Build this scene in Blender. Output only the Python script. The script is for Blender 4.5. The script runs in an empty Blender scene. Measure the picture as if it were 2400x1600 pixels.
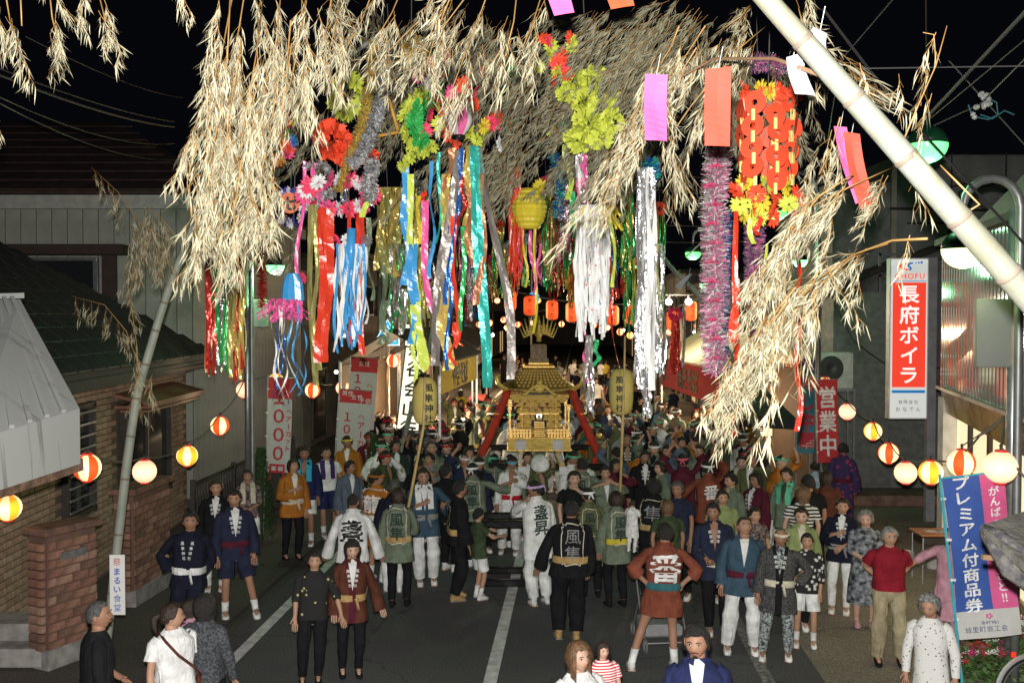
import bpy, math, random
import numpy as np
from mathutils import Vector, Matrix, noise
sc = bpy.context.scene
col = sc.collection
RND = random.Random(11)
rad = math.radians

# ---------------------------------------------------------------- camera
CAMZ = 4.1
F = 2344.0                       # focal length in photo pixels (photo 2400 wide)
PITCH = math.atan(65 / F)
cd = bpy.data.cameras.new('camera')
cd.sensor_width = 36.0
cd.lens = 36.0 * F / 2400.0
cd.clip_start = 0.05
cd.clip_end = 1500
cam = bpy.data.objects.new('camera', cd)
col.objects.link(cam)
cam.location = (0, 0, CAMZ)
cam.rotation_euler = (math.pi / 2 - PITCH, 0, 0)
sc.camera = cam

# ---------------------------------------------------------------- night sky
w = bpy.data.worlds.new('World')
sc.world = w
w.use_nodes = True
bg = w.node_tree.nodes['Background']
bg.inputs[0].default_value = (0.35, 0.38, 0.6, 1)
bg.inputs[1].default_value = 0.005

# ---------------------------------------------------------------- the flash on the photographer's camera: the light of this picture
fl = bpy.data.lights.new('camera_flash', 'SPOT')
fl.energy = 4900
fl.spot_size = rad(100)
fl.spot_blend = 0.6
fl.shadow_soft_size = 0.035
fl.color = (1.0, 0.965, 0.91)
flo = bpy.data.objects.new('camera_flash', fl)
col.objects.link(flo)
flo.location = (-0.02, 0.0, CAMZ + 0.16)
flo.rotation_euler = (math.pi / 2 - PITCH, 0, 0)

sc.view_settings.view_transform = 'Standard'
sc.view_settings.look = 'None'
sc.view_settings.exposure = 0.0
sc.view_settings.gamma = 1.0
sc.view_settings.use_curve_mapping = False
sc.render.engine = 'CYCLES'
sc.cycles.use_denoising = True
sc.cycles.max_bounces = 5
sc.cycles.diffuse_bounces = 2
sc.cycles.glossy_bounces = 3
sc.cycles.transmission_bounces = 4
sc.cycles.transparent_max_bounces = 6
sc.cycles.sample_clamp_indirect = 3.0
sc.cycles.sample_clamp_direct = 0.0

# ---------------------------------------------------------------- real-place coordinates of what a viewing ray meets at distance Y
_f = Vector((0, math.cos(PITCH), -math.sin(PITCH)))
_u = Vector((0, math.sin(PITCH), math.cos(PITCH)))
def P(x, y, Y):                  # photo pixel (2400 x 1600) at distance Y -> metres
    d = _f + Vector(((x - 1200) / F, 0, 0)) + _u * (-(y - 800) / F)
    return Vector((0, 0, CAMZ)) + d * (Y / d.y)
K = 2400 / 2352.0
def Q(x, y, Y): return P(x * K, y * K, Y)
def G(x, y, z=0.0):              # point of the ground seen at overview pixel
    d = _f + Vector(((x * K - 1200) / F, 0, 0)) + _u * (-(y * K - 800) / F)
    return Vector((0, 0, CAMZ)) + d * ((z - CAMZ) / d.z)
def RX(off, Y): return off + 0.067 * Y      # x of a line parallel to the road

# ---------------------------------------------------------------- materials
_m = {}
def mat(name, c, rough=.8, metal=0., var=.12, scale=6., bump=0., bscale=40., emis=0., ecol=None, alpha=1., spec=.5, c2=None, detail=3., trans=0., sheen=0.):
    if name in _m: return _m[name]
    m = bpy.data.materials.new(name); m.use_nodes = True
    nt = m.node_tree; N = nt.nodes; L = nt.links
    b = N['Principled BSDF']
    b.inputs['Roughness'].default_value = rough
    b.inputs['Metallic'].default_value = metal
    b.inputs['Specular IOR Level'].default_value = spec
    if sheen: b.inputs['Sheen Weight'].default_value = sheen
    tc = N.new('ShaderNodeTexCoord')
    if var > 0 or c2:
        nz = N.new('ShaderNodeTexNoise'); nz.inputs['Scale'].default_value = scale; nz.inputs['Detail'].default_value = detail
        L.new(tc.outputs['Object'], nz.inputs['Vector'])
        rp = N.new('ShaderNodeValToRGB')
        if c2:
            a, d = c, c2
        else:
            a = tuple(v * (1 - var) for v in c); d = tuple(min(1, v * (1 + var)) for v in c)
        rp.color_ramp.elements[0].position = .35; rp.color_ramp.elements[1].position = .65
        rp.color_ramp.elements[0].color = (*a, 1); rp.color_ramp.elements[1].color = (*d, 1)
        L.new(nz.outputs['Fac'], rp.inputs['Fac'])
        L.new(rp.outputs['Color'], b.inputs['Base Color'])
    else:
        b.inputs['Base Color'].default_value = (*c, 1)
    if bump > 0:
        n2 = N.new('ShaderNodeTexNoise'); n2.inputs['Scale'].default_value = bscale; n2.inputs['Detail'].default_value = 4
        L.new(tc.outputs['Object'], n2.inputs['Vector'])
        bp = N.new('ShaderNodeBump'); bp.inputs['Strength'].default_value = min(1, bump); bp.inputs['Distance'].default_value = .02 * max(1, bump)
        L.new(n2.outputs['Fac'], bp.inputs['Height']); L.new(bp.outputs['Normal'], b.inputs['Normal'])
    if emis > 0:
        b.inputs['Emission Color'].default_value = (*(ecol or c), 1)
        b.inputs['Emission Strength'].default_value = emis
    if alpha < 1: b.inputs['Alpha'].default_value = alpha
    if trans: b.inputs['Transmission Weight'].default_value = trans
    _m[name] = m
    return m
def cloth(name, c, var=.22, **k): return folds(mat('cloth_' + name, c, rough=.9, var=var, scale=7, bump=.5, bscale=35, spec=.15, **k))
def folds(m):          # soft hanging creases over the weave
    nt = m.node_tree; N = nt.nodes; L = nt.links; b = N['Principled BSDF']
    bp0 = [n for n in N if n.type == 'BUMP']
    tc = N.new('ShaderNodeTexCoord'); mp = N.new('ShaderNodeMapping'); mp.inputs['Scale'].default_value = (13, 13, 3.2); n = N.new('ShaderNodeTexNoise'); n.inputs['Scale'].default_value = 1; n.inputs['Detail'].default_value = 3; n.inputs['Distortion'].default_value = 1.2
    L.new(tc.outputs['Object'], mp.inputs[0]); L.new(mp.outputs[0], n.inputs[0]); bp = N.new('ShaderNodeBump'); bp.inputs['Strength'].default_value = .8; bp.inputs['Distance'].default_value = .028; L.new(n.outputs[0], bp.inputs['Height'])
    if bp0: L.new(bp0[0].outputs[0], bp.inputs['Normal'])
    L.new(bp.outputs[0], b.inputs['Normal']); return m
def plast(name, c): return mat('plastic_film_' + name, c, rough=.28, var=.05, bump=.35, bscale=18, spec=.5)
def foil(name, c, r=.22): return mat('foil_' + name, c, rough=r, metal=.45, var=.1, bump=1.0, bscale=11)
def lampmat(name, c, s, prof=.09):
    if name in _m: return _m[name]
    m = mat(name, tuple(min(1, v) for v in c), rough=.7, var=0)
    nt = m.node_tree; N = nt.nodes; L = nt.links; b = N['Principled BSDF']
    tc = N.new('ShaderNodeTexCoord'); sp = N.new('ShaderNodeSeparateXYZ'); L.new(tc.outputs['Object'], sp.inputs[0])
    q = N.new('ShaderNodeMath'); q.operation = 'DIVIDE'; q.inputs[1].default_value = prof; L.new(sp.outputs['Z'], q.inputs[0])
    s2 = N.new('ShaderNodeMath'); s2.operation = 'MULTIPLY'; L.new(q.outputs[0], s2.inputs[0]); L.new(q.outputs[0], s2.inputs[1])
    e = N.new('ShaderNodeMath'); e.operation = 'MULTIPLY'; e.inputs[1].default_value = -1; L.new(s2.outputs[0], e.inputs[0])
    x = N.new('ShaderNodeMath'); x.operation = 'EXPONENT'; L.new(e.outputs[0], x.inputs[0])
    t = N.new('ShaderNodeMath'); t.operation = 'MULTIPLY_ADD'; t.inputs[1].default_value = s * .6; t.inputs[2].default_value = s * .55
    L.new(x.outputs[0], t.inputs[0]); L.new(t.outputs[0], b.inputs['Emission Strength'])
    b.inputs['Emission Color'].default_value = (*c, 1)
    return m

# ---------------------------------------------------------------- mesh building
class MB:
    def __init__(s): s.v = []; s.f = []; s.m = []
    def add(s, vs, fs, mi=0):
        o = len(s.v); s.v.extend([tuple(p) for p in vs])
        s.f.extend([tuple(i + o for i in f) for f in fs]); s.m.extend([mi] * len(fs)); return s
    def box(s, c, sz, M=None, mi=0, bev=0.):
        x, y, z = sz[0] / 2, sz[1] / 2, sz[2] / 2
        if bev > 0:
            b = min(bev, x * .9, y * .9, z * .9); P_ = []
            for k, (zz, q) in enumerate(((-z, b), (-z + b, 0), (z - b, 0), (z, b))):
                P_ += [(-x + q, -y + q, zz), (x - q, -y + q, zz), (x - q, y - q, zz), (-x + q, y - q, zz)]
            fs = [(3, 2, 1, 0), (12, 13, 14, 15)]
            for k in range(3):
                for i in range(4):
                    j = (i + 1) % 4; fs.append((k * 4 + i, k * 4 + j, k * 4 + 4 + j, k * 4 + 4 + i))
            vs = P_
        else:
            vs = [(a, b, d) for d in (-z, z) for b in (-y, y) for a in (-x, x)]
            fs = [(0, 2, 3, 1), (4, 5, 7, 6), (0, 1, 5, 4), (2, 6, 7, 3), (0, 4, 6, 2), (1, 3, 7, 5)]
        c = Vector(c)
        vs = [(M @ Vector(p) if M else Vector(p)) + c for p in vs]
        return s.add(vs, fs, mi)
    def bar(s, a, b, w=.05, h=None, mi=0, up=(0, 0, 1)):
        a, b = Vector(a), Vector(b); d = (b - a); L = d.length; d.normalize()
        u = Vector(up)
        if abs(d.dot(u)) > .98: u = Vector((0, 1, 0))
        sd = d.cross(u).normalized(); u2 = sd.cross(d)
        M = Matrix((sd, d, u2)).transposed()
        return s.box((a + b) / 2, (w, L, h or w), M, mi)
    def tube(s, pts, r, n=8, mi=0, cap=True, sx=1., up=None):
        pts = [Vector(p) for p in pts]
        if not hasattr(r, '__len__'): r = [r] * len(pts)
        vs = []; fs = []; pu = None
        for i, p in enumerate(pts):
            d = (pts[min(i + 1, len(pts) - 1)] - pts[max(i - 1, 0)]).normalized()
            if pu is None:
                pu = Vector(up) if up else (Vector((0, 0, 1)) if abs(d.z) < .9 else Vector((0, 1, 0)))
            sd = d.cross(pu)
            if sd.length < 1e-4: sd = d.cross(Vector((1, 0, .1)))
            sd.normalize(); uu = sd.cross(d); pu = uu
            for k in range(n):
                a = 2 * math.pi * k / n
                vs.append(p + sd * (math.cos(a) * r[i] * sx) + uu * (math.sin(a) * r[i]))
        for i in range(len(pts) - 1):
            for k in range(n):
                k2 = (k + 1) % n
                fs.append((i * n + k, i * n + k2, (i + 1) * n + k2, (i + 1) * n + k))
        if cap:
            fs.append(tuple(range(n - 1, -1, -1))); fs.append(tuple(range((len(pts) - 1) * n, len(pts) * n)))
        return s.add(vs, fs, mi)
    def loft(s, rings, mi=0, closed=True, cap0=False, cap1=False):
        n = len(rings[0]); vs = [p for r in rings for p in r]; fs = []
        for i in range(len(rings) - 1):
            for k in range(n if closed else n - 1):
                k2 = (k + 1) % n
                fs.append((i * n + k, i * n + k2, (i + 1) * n + k2, (i + 1) * n + k))
        if cap0: fs.append(tuple(range(n - 1, -1, -1)))
        if cap1: fs.append(tuple(range((len(rings) - 1) * n, len(rings) * n)))
        return s.add(vs, fs, mi)
    def rev(s, prof, n=20, c=(0, 0, 0), mi=0, mf=None, cap=False):     # prof [(r,z)]
        c = Vector(c); vs = []; o = len(s.v)
        for (r, z) in prof:
            for k in range(n):
                a = 2 * math.pi * k / n; vs.append((c.x + r * math.cos(a), c.y + r * math.sin(a), c.z + z))
        s.v.extend(vs)
        for i in range(len(prof) - 1):
            for k in range(n):
                k2 = (k + 1) % n
                s.f.append((o + i * n + k, o + i * n + k2, o + (i + 1) * n + k2, o + (i + 1) * n + k)); s.m.append(mf(k, i) if mf else mi)
        if cap:
            s.f.append(tuple(o + k for k in range(n - 1, -1, -1))); s.m.append(mi)
            s.f.append(tuple(o + (len(prof) - 1) * n + k for k in range(n))); s.m.append(mi)
        return s
    def ball(s, c, r, n=10, m=7, mi=0):
        if not hasattr(r, '__len__'): r = (r, r, r)
        c = Vector(c)
        rings = []
        for i in range(m + 1):
            t = math.pi * i / m; q = max(.02, math.sin(t))
            rings.append([c + Vector((r[0] * q * math.cos(2 * math.pi * k / n), r[1] * q * math.sin(2 * math.pi * k / n), -r[2] * math.cos(t))) for k in range(n)])
        return s.loft(rings, mi, cap0=True, cap1=True)
    def slab(s, pts, t, mi=0):         # polygon extruded by the vector t
        t = Vector(t); n = len(pts); pts = [Vector(p) for p in pts]
        vs = pts + [p + t for p in pts]
        fs = [tuple(range(n - 1, -1, -1)), tuple(range(n, 2 * n))] + [(i, (i + 1) % n, (i + 1) % n + n, i + n) for i in range(n)]
        return s.add(vs, fs, mi)
    def mesh(s, name, mats, smooth=False):
        me = bpy.data.meshes.new(name)
        me.from_pydata(s.v, [], s.f)
        for m in (mats if isinstance(mats, (list, tuple)) else [mats]): me.materials.append(m)
        if any(s.m): me.polygons.foreach_set('material_index', s.m)
        if smooth: me.polygons.foreach_set('use_smooth', [True] * len(me.polygons))
        me.update(); return me
def ob(name, me, mats=None, parent=None, smooth=False, loc=None, rot=None, kind=None):
    if isinstance(me, MB): me = me.mesh(name, mats, smooth)
    o = bpy.data.objects.new(name, me); col.objects.link(o)
    if parent: o.parent = parent
    if loc is not None: o.location = loc
    if rot is not None: o.rotation_euler = rot
    if kind: o['kind'] = kind
    if me and mats is not None and not isinstance(mats, (list, tuple)) and len(me.materials) and me.materials[0] is not mats:
        o.material_slots[0].link = 'OBJECT'; o.material_slots[0].material = mats
    return o
def tag(o, label, cat, group=None):
    o['label'] = label; o['category'] = cat
    if group: o['group'] = group
    return o
def thing(name, label, cat, loc=(0, 0, 0), rz=0., group=None):
    o = bpy.data.objects.new(name, None); o.empty_display_size = .1; col.objects.link(o)
    o.location = loc; o.rotation_euler = (0, 0, rz)
    return tag(o, label, cat, group)
def copy_tree(o, parent=None):
    c = o.copy(); col.objects.link(c); c.parent = parent
    for ch in list(o.children): copy_tree(ch, c)
    return c

# ---------------------------------------------------------------- lettering (Blender's own built-in font)
_tmp = bpy.data.scenes.new('tmp_eval')
_gl = {}
def evaluated(o):
    _tmp.collection.objects.link(o); vl = _tmp.view_layers[0]; vl.update()
    me = bpy.data.meshes.new_from_object(o.evaluated_get(vl.depsgraph))
    _tmp.collection.objects.unlink(o); return me
def glyph(ch, bold=0.):
    k = (ch, bold)
    if k in _gl: return _gl[k]
    cu = bpy.data.curves.new('t', 'FONT'); cu.body = ch; cu.size = 1; cu.resolution_u = 2; cu.offset = bold; cu.fill_mode = 'BOTH'
    o = bpy.data.objects.new('t', cu); me = evaluated(o)
    v = np.array([tuple(p.co)[:2] for p in me.vertices]) if len(me.vertices) else np.zeros((0, 2))
    f = [tuple(p.vertices) for p in me.polygons]
    if len(v):
        mn, mx = v.min(0), v.max(0)
        if ord(ch) > 0x2000 and ch not in '、。っッょゃゅ!': ctr = (mn + mx) / 2
        else: ctr = (mn + mx) / 2
        v = v - ctr
        if ch == 'ー': v = v[:, ::-1] * np.array([1, -1])
    bpy.data.objects.remove(o); bpy.data.curves.remove(cu); bpy.data.meshes.remove(me)
    _gl[k] = (v, f); return _gl[k]
def fat_glyph(ch, bold):
    """stroke-thickened glyph: filled on a fine grid, grown, and cut into strips"""
    k = (ch, bold, 'fat')
    if k in _gl: return _gl[k]
    v, f = glyph(ch, 0.)
    if not len(v): _gl[k] = (v, f); return _gl[k]
    n = 46; mn, mx = v.min(0) - bold * 1.5, v.max(0) + bold * 1.5; st = (mx - mn).max() / n
    xs = np.arange(mn[0] + st / 2, mx[0], st); ys = np.arange(mn[1] + st / 2, mx[1], st); X, Y = np.meshgrid(xs, ys); A = np.zeros(X.shape, bool)
    for t in f:
        for j in range(1, len(t) - 1):
            p, q, r = v[t[0]], v[t[j]], v[t[j + 1]]
            e = [(q[0] - p[0]) * (Y - p[1]) - (q[1] - p[1]) * (X - p[0]), (r[0] - q[0]) * (Y - q[1]) - (r[1] - q[1]) * (X - q[0]), (p[0] - r[0]) * (Y - r[1]) - (p[1] - r[1]) * (X - r[0])]
            A |= ((e[0] >= 0) & (e[1] >= 0) & (e[2] >= 0)) | ((e[0] <= 0) & (e[1] <= 0) & (e[2] <= 0))
    R = max(0, int(round(bold * .5 / st))); B = A.copy()
    for dy in range(-R, R + 1):
        for dx in range(-R, R + 1):
            if dx * dx + dy * dy <= R * R + .5 and (dx or dy):
                S = np.zeros_like(A); hh, ww = A.shape
                S[max(0, dy):hh + min(0, dy), max(0, dx):ww + min(0, dx)] = A[max(0, -dy):hh + min(0, -dy), max(0, -dx):ww + min(0, -dx)]; B |= S
    vs, fs = [], []
    for j in range(B.shape[0]):
        row = B[j]; i = 0
        while i < len(row):
            if row[i]:
                i0 = i
                while i < len(row) and row[i]: i += 1
                a0, a1, b0, b1 = mn[0] + i0 * st, mn[0] + i * st, mn[1] + j * st, mn[1] + (j + 1) * st; o = len(vs)
                vs += [(a0, b0), (a1, b0), (a1, b1), (a0, b1)]; fs.append((o, o + 1, o + 2, o + 3))
            else: i += 1
    _gl[k] = (np.array(vs) if vs else np.zeros((0, 2)), fs); return _gl[k]
def text2d(s, cell=1., vertical=True, pitch=1.08, bold=.02, sx=1., sy=1.):
    """list of (verts2d, faces) centred on 0,0; x right, y up"""
    out = []; n = len(s)
    if vertical:
        for i, ch in enumerate(s):
            if ch == ' ': continue
            v, f = fat_glyph(ch, bold) if bold > .012 else glyph(ch, 0.); out.append((v * np.array([cell * sx, cell * sy]) + np.array([0, ((n - 1) / 2 - i) * cell * pitch * sy]), f))
    else:
        wd = []
        for ch in s:
            v, f = fat_glyph(ch, bold) if bold > .012 else glyph(ch, 0.); wd.append(((v[:, 0].max() - v[:, 0].min()) if len(v) else .3) + .1)
        tot = sum(wd) * pitch; x = -tot / 2
        for i, ch in enumerate(s):
            v, f = fat_glyph(ch, bold) if bold > .012 else glyph(ch, 0.); cx = x + wd[i] * pitch / 2; x += wd[i] * pitch
            if len(v): out.append((v * np.array([cell * sx, cell * sy]) + np.array([cx * cell * sx, 0]), f))
    return out
def put_text(mb, t2d, o, ux, uy, mi=0):
    o, ux, uy = Vector(o), Vector(ux), Vector(uy)
    for v, f in t2d: mb.add([o + ux * a + uy * b for a, b in v], f, mi)
    return mb
# ================================================================ ground and road
def asphalt(name, c, wear=0.):
    m = mat(name, c, rough=.85, var=0, spec=.35)
    nt = m.node_tree; N = nt.nodes; L = nt.links; b = N['Principled BSDF']
    tc = N.new('ShaderNodeTexCoord')
    n1 = N.new('ShaderNodeTexNoise'); n1.inputs['Scale'].default_value = .45; n1.inputs['Detail'].default_value = 5
    n2 = N.new('ShaderNodeTexNoise'); n2.inputs['Scale'].default_value = 60; n2.inputs['Detail'].default_value = 3
    L.new(tc.outputs['Object'], n1.inputs[0]); L.new(tc.outputs['Object'], n2.inputs[0])
    r1 = N.new('ShaderNodeValToRGB'); r1.color_ramp.elements[0].position = .3; r1.color_ramp.elements[1].position = .72
    r1.color_ramp.elements[0].color = (*[v * .8 for v in c], 1); r1.color_ramp.elements[1].color = (*[v * 1.25 for v in c], 1)
    r2 = N.new('ShaderNodeValToRGB'); r2.color_ramp.elements[0].position = .35; r2.color_ramp.elements[1].position = .75
    r2.color_ramp.elements[0].color = (.5, .5, .5, 1); r2.color_ramp.elements[1].color = (2.1, 2.1, 2.05, 1)
    L.new(n1.outputs[0], r1.inputs[0]); L.new(n2.outputs[0], r2.inputs[0])
    mx = N.new('ShaderNodeMix'); mx.data_type = 'RGBA'; mx.blend_type = 'MULTIPLY'; mx.inputs[0].default_value = 1
    L.new(r1.outputs[0], mx.inputs[6]); L.new(r2.outputs[0], mx.inputs[7]); vc = N.new('ShaderNodeTexVoronoi'); vc.feature = 'DISTANCE_TO_EDGE'; vc.inputs['Scale'].default_value = .28; wn = N.new('ShaderNodeTexNoise'); wn.inputs['Scale'].default_value = 1.5; wn.inputs['Detail'].default_value = 6
    va = N.new('ShaderNodeVectorMath'); va.operation = 'ADD'; L.new(tc.outputs['Object'], va.inputs[0]); L.new(wn.outputs['Color'], va.inputs[1]); L.new(tc.outputs['Object'], wn.inputs[0]); L.new(va.outputs[0], vc.inputs['Vector'])
    rc = N.new('ShaderNodeValToRGB'); rc.color_ramp.elements[0].position = .002; rc.color_ramp.elements[1].position = .007; rc.color_ramp.elements[0].color = (.6, .6, .6, 1); L.new(vc.outputs['Distance'], rc.inputs[0])
    m2 = N.new('ShaderNodeMix'); m2.data_type = 'RGBA'; m2.blend_type = 'MULTIPLY'; m2.inputs[0].default_value = 1; L.new(mx.outputs[2], m2.inputs[6]); L.new(rc.outputs[0], m2.inputs[7]); L.new(m2.outputs[2], b.inputs['Base Color'])
    bp = N.new('ShaderNodeBump'); bp.inputs['Strength'].default_value = .5; bp.inputs['Distance'].default_value = .006
    L.new(n2.outputs[0], bp.inputs['Height']); L.new(bp.outputs[0], b.inputs['Normal'])
    return m
M_ASPH = asphalt('asphalt', (.082, .082, .086)); M_SIDE = asphalt('apron_concrete', (.21, .185, .15)); M_LOT = asphalt('lot_ground', (.075, .068, .062))
M_PAINT = mat('road_paint', (.82, .83, .82), rough=.7, var=0, c2=(.50, .50, .50), scale=7, detail=9)
def strip(name, o1, o2, Y0, Y1, z, m, kind='structure'):
    mb = MB(); n = max(1, int((Y1 - Y0) / 8)); vs = []
    for i in range(n + 1):
        Y = Y0 + (Y1 - Y0) * i / n; vs += [(RX(o1, Y), Y, z), (RX(o2, Y), Y, z)]
    mb.add(vs, [(2 * i, 2 * i + 1, 2 * i + 3, 2 * i + 2) for i in range(n)])
    return ob(name, mb, m, kind=kind)
g = MB(); g.add([(-400, -60, -.02), (400, -60, -.02), (400, 700, -.02), (-400, 700, -.02)], [(0, 1, 2, 3)])
ob('ground', g, M_LOT, kind='structure')
strip('road', -4.45, 2.75, -2, 300, 0.0, M_ASPH)
strip('apron_right', 2.75, 9.5, -2, 40, -.004, M_SIDE)
strip('sidewalk_left', -5.35, -4.62, -2, 200, .03, M_LOT)
strip('road_edge_line', -4.17, -4.02, 3, 160, .004, M_PAINT)
strip('road_centre_line', -1.06, -.91, 3, 160, .004, M_PAINT)
strip('road_edge_line', 2.05, 2.19, 9, 160, .004, mat('worn_paint', (.09, .09, .09), rough=.8, c2=(.30, .30, .30), scale=14, detail=8))

# ================================================================ left: siding building far, tile-roofed house, mansard shed, brick piers, fence
M_SIDING = mat('siding_cream', (.34, .34, .30), rough=.6, var=.12, scale=2, bump=.15)
M_DARK = mat('dark_trim', (.03, .025, .022), rough=.6, var=.2)
M_GLASS = mat('window_glass', (.02, .024, .03), rough=.06, var=0, spec=.8)
M_ALU = mat('aluminium', (.45, .46, .47), rough=.35, metal=.8, var=.08)
M_STEEL = mat('galvanised_steel', (.42, .43, .44), rough=.38, metal=.75, var=.18, scale=12)
b3 = thing('siding_building', 'tall cream vertical-siding building behind the tile-roofed house at left', 'building', (-6.7, 21, 0))
def siding(x0, y0, x1, y1, z0, z1, parent, org, pitch=.3, m=M_SIDING, nrm=None, name='wall'):
    # one wall of upright siding boards, the joints recessed
    a = Vector((x0, y0, 0)); b = Vector((x1, y1, 0)); d = (b - a); L = d.length; d.normalize()
    n = Vector((d.y, -d.x, 0)) if nrm is None else Vector(nrm)
    me = MB().box((0, 0, (z1 - z0) / 2), (pitch * .955, .03, z1 - z0), Matrix((d, -n, (0, 0, 1))).transposed(), bev=.008).mesh('siding_panel', m)
    wl = MB(); wl.slab([a - org, b - org, b - org + Vector((0, 0, z1)), a - org + Vector((0, 0, z1))], -n * .2)
    wo = ob(name, wl, mat('wall_joint', (.07, .07, .06)), parent)
    k = int(L / pitch)
    for i in range(k):
        ob('siding_panel', me, None, wo, loc=a + d * ((i + .5) * L / k) + n * .012 + Vector((0, 0, z0)) - org)
    return wo
org = Vector((-6.7, 21, 0))
siding(-14.5, 21, -6.7, 21, 0.2, 6.3, b3, org, .32, nrm=(0, -1, 0))
siding(-6.7, 21, -6.25, 29.5, 0.2, 6.3, b3, org, .3, nrm=(1, -.05, 0))
fb = MB(); fb.bar((-8, -.12, 6.42), (.15, -.12, 6.42), .14, .28); fb.bar((.12, -.1, 6.42), (.55, 8.6, 6.42), .14, .28)
ob('fascia', fb, mat('fascia_grey', (.42, .41, .38), rough=.7), b3)
rf = MB(); rf.slab([(-8, -.3, 6.57), (.3, -.3, 6.57), (.7, 8.7, 6.57), (-3.6, 5, 9.0), (-8, 5, 9.0)], (0, 0, .06))
M_TILE_RED = mat('old_roof', (.05, .028, .025), rough=.8, var=.3, scale=3, bump=.4)
ro = ob('roof', rf, M_TILE_RED, b3)
rr = MB()
for i in range(9):
    t = i / 9; rr.bar((-8, -.3 + 5.3 * t, 6.66 + 2.43 * t), (.3 - 3.6 * t, -.3 + 5.3 * t, 6.66 + 2.43 * t), .05, .03)
ob('roof_course', rr, M_TILE_RED, ro)
# window of the siding building (upper left)
wn = ob('window', MB().box((0, 0, 0), (4.2, .05, 1.25)), M_GLASS, b3, loc=(-4.05, -.06, 4.62))
fr = MB()
for zx in (-.62, .62): fr.box((0, -.04, zx), (4.2, .07, .07))
for xx in (-2.06, -.7, .65, 2.06): fr.box((xx, -.045, 0), (.07, .08, 1.25))
fr.box((1.35, -.04, -.15), (1.35, .05, .03))
ob('window_frame', fr, M_ALU, wn)
hd = MB().box((-3.75, -.22, 5.42), (4.9, .42, .22), bev=.02); hd.box((-1.7, -.08, 4.65), (.28, .16, 1.5))
ob('window_hood', hd, mat('window_hood', (.05, .03, .025), rough=.7), b3)

# tile-roofed house
E1, E2 = Vector((-5.75, 10.6, 3.2)), Vector((-6.05, 20.2, 3.2))
hs = thing('tiled_house', 'low house with dark tiled roof and tan brick-pattern wall at left', 'house', (-6.4, 15, 0))
ho = Vector((-6.4, 15, 0))
wb = MB(); wb.slab([Vector((-6.25, 10.6, 0)) - ho, Vector((-6.5, 19.9, 0)) - ho, Vector((-6.5, 19.9, 3.25)) - ho, Vector((-6.25, 10.6, 3.25)) - ho], (-.25, 0, 0))
hw = ob('wall', wb, mat('brick_mortar', (.13, .10, .075), rough=.95), hs)
M_TAN = [mat('tan_brick_%d' % i, c, rough=.85, var=.2, scale=7, bump=.3) for i, c in enumerate([(.30, .205, .135), (.26, .175, .115), (.34, .24, .165)])]
bl, bh = .42, .094
bms = [MB().box((0, 0, 0), (.03, bl - .02, bh - .016), bev=.006).mesh('brick', M_TAN[i]) for i in range(3)]
dirw = (Vector((-6.5, 19.9, 0)) - Vector((-6.25, 10.6, 0))).normalized()
win_sp = [(13.95, 14.95, 1.2, 2.75), (16.1, 18.6, .9, 2.6)]
cnt = 0; far = MB()
wall_p = []
for r in range(33):
    z = .1 + r * bh
    for c in range(22):
        s = c * bl + (r % 2) * bl / 2 + bl / 2
        p = Vector((-6.25, 10.6, 0)) + dirw * s + Vector((.012, 0, z))
        if p.y > 19.7 or z > 3.15 or any(a - .2 < p.y < b + .2 and c0 - .08 < z < c1 + .05 for a, b, c0, c1 in win_sp): continue
        wall_p.append(p)
wall_p.sort(key=lambda p: (p.y < 11.3 or p.y > 16, p.y))
for p in wall_p[:296]: ob('brick', bms[RND.randrange(3)], None, hw, loc=p - ho, rot=(0, 0, math.atan2(-dirw.x, dirw.y)))
for p in wall_p[296:]: far.box(p - ho, (.03, bl - .02, bh - .016), Matrix.Rotation(math.atan2(-dirw.x, dirw.y), 3, 'Z'), mi=RND.randrange(3))
ob('brick', far, M_TAN, hw, kind='stuff')
T1, T2 = Vector((-8.4, 10.6, 5.5)), Vector((-6.75, 22, 3.85))
# roof: sheet plus rows of tiles
Rt1 = Vector((-9.2, 12.0, 5.35)); Rt2 = Vector((-9.0, 17.2, 5.3))
E0 = Vector((-5.75, 9.6, 3.2)); Eb = Vector((-9.5, 21.0, 3.3))
rs = MB(); up = Vector((0, 0, .1))
for poly in ([E0, E2, Rt2, Rt1], [E2, Vector((-12, 21.0, 3.2)), Rt2]):
    rs.slab([p - ho for p in poly], up)
rs.slab([p - ho for p in (E0, E2, E2 + Vector((0, 0, -.16)), E0 + Vector((0, 0, -.16)))], (.04, 0, 0))
M_ROOF = mat('dark_roof_tile', (.017, .017, .018), rough=.55, var=.3, scale=4, bump=.3)
rso = ob('roof', rs, mat('roof_sheet', (.02, .02, .022), rough=.7), hs)
tme = MB().box((0, 0, 0), (.34, .47, .035), bev=.012).mesh('tile', M_ROOF)
nr = (E2 - E0).cross(Rt1 - E0).normalized()
if nr.z < 0: nr = -nr
rows = 11
ax = (E2 - E0).normalized(); ay = (Rt1 - E0); ay = (ay - ax * ay.dot(ax)).normalized(); Ms = Matrix((-ay, ax, nr)).transposed()
for r in range(rows):
    t = (r + .5) / rows; a = E0.lerp(Rt1, t); b = E2.lerp(Rt2, t); n = int((b - a).length / .5)
    for i in range(n):
        pp = a.lerp(b, (i + .5) / n) + nr * (.13)
        rm = (Ms.to_4x4() @ Matrix.Rotation(.06, 4, 'Y'))
        if pp.y < 10.8: continue
        o = ob('tile', tme, None, rso, loc=pp - ho); o.rotation_euler = rm.to_euler()
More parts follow.
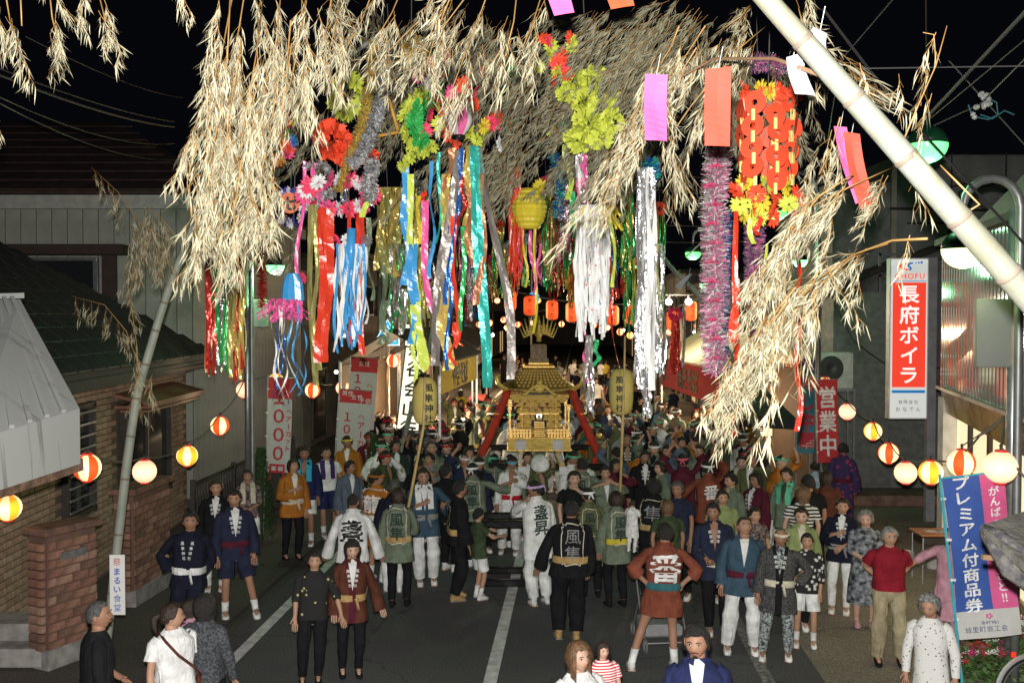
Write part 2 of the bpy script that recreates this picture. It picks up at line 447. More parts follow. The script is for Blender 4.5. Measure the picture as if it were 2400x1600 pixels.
# windows: barred one and a wider one with a small awning
def barwin(Yc, wd, z0, z1, nb, nh):
    p = Vector((-6.25, 10.6, 0)) + dirw * ((Yc - 10.6) / dirw.y) + Vector((.03, 0, (z0 + z1) / 2))
    a = math.atan2(-dirw.x, dirw.y)
    w_ = ob('window', MB().box((0, 0, 0), (.03, wd, z1 - z0)), M_GLASS, hs, loc=p - ho, rot=(0, 0, a))
    f_ = MB()
    for s in (-1, 1): f_.box((.05, s * wd / 2, 0), (.1, .07, z1 - z0 + .1)); f_.box((.05, 0, s * (z1 - z0) / 2), (.1, wd + .1, .07))
    f_.box((.03, 0, 0), (.06, .05, z1 - z0))
    ob('window_frame', f_, M_DARK, w_)
    for k in range(nh): ob('window_bar', MB().box((.11, 0, -(z1 - z0) / 2 + (k + .5) * (z1 - z0) / nh), (.02, wd, .025)), M_STEEL, w_)
    return p
barwin(14.45, .95, 1.2, 2.75, 3, 9)
pw = barwin(17.4, 2.3, .9, 2.5, 3, 0)
aw = MB().slab([(0, -1.45, 2.78), (.6, -1.45, 2.62), (.6, 1.45, 2.62), (0, 1.45, 2.78)], (0, 0, .05))
aw.box((.3, 0, 2.6), (.55, 2.8, .05)); aw.box((.32, 0, 2.53), (.45, 2.7, .04))
ob('window_awning', aw, mat('awning_wood', (.2, .09, .05), rough=.6), hs, loc=Vector((pw.x, pw.y, 0)) - ho)
ob('vent', MB().box((0, 0, 0), (.05, .3, .22)), M_DARK, hs, loc=Vector((-6.2, 12.0, 2.1)) - ho)
gt = MB(); gt.tube([Vector((-5.93, 10.6, 3.12)) - ho, Vector((-6.0, 20.0, 3.1)) - ho], .06, 8)
ob('gutter', gt, mat('gutter_brown', (.06, .04, .035), rough=.5), hs, True)

# mansard shed roof at the left edge
sh = thing('metal_clad_shed', 'weathered pale metal-clad shed roof at the left edge with black streaks', 'shed', Q(90, 1000, 9))
so = Q(90, 1000, 9)
def stain_metal():
    m = mat('streaked_metal', (.38, .40, .42), rough=.6, var=0, spec=.4)
    nt = m.node_tree; N = nt.nodes; L = nt.links; b = N['Principled BSDF']
    tc = N.new('ShaderNodeTexCoord'); ev = (Q(183, 938, 8.3) - Q(-60, 1011, 7.2)).normalized(); sv = (Q(183, 938, 8.3) - Q(46, 687, 9.4)).normalized(); mp = N.new('ShaderNodeCombineXYZ')
    for k, (vv, sc_) in enumerate(((ev, 5.5), (sv, .55))):
        dp = N.new('ShaderNodeVectorMath'); dp.operation = 'DOT_PRODUCT'; dp.inputs[1].default_value = vv * sc_; L.new(tc.outputs['Object'], dp.inputs[0]); L.new(dp.outputs['Value'], mp.inputs[k])
    nz = N.new('ShaderNodeTexNoise'); nz.inputs['Scale'].default_value = 1.3; nz.inputs['Detail'].default_value = 6; nz.inputs['Roughness'].default_value = .6
    L.new(mp.outputs[0], nz.inputs[0])
    rp = N.new('ShaderNodeValToRGB'); rp.color_ramp.elements[0].position = .30; rp.color_ramp.elements[1].position = .45
    rp.color_ramp.elements[0].color = (.06, .06, .052, 1); rp.color_ramp.elements[1].color = (.30, .31, .30, 1)
    L.new(nz.outputs[0], rp.inputs[0]); L.new(rp.outputs[0], b.inputs['Base Color']); return m
MSM = stain_metal()
yA = 7.6
A = [Q(-60, 690, 9.4), Q(46, 687, 9.4), Q(183, 938, 8.3), Q(-60, 1011, 7.2)]   # slope face
up_ = MB().slab([p - so for p in A], (-.02, .05, -.03)); up_o = ob('slope', up_, MSM, sh)
se = MB()
for k in range(1, 6):
    t = k / 6.0; a = A[0].lerp(A[1], t) - so; b = A[3].lerp(A[2], t) - so; se.bar(a + Vector((.01, -.03, .02)), b + Vector((.01, -.03, .02)), .035, .03)
ob('standing_seam', se, MSM, up_o)
Bt = [A[2], A[3], A[3] + Vector((0, 0, -.42)), A[2] + Vector((0, 0, -.46))]
ob('fascia', MB().slab([p - so for p in Bt], (-.04, .06, 0)), MSM, sh)
ob('roof_top', MB().slab([p - so for p in (A[0] + Vector((0, 0, .01)), A[1] + Vector((.04, 0, .01)), A[1] + Vector((-1.8, 2, -.02)), A[0] + Vector((-1.8, 2, -.02)))], (0, 0, .05)), MSM, sh)
ob('side', MB().slab([p - so for p in (A[1], A[2], A[2] + Vector((-3.4, 2.5, 0)), A[1] + Vector((-3.4, 2.5, 0)))], (-.03, 0, 0)), mat('side_metal', (.2, .2, .2)), sh)
eb = MB(); e1 = A[2] + Vector((-.03, .05, -.47)) - so; e2 = A[3] + Vector((-.03, .05, -.43)) - so
eb.bar(e1, e2, .08, .10); ob('eave_board', eb, mat('rotten_wood', (.12, .07, .045), rough=.95, var=.4, scale=14, bump=.5), sh)
hk = MB()
for k in range(22): hk.box(e1.lerp(e2, (k + .5) / 22) + Vector((.01, -.04, .04)), (.008, .012, .05))
ob('gutter_hook', hk, M_DARK, sh, kind='stuff')
ob('post', MB().box(Vector((G(4, 1330).x - .05, 9.9, 1.5)) - so, (.12, .12, 3.0)), M_DARK, sh)
lw = MB().box(Vector((-6.9, 13.0, 1.0)) - so, (.2, 6, 2.0))

# brick gate piers: every brick its own
M_BR = [mat('red_brick_%d' % i, c, rough=.9, var=.3, scale=9, bump=.5) for i, c in enumerate([(.24, .125, .085), (.20, .10, .07), (.28, .165, .12), (.155, .085, .062)])]
brl, brh = .235, .105
pbm = [MB().box((0, 0, 0), (brl - .014, .11, brh - .014), bev=.006).mesh('brick', M_BR[i]) for i in range(4)]
def pier(label, x0, y0, x1, y1, H, name='brick_pier'):
    a, b = Vector((x0, y0, 0)), Vector((x1, y1, 0)); d = (b - a); L = d.length; d.normalize(); n = Vector((d.y, -d.x, 0))
    t = thing(name, label, 'brick pier', a)
    core = ob('mortar_core', MB().slab([Vector((0, 0, .2)) - n * .005, d * L + Vector((0, 0, .2)) - n * .005, d * L + Vector((0, 0, H)) - n * .005, Vector((0, 0, H)) - n * .005], -n * .29), mat('pier_mortar', (.13, .075, .055), rough=.95), t)
    ob('footing', MB().box(d * (L / 2) - n * .15 + Vector((0, 0, .1)), (L + .06, .36, .24), Matrix((d, -n, (0, 0, 1))).transposed(), bev=.01), mat('footing', (.24, .23, .22), rough=.9, var=.3), t)
    rz = math.atan2(d.y, d.x); rws = int((H - .22) / brh); cl = max(1, round(L / brl))
    for r in range(rws):
        for c in range(cl + (r % 2)):
            s = (c + .5) * L / cl - (r % 2) * L / cl / 2
            w2 = 1.0 if 0 < s - .1 and s + .1 < L else .5
            s = min(max(s, L / cl / 4 if w2 < 1 else 0), L - (L / cl / 4 if w2 < 1 else 0))
            o = ob('brick', pbm[RND.randrange(4)], None, core, loc=d * s + n * (-.045 + RND.uniform(-.003, .003)) + Vector((0, 0, .2 + (r + .5) * brh)), rot=(0, 0, rz)); o.scale = (w2 * L / cl / brl, 1, 1)
        o = ob('brick', pbm[RND.randrange(4)], None, core, loc=d * (L + .002) - n * .15 + Vector((0, 0, .2 + (r + .5) * brh)), rot=(0, 0, rz + math.pi / 2))
        o = ob('brick', pbm[RND.randrange(4)], None, core, loc=-n * .15 - d * .002 + Vector((0, 0, .2 + (r + .5) * brh)), rot=(0, 0, rz + math.pi / 2))
    ob('coping', MB().box(d * (L / 2) - n * .15 + Vector((0, 0, H + .02)), (L + .12, .40, .09), Matrix((d, -n, (0, 0, 1))).transposed(), bev=.015), M_BR[3], t)
    return t
p1 = pier('nearer brick gate pier with a steel nameplate, left of the roadside bamboo', -5.35, 11.44, -5.05, 12.05, 1.56)
a = P(182, 1275, 11.9)
pl = MB(); pl.box((0, 0, 0), (.34, .03, .09), Matrix.Rotation(rad(63), 3, 'Z')); ob('nameplate', pl, M_STEEL, p1, loc=Vector((-5.17, 11.72, 1.28)) - Vector((-5.35, 11.44, 0)))
pier('farther brick gate pier between the bamboo and the black railing', -5.3, 13.95, -5.2, 15.1, 1.58)
st = thing('concrete_steps', 'low grey concrete steps by the nearer brick pier', 'steps', (-5.9, 11.7, 0))
for k in range(2): ob('step', MB().box((0 - .1 * k, .3 * k, .12 + .2 * k), (1.0, .5, .22), bev=.01), mat('step_concrete', (.26, .25, .24), rough=.95, var=.25, bump=.3), st)
# pipe bollard by the bamboo
tag(ob('pipe_stub', MB().tube([(0, 0, 0), (0, 0, .8)], .075, 12), mat('pvc_grey', (.3, .36, .33), rough=.5), loc=(G(212, 1470).x, 12.3, 0)), 'short grey-green pipe standing behind the bamboo pole', 'pipe')
# black railing
fn = thing('black_railing', 'black upright-bar railing running back from the farther brick pier', 'fence', (-5.0, 15.6, 0))
fa, fbb = Vector((0, 0, 0)), Vector((.35, 5.6, 0))
for z in (.18, 1.42): ob('rail', MB().bar(fa + Vector((0, 0, z)), fbb + Vector((0, 0, z)), .05, .05), M_DARK, fn)
bm_ = MB().box((0, 0, .8), (.025, .025, 1.24)).mesh('bar', M_DARK)
for k in range(46): ob('bar', bm_, None, fn, loc=fa.lerp(fbb, (k + .5) / 46))
for k in range(4): ob('post', MB().box((0, 0, .75), (.07, .07, 1.5)), M_DARK, fn, loc=fa.lerp(fbb, k / 3))

# ================================================================ farther left side of the street
def block(name, label, off, Y0, Y1, H, depth, m, side=-1, cat='building', win=None, org_shift=0):
    a, b = Vector((RX(off, Y0), Y0, 0)), Vector((RX(off, Y1), Y1, 0))
    t = thing(name, label, cat, a)
    dv = Vector((side * depth, 0, 0)); q = [Vector((0, 0, 0)), b - a, b - a + dv, dv]
    ob('wall', MB().slab(q, (0, 0, H)), m, t)
    ob('roof', MB().slab([p + Vector((0, 0, H)) + Vector((-side * .25, 0, 0)) for p in q], (0, 0, .18)), M_DARK, t)
    n = int((Y1 - Y0) / 2.4)
    for k in range(n):
        for z, hh in ((1.25, 2.2), (H - 1.6, 1.1)):
            if z > H - 1 or (z < 2 and H < 2.5): continue
            y = (k + .5) * (Y1 - Y0) / n; c = (b - a) * ((k + .5) / n) + Vector((-side * .02, 0, z))
            lit = win and RND.random() < win and z < 2
            wo = ob('window', MB().box((0, 0, 0), (.06, 1.7, hh)), mat('lit_interior', (.9, .6, .3), emis=.5, ecol=(1, .62, .3), var=0) if lit else M_GLASS, t, loc=c, rot=(0, 0, -.067))
            f_ = MB()
            for s in (-1, 1): f_.box((-side * .03, s * .85, 0), (.06, .06, hh + .06))
            for s in (-1, 1): f_.box((-side * .03, 0, s * hh / 2), (.06, 1.76, .06))
            ob('window_frame', f_, mat('brown_frame', (.09,.08,.07), rough=.5), wo)
        # near end wall window
    return t
W1 = mat('wall_brownish', (.10, .085, .07), rough=.9, var=.2, scale=2); W2 = mat('wall_grey', (.14, .14, .14), rough=.9, var=.2, scale=2); W3 = mat('wall_beige', (.2, .18, .14), rough=.9, var=.2, scale=2)
block('shop_building', 'beige two-storey shop behind the haircut banners', -8.3, 30, 37, 5.4, 8, W3, win=.2)
block('shop_building', 'brown two-storey shop beyond the beige shop on the left side', -8.2, 37.5, 50, 6.2, 9, W1, win=.35)
block('shop_building', 'grey shop far down the left side of the street', -8.0, 51, 75, 5.5, 9, W2, win=.3)
block('shop_building', 'farthest dark building on the left side', -8.0, 77, 120, 6.5, 10, W1, win=.25)
block('shop_building', 'brown building behind the black tent at right', 5.2, 33, 46, 5.2, 9, W1, side=1, win=.25)
block('shop_building', 'grey two-storey building far on the right side', 5.0, 47, 70, 6.0, 9, W2, side=1, win=.3)
block('shop_building', 'farthest dark building on the right side', 5.0, 72, 120, 6, 10, W1, side=1, win=.25)
tag(ob('end_building', MB().box((0, 0, 0), (40, 6, 7)), W2, loc=(9, 135, 3.5)), 'dark building closing the far end of the street', 'building')

# ================================================================ right side: concrete building, shop front
cb = thing('concrete_building', 'grey concrete building behind the shop at upper right', 'building', (9.2, 24, 0))
ob('wall', MB().box((4, 3, 3.95), (8, 6, 7.9), bev=.03), mat('stained_concrete', (.21, .205, .2), rough=.9, c2=(.12, .12, .12), scale=1.1, detail=6), cb)
pn = MB()
for k in range(1, 6): pn.box((k * 1.3, -.01, 4), (.03, .03, 7.9))
for z in (2.8, 5.4): pn.box((4, -.012, z), (8, .03, .03))
ob('panel_joint', pn, M_DARK, cb)
pp_ = MB()
for x, z0, z1 in ((1.2, 4.9, 7.1), (1.45, 5.0, 7.0), (3.1, 4.2, 7.4)): pp_.tube([(x, -.1, z0), (x, -.1, z1), (x + .9, -.1, z1 + .2)], .03, 6)
pp_.tube([(-.2, -.1, 6.6), (5, -.1, 6.5)], .035, 6); pp_.tube([(.2, -.12, 6.25), (3.6, -.12, 6.25)], .025, 6)
ob('wall_pipe', pp_, M_DARK, cb)
rl = MB()
for z in (5.0, 5.5): rl.bar((-1.9, -.3, z), (0, -.3, z), .06)
for x in (-1.9, -1.2, -.5): rl.bar((x, -.3, 4.6), (x, -.3, 5.6), .06)
ob('balcony_rail', rl, M_STEEL, cb)
cb2 = thing('grey_house', 'grey-walled two-storey house with sloped roof left of the sign post', 'house', (7.6, 23.5, 0))
ob('wall', MB().box((1.1, 3, 2.3), (2.3, 6, 4.6)), mat('grey_stucco', (.2, .2, .19), rough=.9, var=.2), cb2)
ob('roof', MB().slab([(-.6, -.3, 4.45), (2.4, -.3, 5.6), (2.4, 6, 5.6), (-.6, 6, 4.45)], (0, 0, .12)), M_DARK, cb2)
ob('upper_wall', MB().box((1.3, 3.4, 5.9), (2.2, 5, 2.8)), mat('grey_stucco2', (.17, .17, .165), rough=.9, var=.2), cb2)
# air conditioner on bracket frame
ac = thing('air_conditioner', 'white outdoor air-conditioner unit on a metal frame behind the red banner', 'air conditioner', Q(1912, 850, 21.5))
ob('casing', MB().box((0, 0, 0), (.78, .32, .78), bev=.02), mat('ac_white', (.5, .5, .47), rough=.5), ac)
ob('fan_grille', MB().rev([(.02, 0), (.12, .02), (.24, .02), (.27, -.01)], 20, cap=True), mat('ac_grille', (.03, .03, .03), rough=.5), ac, loc=(-.08, -.17, .05), rot=(math.pi / 2, 0, 0))
z0 = ac.location.z
ls = MB()
for x in (-.4, .4):
    for y in (-.2, .2): ls.bar((x, y, -.39), (x, y, -z0), .04)
for y in (-.2, .2): ls.bar((-.4, y, -.41), (.4, y, -.41), .05); ls.bar((-.4, y, -.6), (.4, y, -1.1), .03)
ob('stand', ls, M_STEEL, ac)

# shop front: ribbed glossy panels over a lit window
s1, s2 = Q(2160, 888, 16.6), Q(2420, 987, 10.5); s2.z = s1.z
t1, t2 = Vector((s1.x, s1.y, s1.z + 2.35)), Vector((s2.x, s2.y, s1.z + 2.35))
shp = thing('corner_shop', 'shop with ribbed glossy facade panels and a bright window at the right edge', 'shop', (s1.x, s1.y, 0))
so2 = Vector((s1.x, s1.y, 0))
M_RIB = mat('glossy_panel', (.66, .66, .65), rough=.09, metal=.35, var=.06, scale=3, spec=.9)
fd = (s2 - s1); n_p = 16; fl2 = Vector((fd.x, fd.y, 0)).normalized(); fn2 = Vector((fl2.y, -fl2.x, 0))
if fn2.x > 0: fn2 = -fn2
pa = MB().box((0, 0, 0), (.02, .02, .02))
bk = MB().slab([s1 - so2, s2 - so2, t2 - so2, t1 - so2], -fn2 * .4); bko = ob('facade_backing', bk, mat('facade_back', (.12, .12, .12)), shp)
for k in range(n_p * 2):
    a_, b_ = k / (2.0 * n_p), (k + 1) / (2.0 * n_p); q0 = s1.lerp(s2, a_) - so2; q1 = s1.lerp(s2, b_) - so2; q2 = t1.lerp(t2, b_) - so2; q3 = t1.lerp(t2, a_) - so2
    g_ = (q1 - q0) * .04; m_ = fn2 * .0065
    mb = MB(); mb.add([q0 + g_, (q0 + q1) / 2 + m_, q1 - g_, q2 - g_, (q2 + q3) / 2 + m_, q3 + g_], [(0, 1, 4, 5), (1, 2, 3, 4)])
    mb.add([q0 + g_, q1 - g_, q2 - g_, q3 + g_], [(0, 1, 2, 3)])
    ob('facade_panel', mb, M_RIB, bko)
ob('facade_trim', MB().bar(s1 - so2 + fn2 * .05, s2 - so2 + fn2 * .05, .07, .05), M_ALU, bko)
ob('roof_edge', MB().bar(t1 - so2 + fn2 * .02 + Vector((0, 0, .03)), t2 - so2 + fn2 * .02 + Vector((0, 0, .03)), .2, .1), M_DARK, shp)
ob('upper_wall', MB().slab([t1 - so2 - fn2 * .3 + Vector((-.02, 0, 0)), t2 - so2 - fn2 * .3, t2 - so2 - fn2 * .3 + Vector((0, 0, 1.0)), t1 - so2 - fn2 * .3 + Vector((-.02, 0, .1))], -fn2 * .2), mat('green_lit_wall', (.25, .27, .25), rough=.5), shp)
M_SHOPLIT = mat('lit_shop_interior', (.9, .75, .5), emis=.95, ecol=(1, .80, .50), var=0)
wi = []
back = -fn2 * .25
lt1, lt2 = Vector((s1.x, s1.y, s1.z - .25)) - so2 + back, Vector((s2.x, s2.y, s2.z - .02)) - so2 + back
ob('shop_window', MB().slab([Vector((lt1.x, lt1.y, .5)), Vector((lt2.x, lt2.y, .5)), lt2, lt1], -fn2 * .03), M_SHOPLIT, shp)
fr_ = MB()
for k in range(6):
    c = Vector((lt1.x, lt1.y, 0)).lerp(Vector((lt2.x, lt2.y, 0)), k / 5) + fn2 * .03; fr_.box(c + Vector((0, 0, 1.3)), (.07, .07, 2.6))
ob('mullion', fr_, M_DARK, shp)
ob('column', MB().box(Vector((lt1.x - .12, lt1.y, 1.35)), (.28, .2, 2.75)), mat('white_column', (.6, .6, .58), rough=.6), shp)
ob('base_wall', MB().slab([Vector((lt1.x, lt1.y, 0)), Vector((lt2.x, lt2.y, 0)), Vector((lt2.x, lt2.y, .5)), Vector((lt1.x, lt1.y, .5))], fn2 * .05), mat('tan_tile', (.4, .3, .18), rough=.6), shp)
aws = MB().slab([s1 - so2 + Vector((0, 0, -.02)), s2 - so2 + Vector((0, 0, -.02)), s2 - so2 + Vector((0, 0, -.50)) + back * .3, s1 - so2 + Vector((0, 0, -.42)) + back * .3], fn2 * -.03)
ob('menu_valance', aws, mat('brown_valance', (.22, .10, .05), rough=.25, var=0, c2=(.55, .40, .15), scale=2.5, detail=5), shp)
# sign on two posts
sg = thing('shop_sign', 'tall red and white upright sign on steel posts with red CHOFU heading', 'sign', (Q(2088, 700, 19.6).x, 19.6, 0))
SX = Q(2088, 700, 19.6).x; zt, zb = 5.19, 2.03; hh = zt - zb; W_ = .76
ob('cabinet', MB().box((0, .09, (zt + zb) / 2), (W_, .18, hh), bev=.012), mat('sign_frame', (.7, .71, .7), rough=.4, var=.03), sg)
ob('white_face', MB().box((0, -.004, (zt + zb) / 2), (W_ - .05, .012, hh - .05)), mat('sign_white', (.85, .86, .84), rough=.35, var=0, emis=.42, ecol=(.95, 1, .95)), sg)
zr1, zr0 = zt - .48, zt - 2.53
M_RED = mat('sign_red', (.8, .045, .03), rough=.3, var=0, emis=.75, ecol=(.95, .07, .035))
ob('red_panel', MB().box((0, -.012, (zr1 + zr0) / 2), (W_ - .11, .008, zr1 - zr0)), M_RED, sg)
M_BLUE = mat('sign_blue', (.03, .22, .6), rough=.3, var=0, emis=.35, ecol=(.03, .3, .8))
ob('blue_band', MB().box((0, -.012, zr0 - .085), (W_ - .11, .008, .055)), M_BLUE, sg); ob('blue_band', MB().box((0, -.012, zr1 + .025), (W_ - .11, .008, .014)), M_BLUE, sg)
tx = MB(); put_text(tx, text2d('長府ボイラ', .37, pitch=1.07, bold=.03, sx=1.08), (0, -.021, (zr1 + zr0) / 2), (1, 0, 0), (0, 0, 1))
ob('lettering', tx, mat('letter_white', (.9, .9, .88), var=0, emis=.75, ecol=(1, 1, .95)), sg)
tx = MB(); put_text(tx, text2d('CHOFU', .155, vertical=False, pitch=1.1, bold=.04), (0, -.014, zt - .36), (1, 0, 0), (0, 0, 1)); ob('lettering', tx, M_RED, sg)
lg = MB()
for k in range(14):
    a0 = rad(60 + k * 17); a1 = rad(60 + (k + 1) * 17)
    lg.add([(-.06 + .15 * math.cos(a0), -.014, zt - .17 + .075 * math.sin(a0)), (-.06 + .15 * math.cos(a1), -.014, zt - .17 + .075 * math.sin(a1)), (-.03 + .10 * math.cos(a1), -.014, zt - .17 + .045 * math.sin(a1)), (-.03 + .10 * math.cos(a0), -.014, zt - .17 + .045 * math.sin(a0))], [(0, 1, 2, 3)])
ob('logo_red', lg, M_RED, sg)
lg = MB(); pts = [(.06, .06), (.0, .05), (-.04, .015), (.0, -.02), (.03, -.05), (-.02, -.085)]
for (a, b), (c_, d_) in zip(pts[:-1], pts[1:]): lg.bar((a, -.016, zt - .16 + b), (c_, -.016, zt - .16 + d_), .008, .035)
for k, r_ in enumerate((.016, .02, .026)): lg.ball((.12 + .055 * k, -.016, zt - .10 + .005 * k), (r_, .004, r_), 10, 5)
ob('logo_blue', lg, M_BLUE, sg)
M_BLK = mat('ink_black', (.015, .015, .02), rough=.6, var=0)
tx = MB(); put_text(tx, text2d('有限会社', .085, vertical=False, pitch=1.2, bold=0), (0, -.014, zb + .34), (1, 0, 0), (0, 0, 1)); put_text(tx, text2d('おなでん', .10, vertical=False, pitch=1.4, bold=.01), (0, -.014, zb + .20), (1, 0, 0), (0, 0, 1))
ob('lettering', tx, M_BLK, sg)
for x in (.48,): ob('post', MB().box((x, .1, 2.6), (.17, .12, 5.2)), mat('post_paint', (.36, .36, .38), rough=.45, metal=.3), sg)
ob('bracket', MB().box((.42, .1, 4.9), (.1, .06, .06)).box((.42, .1, 2.3), (.1, .06, .06)), M_STEEL, sg)
# ================================================================ people
SKIN = [mat('skin_%d' % i, c, rough=.55, var=.06, scale=12, bump=.1, spec=.35) for i, c in enumerate([(.44, .25, .165), (.37, .20, .13), (.31, .16, .10), (.52, .32, .23)])]
M_HAIR = mat('hair_black', (.012, .010, .010), rough=.5, c2=(.03, .026, .025), scale=60, bump=1, bscale=110)
HAIRS = {'black': M_HAIR, 'brown': mat('hair_brown', (.032, .018, .013), rough=.45, var=.3, scale=30, bump=.6, bscale=90),
         'light': mat('hair_light', (.15, .08, .04), rough=.45, var=.3, scale=30, bump=.6, bscale=90),
         'grey': mat('hair_grey', (.22, .22, .22), rough=.6, var=.45, scale=30, bump=.7, bscale=80), 'short_grey': mat('hair_salt', (.07, .07, .07), rough=.6, var=.4, scale=40, bump=.6, bscale=80)}
M_EYEW = mat('eye_white', (.6, .57, .53), rough=.3, var=0); M_EYEB = mat('eye_dark', (.012, .008, .006), rough=.2, var=0)
M_LIP = mat('lip', (.30, .10, .08), rough=.45, var=0); M_TEETH = mat('teeth', (.65, .62, .55), rough=.3, var=0)
C = {}
for n_, c_ in dict(white=(.74, .75, .74), black=(.012, .012, .014), navy=(.022, .026, .055), darknavy=(.012, .014, .028), blue=(.045, .085, .125), slate=(.10, .13, .17), indigo=(.02, .026, .085),
                   sage=(.155, .19, .14), olive=(.115, .125, .06), green=(.05, .072, .036), dkgreen=(.03, .05, .04), brown=(.10, .034, .022), rust=(.20, .058, .035), orange=(.40, .15, .025),
                   red=(.42, .015, .025), redtee=(.25, .014, .028), pink=(.50, .26, .33), lime=(.26, .31, .13), khaki=(.36, .31, .20), grey=(.25, .25, .25), purple=(.06, .03, .13), yellow=(.60, .48, .05), teal=(.04, .14, .16),
                   cream=(.6, .56, .44), cyan=(.05, .42, .6), mint=(.12, .55, .35), lilac=(.52, .36, .62), salmon=(.7, .12, .16), tan=(.42, .28, .12), maroon=(.09, .015, .03), lightblue=(.30, .42, .50), apricot=(.75, .45, .3)).items():
    C[n_] = cloth(n_, c_)
C['floral'] = mat('cloth_floral_dark', (.02, .018, .02), rough=.9, c2=(.28, .2, .19), scale=26, detail=2, bump=.4)
C['bwfloral'] = mat('cloth_bw_floral', (.012, .014, .02), rough=.9, c2=(.30, .32, .36), scale=15, detail=3, bump=.4)
C['bwfine'] = mat('cloth_bw_fine', (.02, .03, .035), rough=.9, c2=(.42, .46, .46), scale=38, detail=1, bump=.4)
C['knit'] = mat('cloth_knit', (.022, .026, .032), rough=.95, c2=(.085, .09, .10), scale=45, detail=1, bump=.6)
C['patblack'] = mat('cloth_black_mark', (.014, .014, .016), rough=.9, c2=(.10, .10, .10), scale=60, detail=1, bump=.4)
C['blouse'] = mat('cloth_white_sprig', (.7, .7, .68), rough=.85, var=0, bump=.4)
def spots(m, base, dot, sc, lo, hi):
    nt = m.node_tree; N = nt.nodes; L = nt.links; b = N['Principled BSDF']
    tc = N.new('ShaderNodeTexCoord'); v = N.new('ShaderNodeTexVoronoi'); v.inputs['Scale'].default_value = sc; v.inputs['Randomness'].default_value = .9
    L.new(tc.outputs['Object'], v.inputs['Vector']); r = N.new('ShaderNodeValToRGB'); r.color_ramp.interpolation = 'LINEAR'
    r.color_ramp.elements[0].position = lo; r.color_ramp.elements[1].position = hi; r.color_ramp.elements[0].color = (*dot, 1); r.color_ramp.elements[1].color = (*base, 1)
    L.new(v.outputs['Distance'], r.inputs[0]); L.new(r.outputs[0], b.inputs['Base Color'])
spots(C['blouse'], (.62, .62, .60), (.06, .06, .07), 23, .15, .22)
C['bwblocks'] = mat('cloth_black_blocks', (.02, .02, .02), rough=.9, var=0, bump=.4); spots(C['bwblocks'], (.015, .015, .018), (.6, .6, .58), 14, .27, .30)
for n_ in C['bwblocks'].node_tree.nodes:
    if n_.type == 'TEX_VORONOI': n_.distance = 'CHEBYCHEV'
C['yukata'] = mat('cloth_yukata', (.05, .02, .1), rough=.9, var=0, bump=.4); spots(C['yukata'], (.035, .02, .09), (.3, .03, .1), 9, .25, .35)
C['yellowflower'] = mat('cloth_black_yellow_flower', (.02, .02, .02), rough=.9, var=0, bump=.4); spots(C['yellowflower'], (.013, .013, .014), (.50, .44, .16), 10, .13, .18)
C['stripe'] = mat('cloth_stripe', (.6, .05, .06), rough=.9, var=0); 
def stripes(m, c1, c2, sc, axis='Z'):
    nt = m.node_tree; N = nt.nodes; L = nt.links; b = N['Principled BSDF']
    tc = N.new('ShaderNodeTexCoord'); wv = N.new('ShaderNodeTexWave'); wv.bands_direction = axis; wv.inputs['Scale'].default_value = sc
    L.new(tc.outputs['Object'], wv.inputs[0]); r = N.new('ShaderNodeValToRGB'); r.color_ramp.elements[0].position = .45; r.color_ramp.elements[1].position = .55
    r.color_ramp.elements[0].color = (*c1, 1); r.color_ramp.elements[1].color = (*c2, 1); L.new(wv.outputs[0], r.inputs[0]); L.new(r.outputs[0], b.inputs['Base Color'])
stripes(C['stripe'], (.6, .03, .05), (.75, .72, .7), 9)
C['bwstripe'] = mat('cloth_bw_stripe', (.5, .5, .5), rough=.9, var=0); stripes(C['bwstripe'], (.02, .02, .02), (.65, .65, .62), 6)

# --- head, shared by everybody (local origin at head centre, faces -y)
def head_geo():
    n, m = 22, 18; rings = []
    for i in range(m + 1):
        t = math.pi * i / m; z = -math.cos(t); q = max(.03, math.sin(t)); R = []
        for k in range(n):
            a = 2 * math.pi * k / n - math.pi / 2
            dx, dy = math.cos(a), math.sin(a)
            x = .080 * q * dx; y = .096 * q * dy; zz = .115 * z
            if z < 0:
                j = 1 - .30 * (-z) ** 1.5; x *= j
                if dy < 0: y *= (1 - .10 * (-z) ** 2)
                else: y *= (1 - .35 * (-z))
            if dy < 0:
                fr = max(0, -dy) ** 3
                y += .008 * fr * (1 - abs(z))                       # flatter face
                c = math.exp(-(x / .013) ** 2)
                y -= .026 * c * math.exp(-((zz + .022) / .017) ** 2)     # nose tip
                y -= .012 * c * math.exp(-((zz - .002) / .022) ** 2)     # bridge
                y += .010 * math.exp(-((abs(x) - .032) / .016) ** 2) * math.exp(-((zz - .008) / .014) ** 2)   # sockets
                y -= .005 * math.exp(-(x / .05) ** 2) * math.exp(-((zz - .03) / .012) ** 2)   # brow
                y -= .007 * math.exp(-(x / .022) ** 2) * math.exp(-((zz + .060) / .012) ** 2)   # lips
                y -= .009 * math.exp(-(x / .025) ** 2) * math.exp(-((zz + .097) / .014) ** 2)   # chin
                y -= .005 * math.exp(-((abs(x) - .042) / .018) ** 2) * math.exp(-((zz + .022) / .022) ** 2)   # cheeks
            R.append(Vector((x, y, zz)))
        rings.append(R)
    mb = MB().loft(rings, cap0=True, cap1=True)
    for s in (-1, 1):
        mb.ball((s * .080, .008, -.004), (.010, .022, .033), 8, 6)
    mb.tube([(0, .012, -.06), (0, .018, -.15)], [.052, .056], 12)
    return mb
HEAD = head_geo()
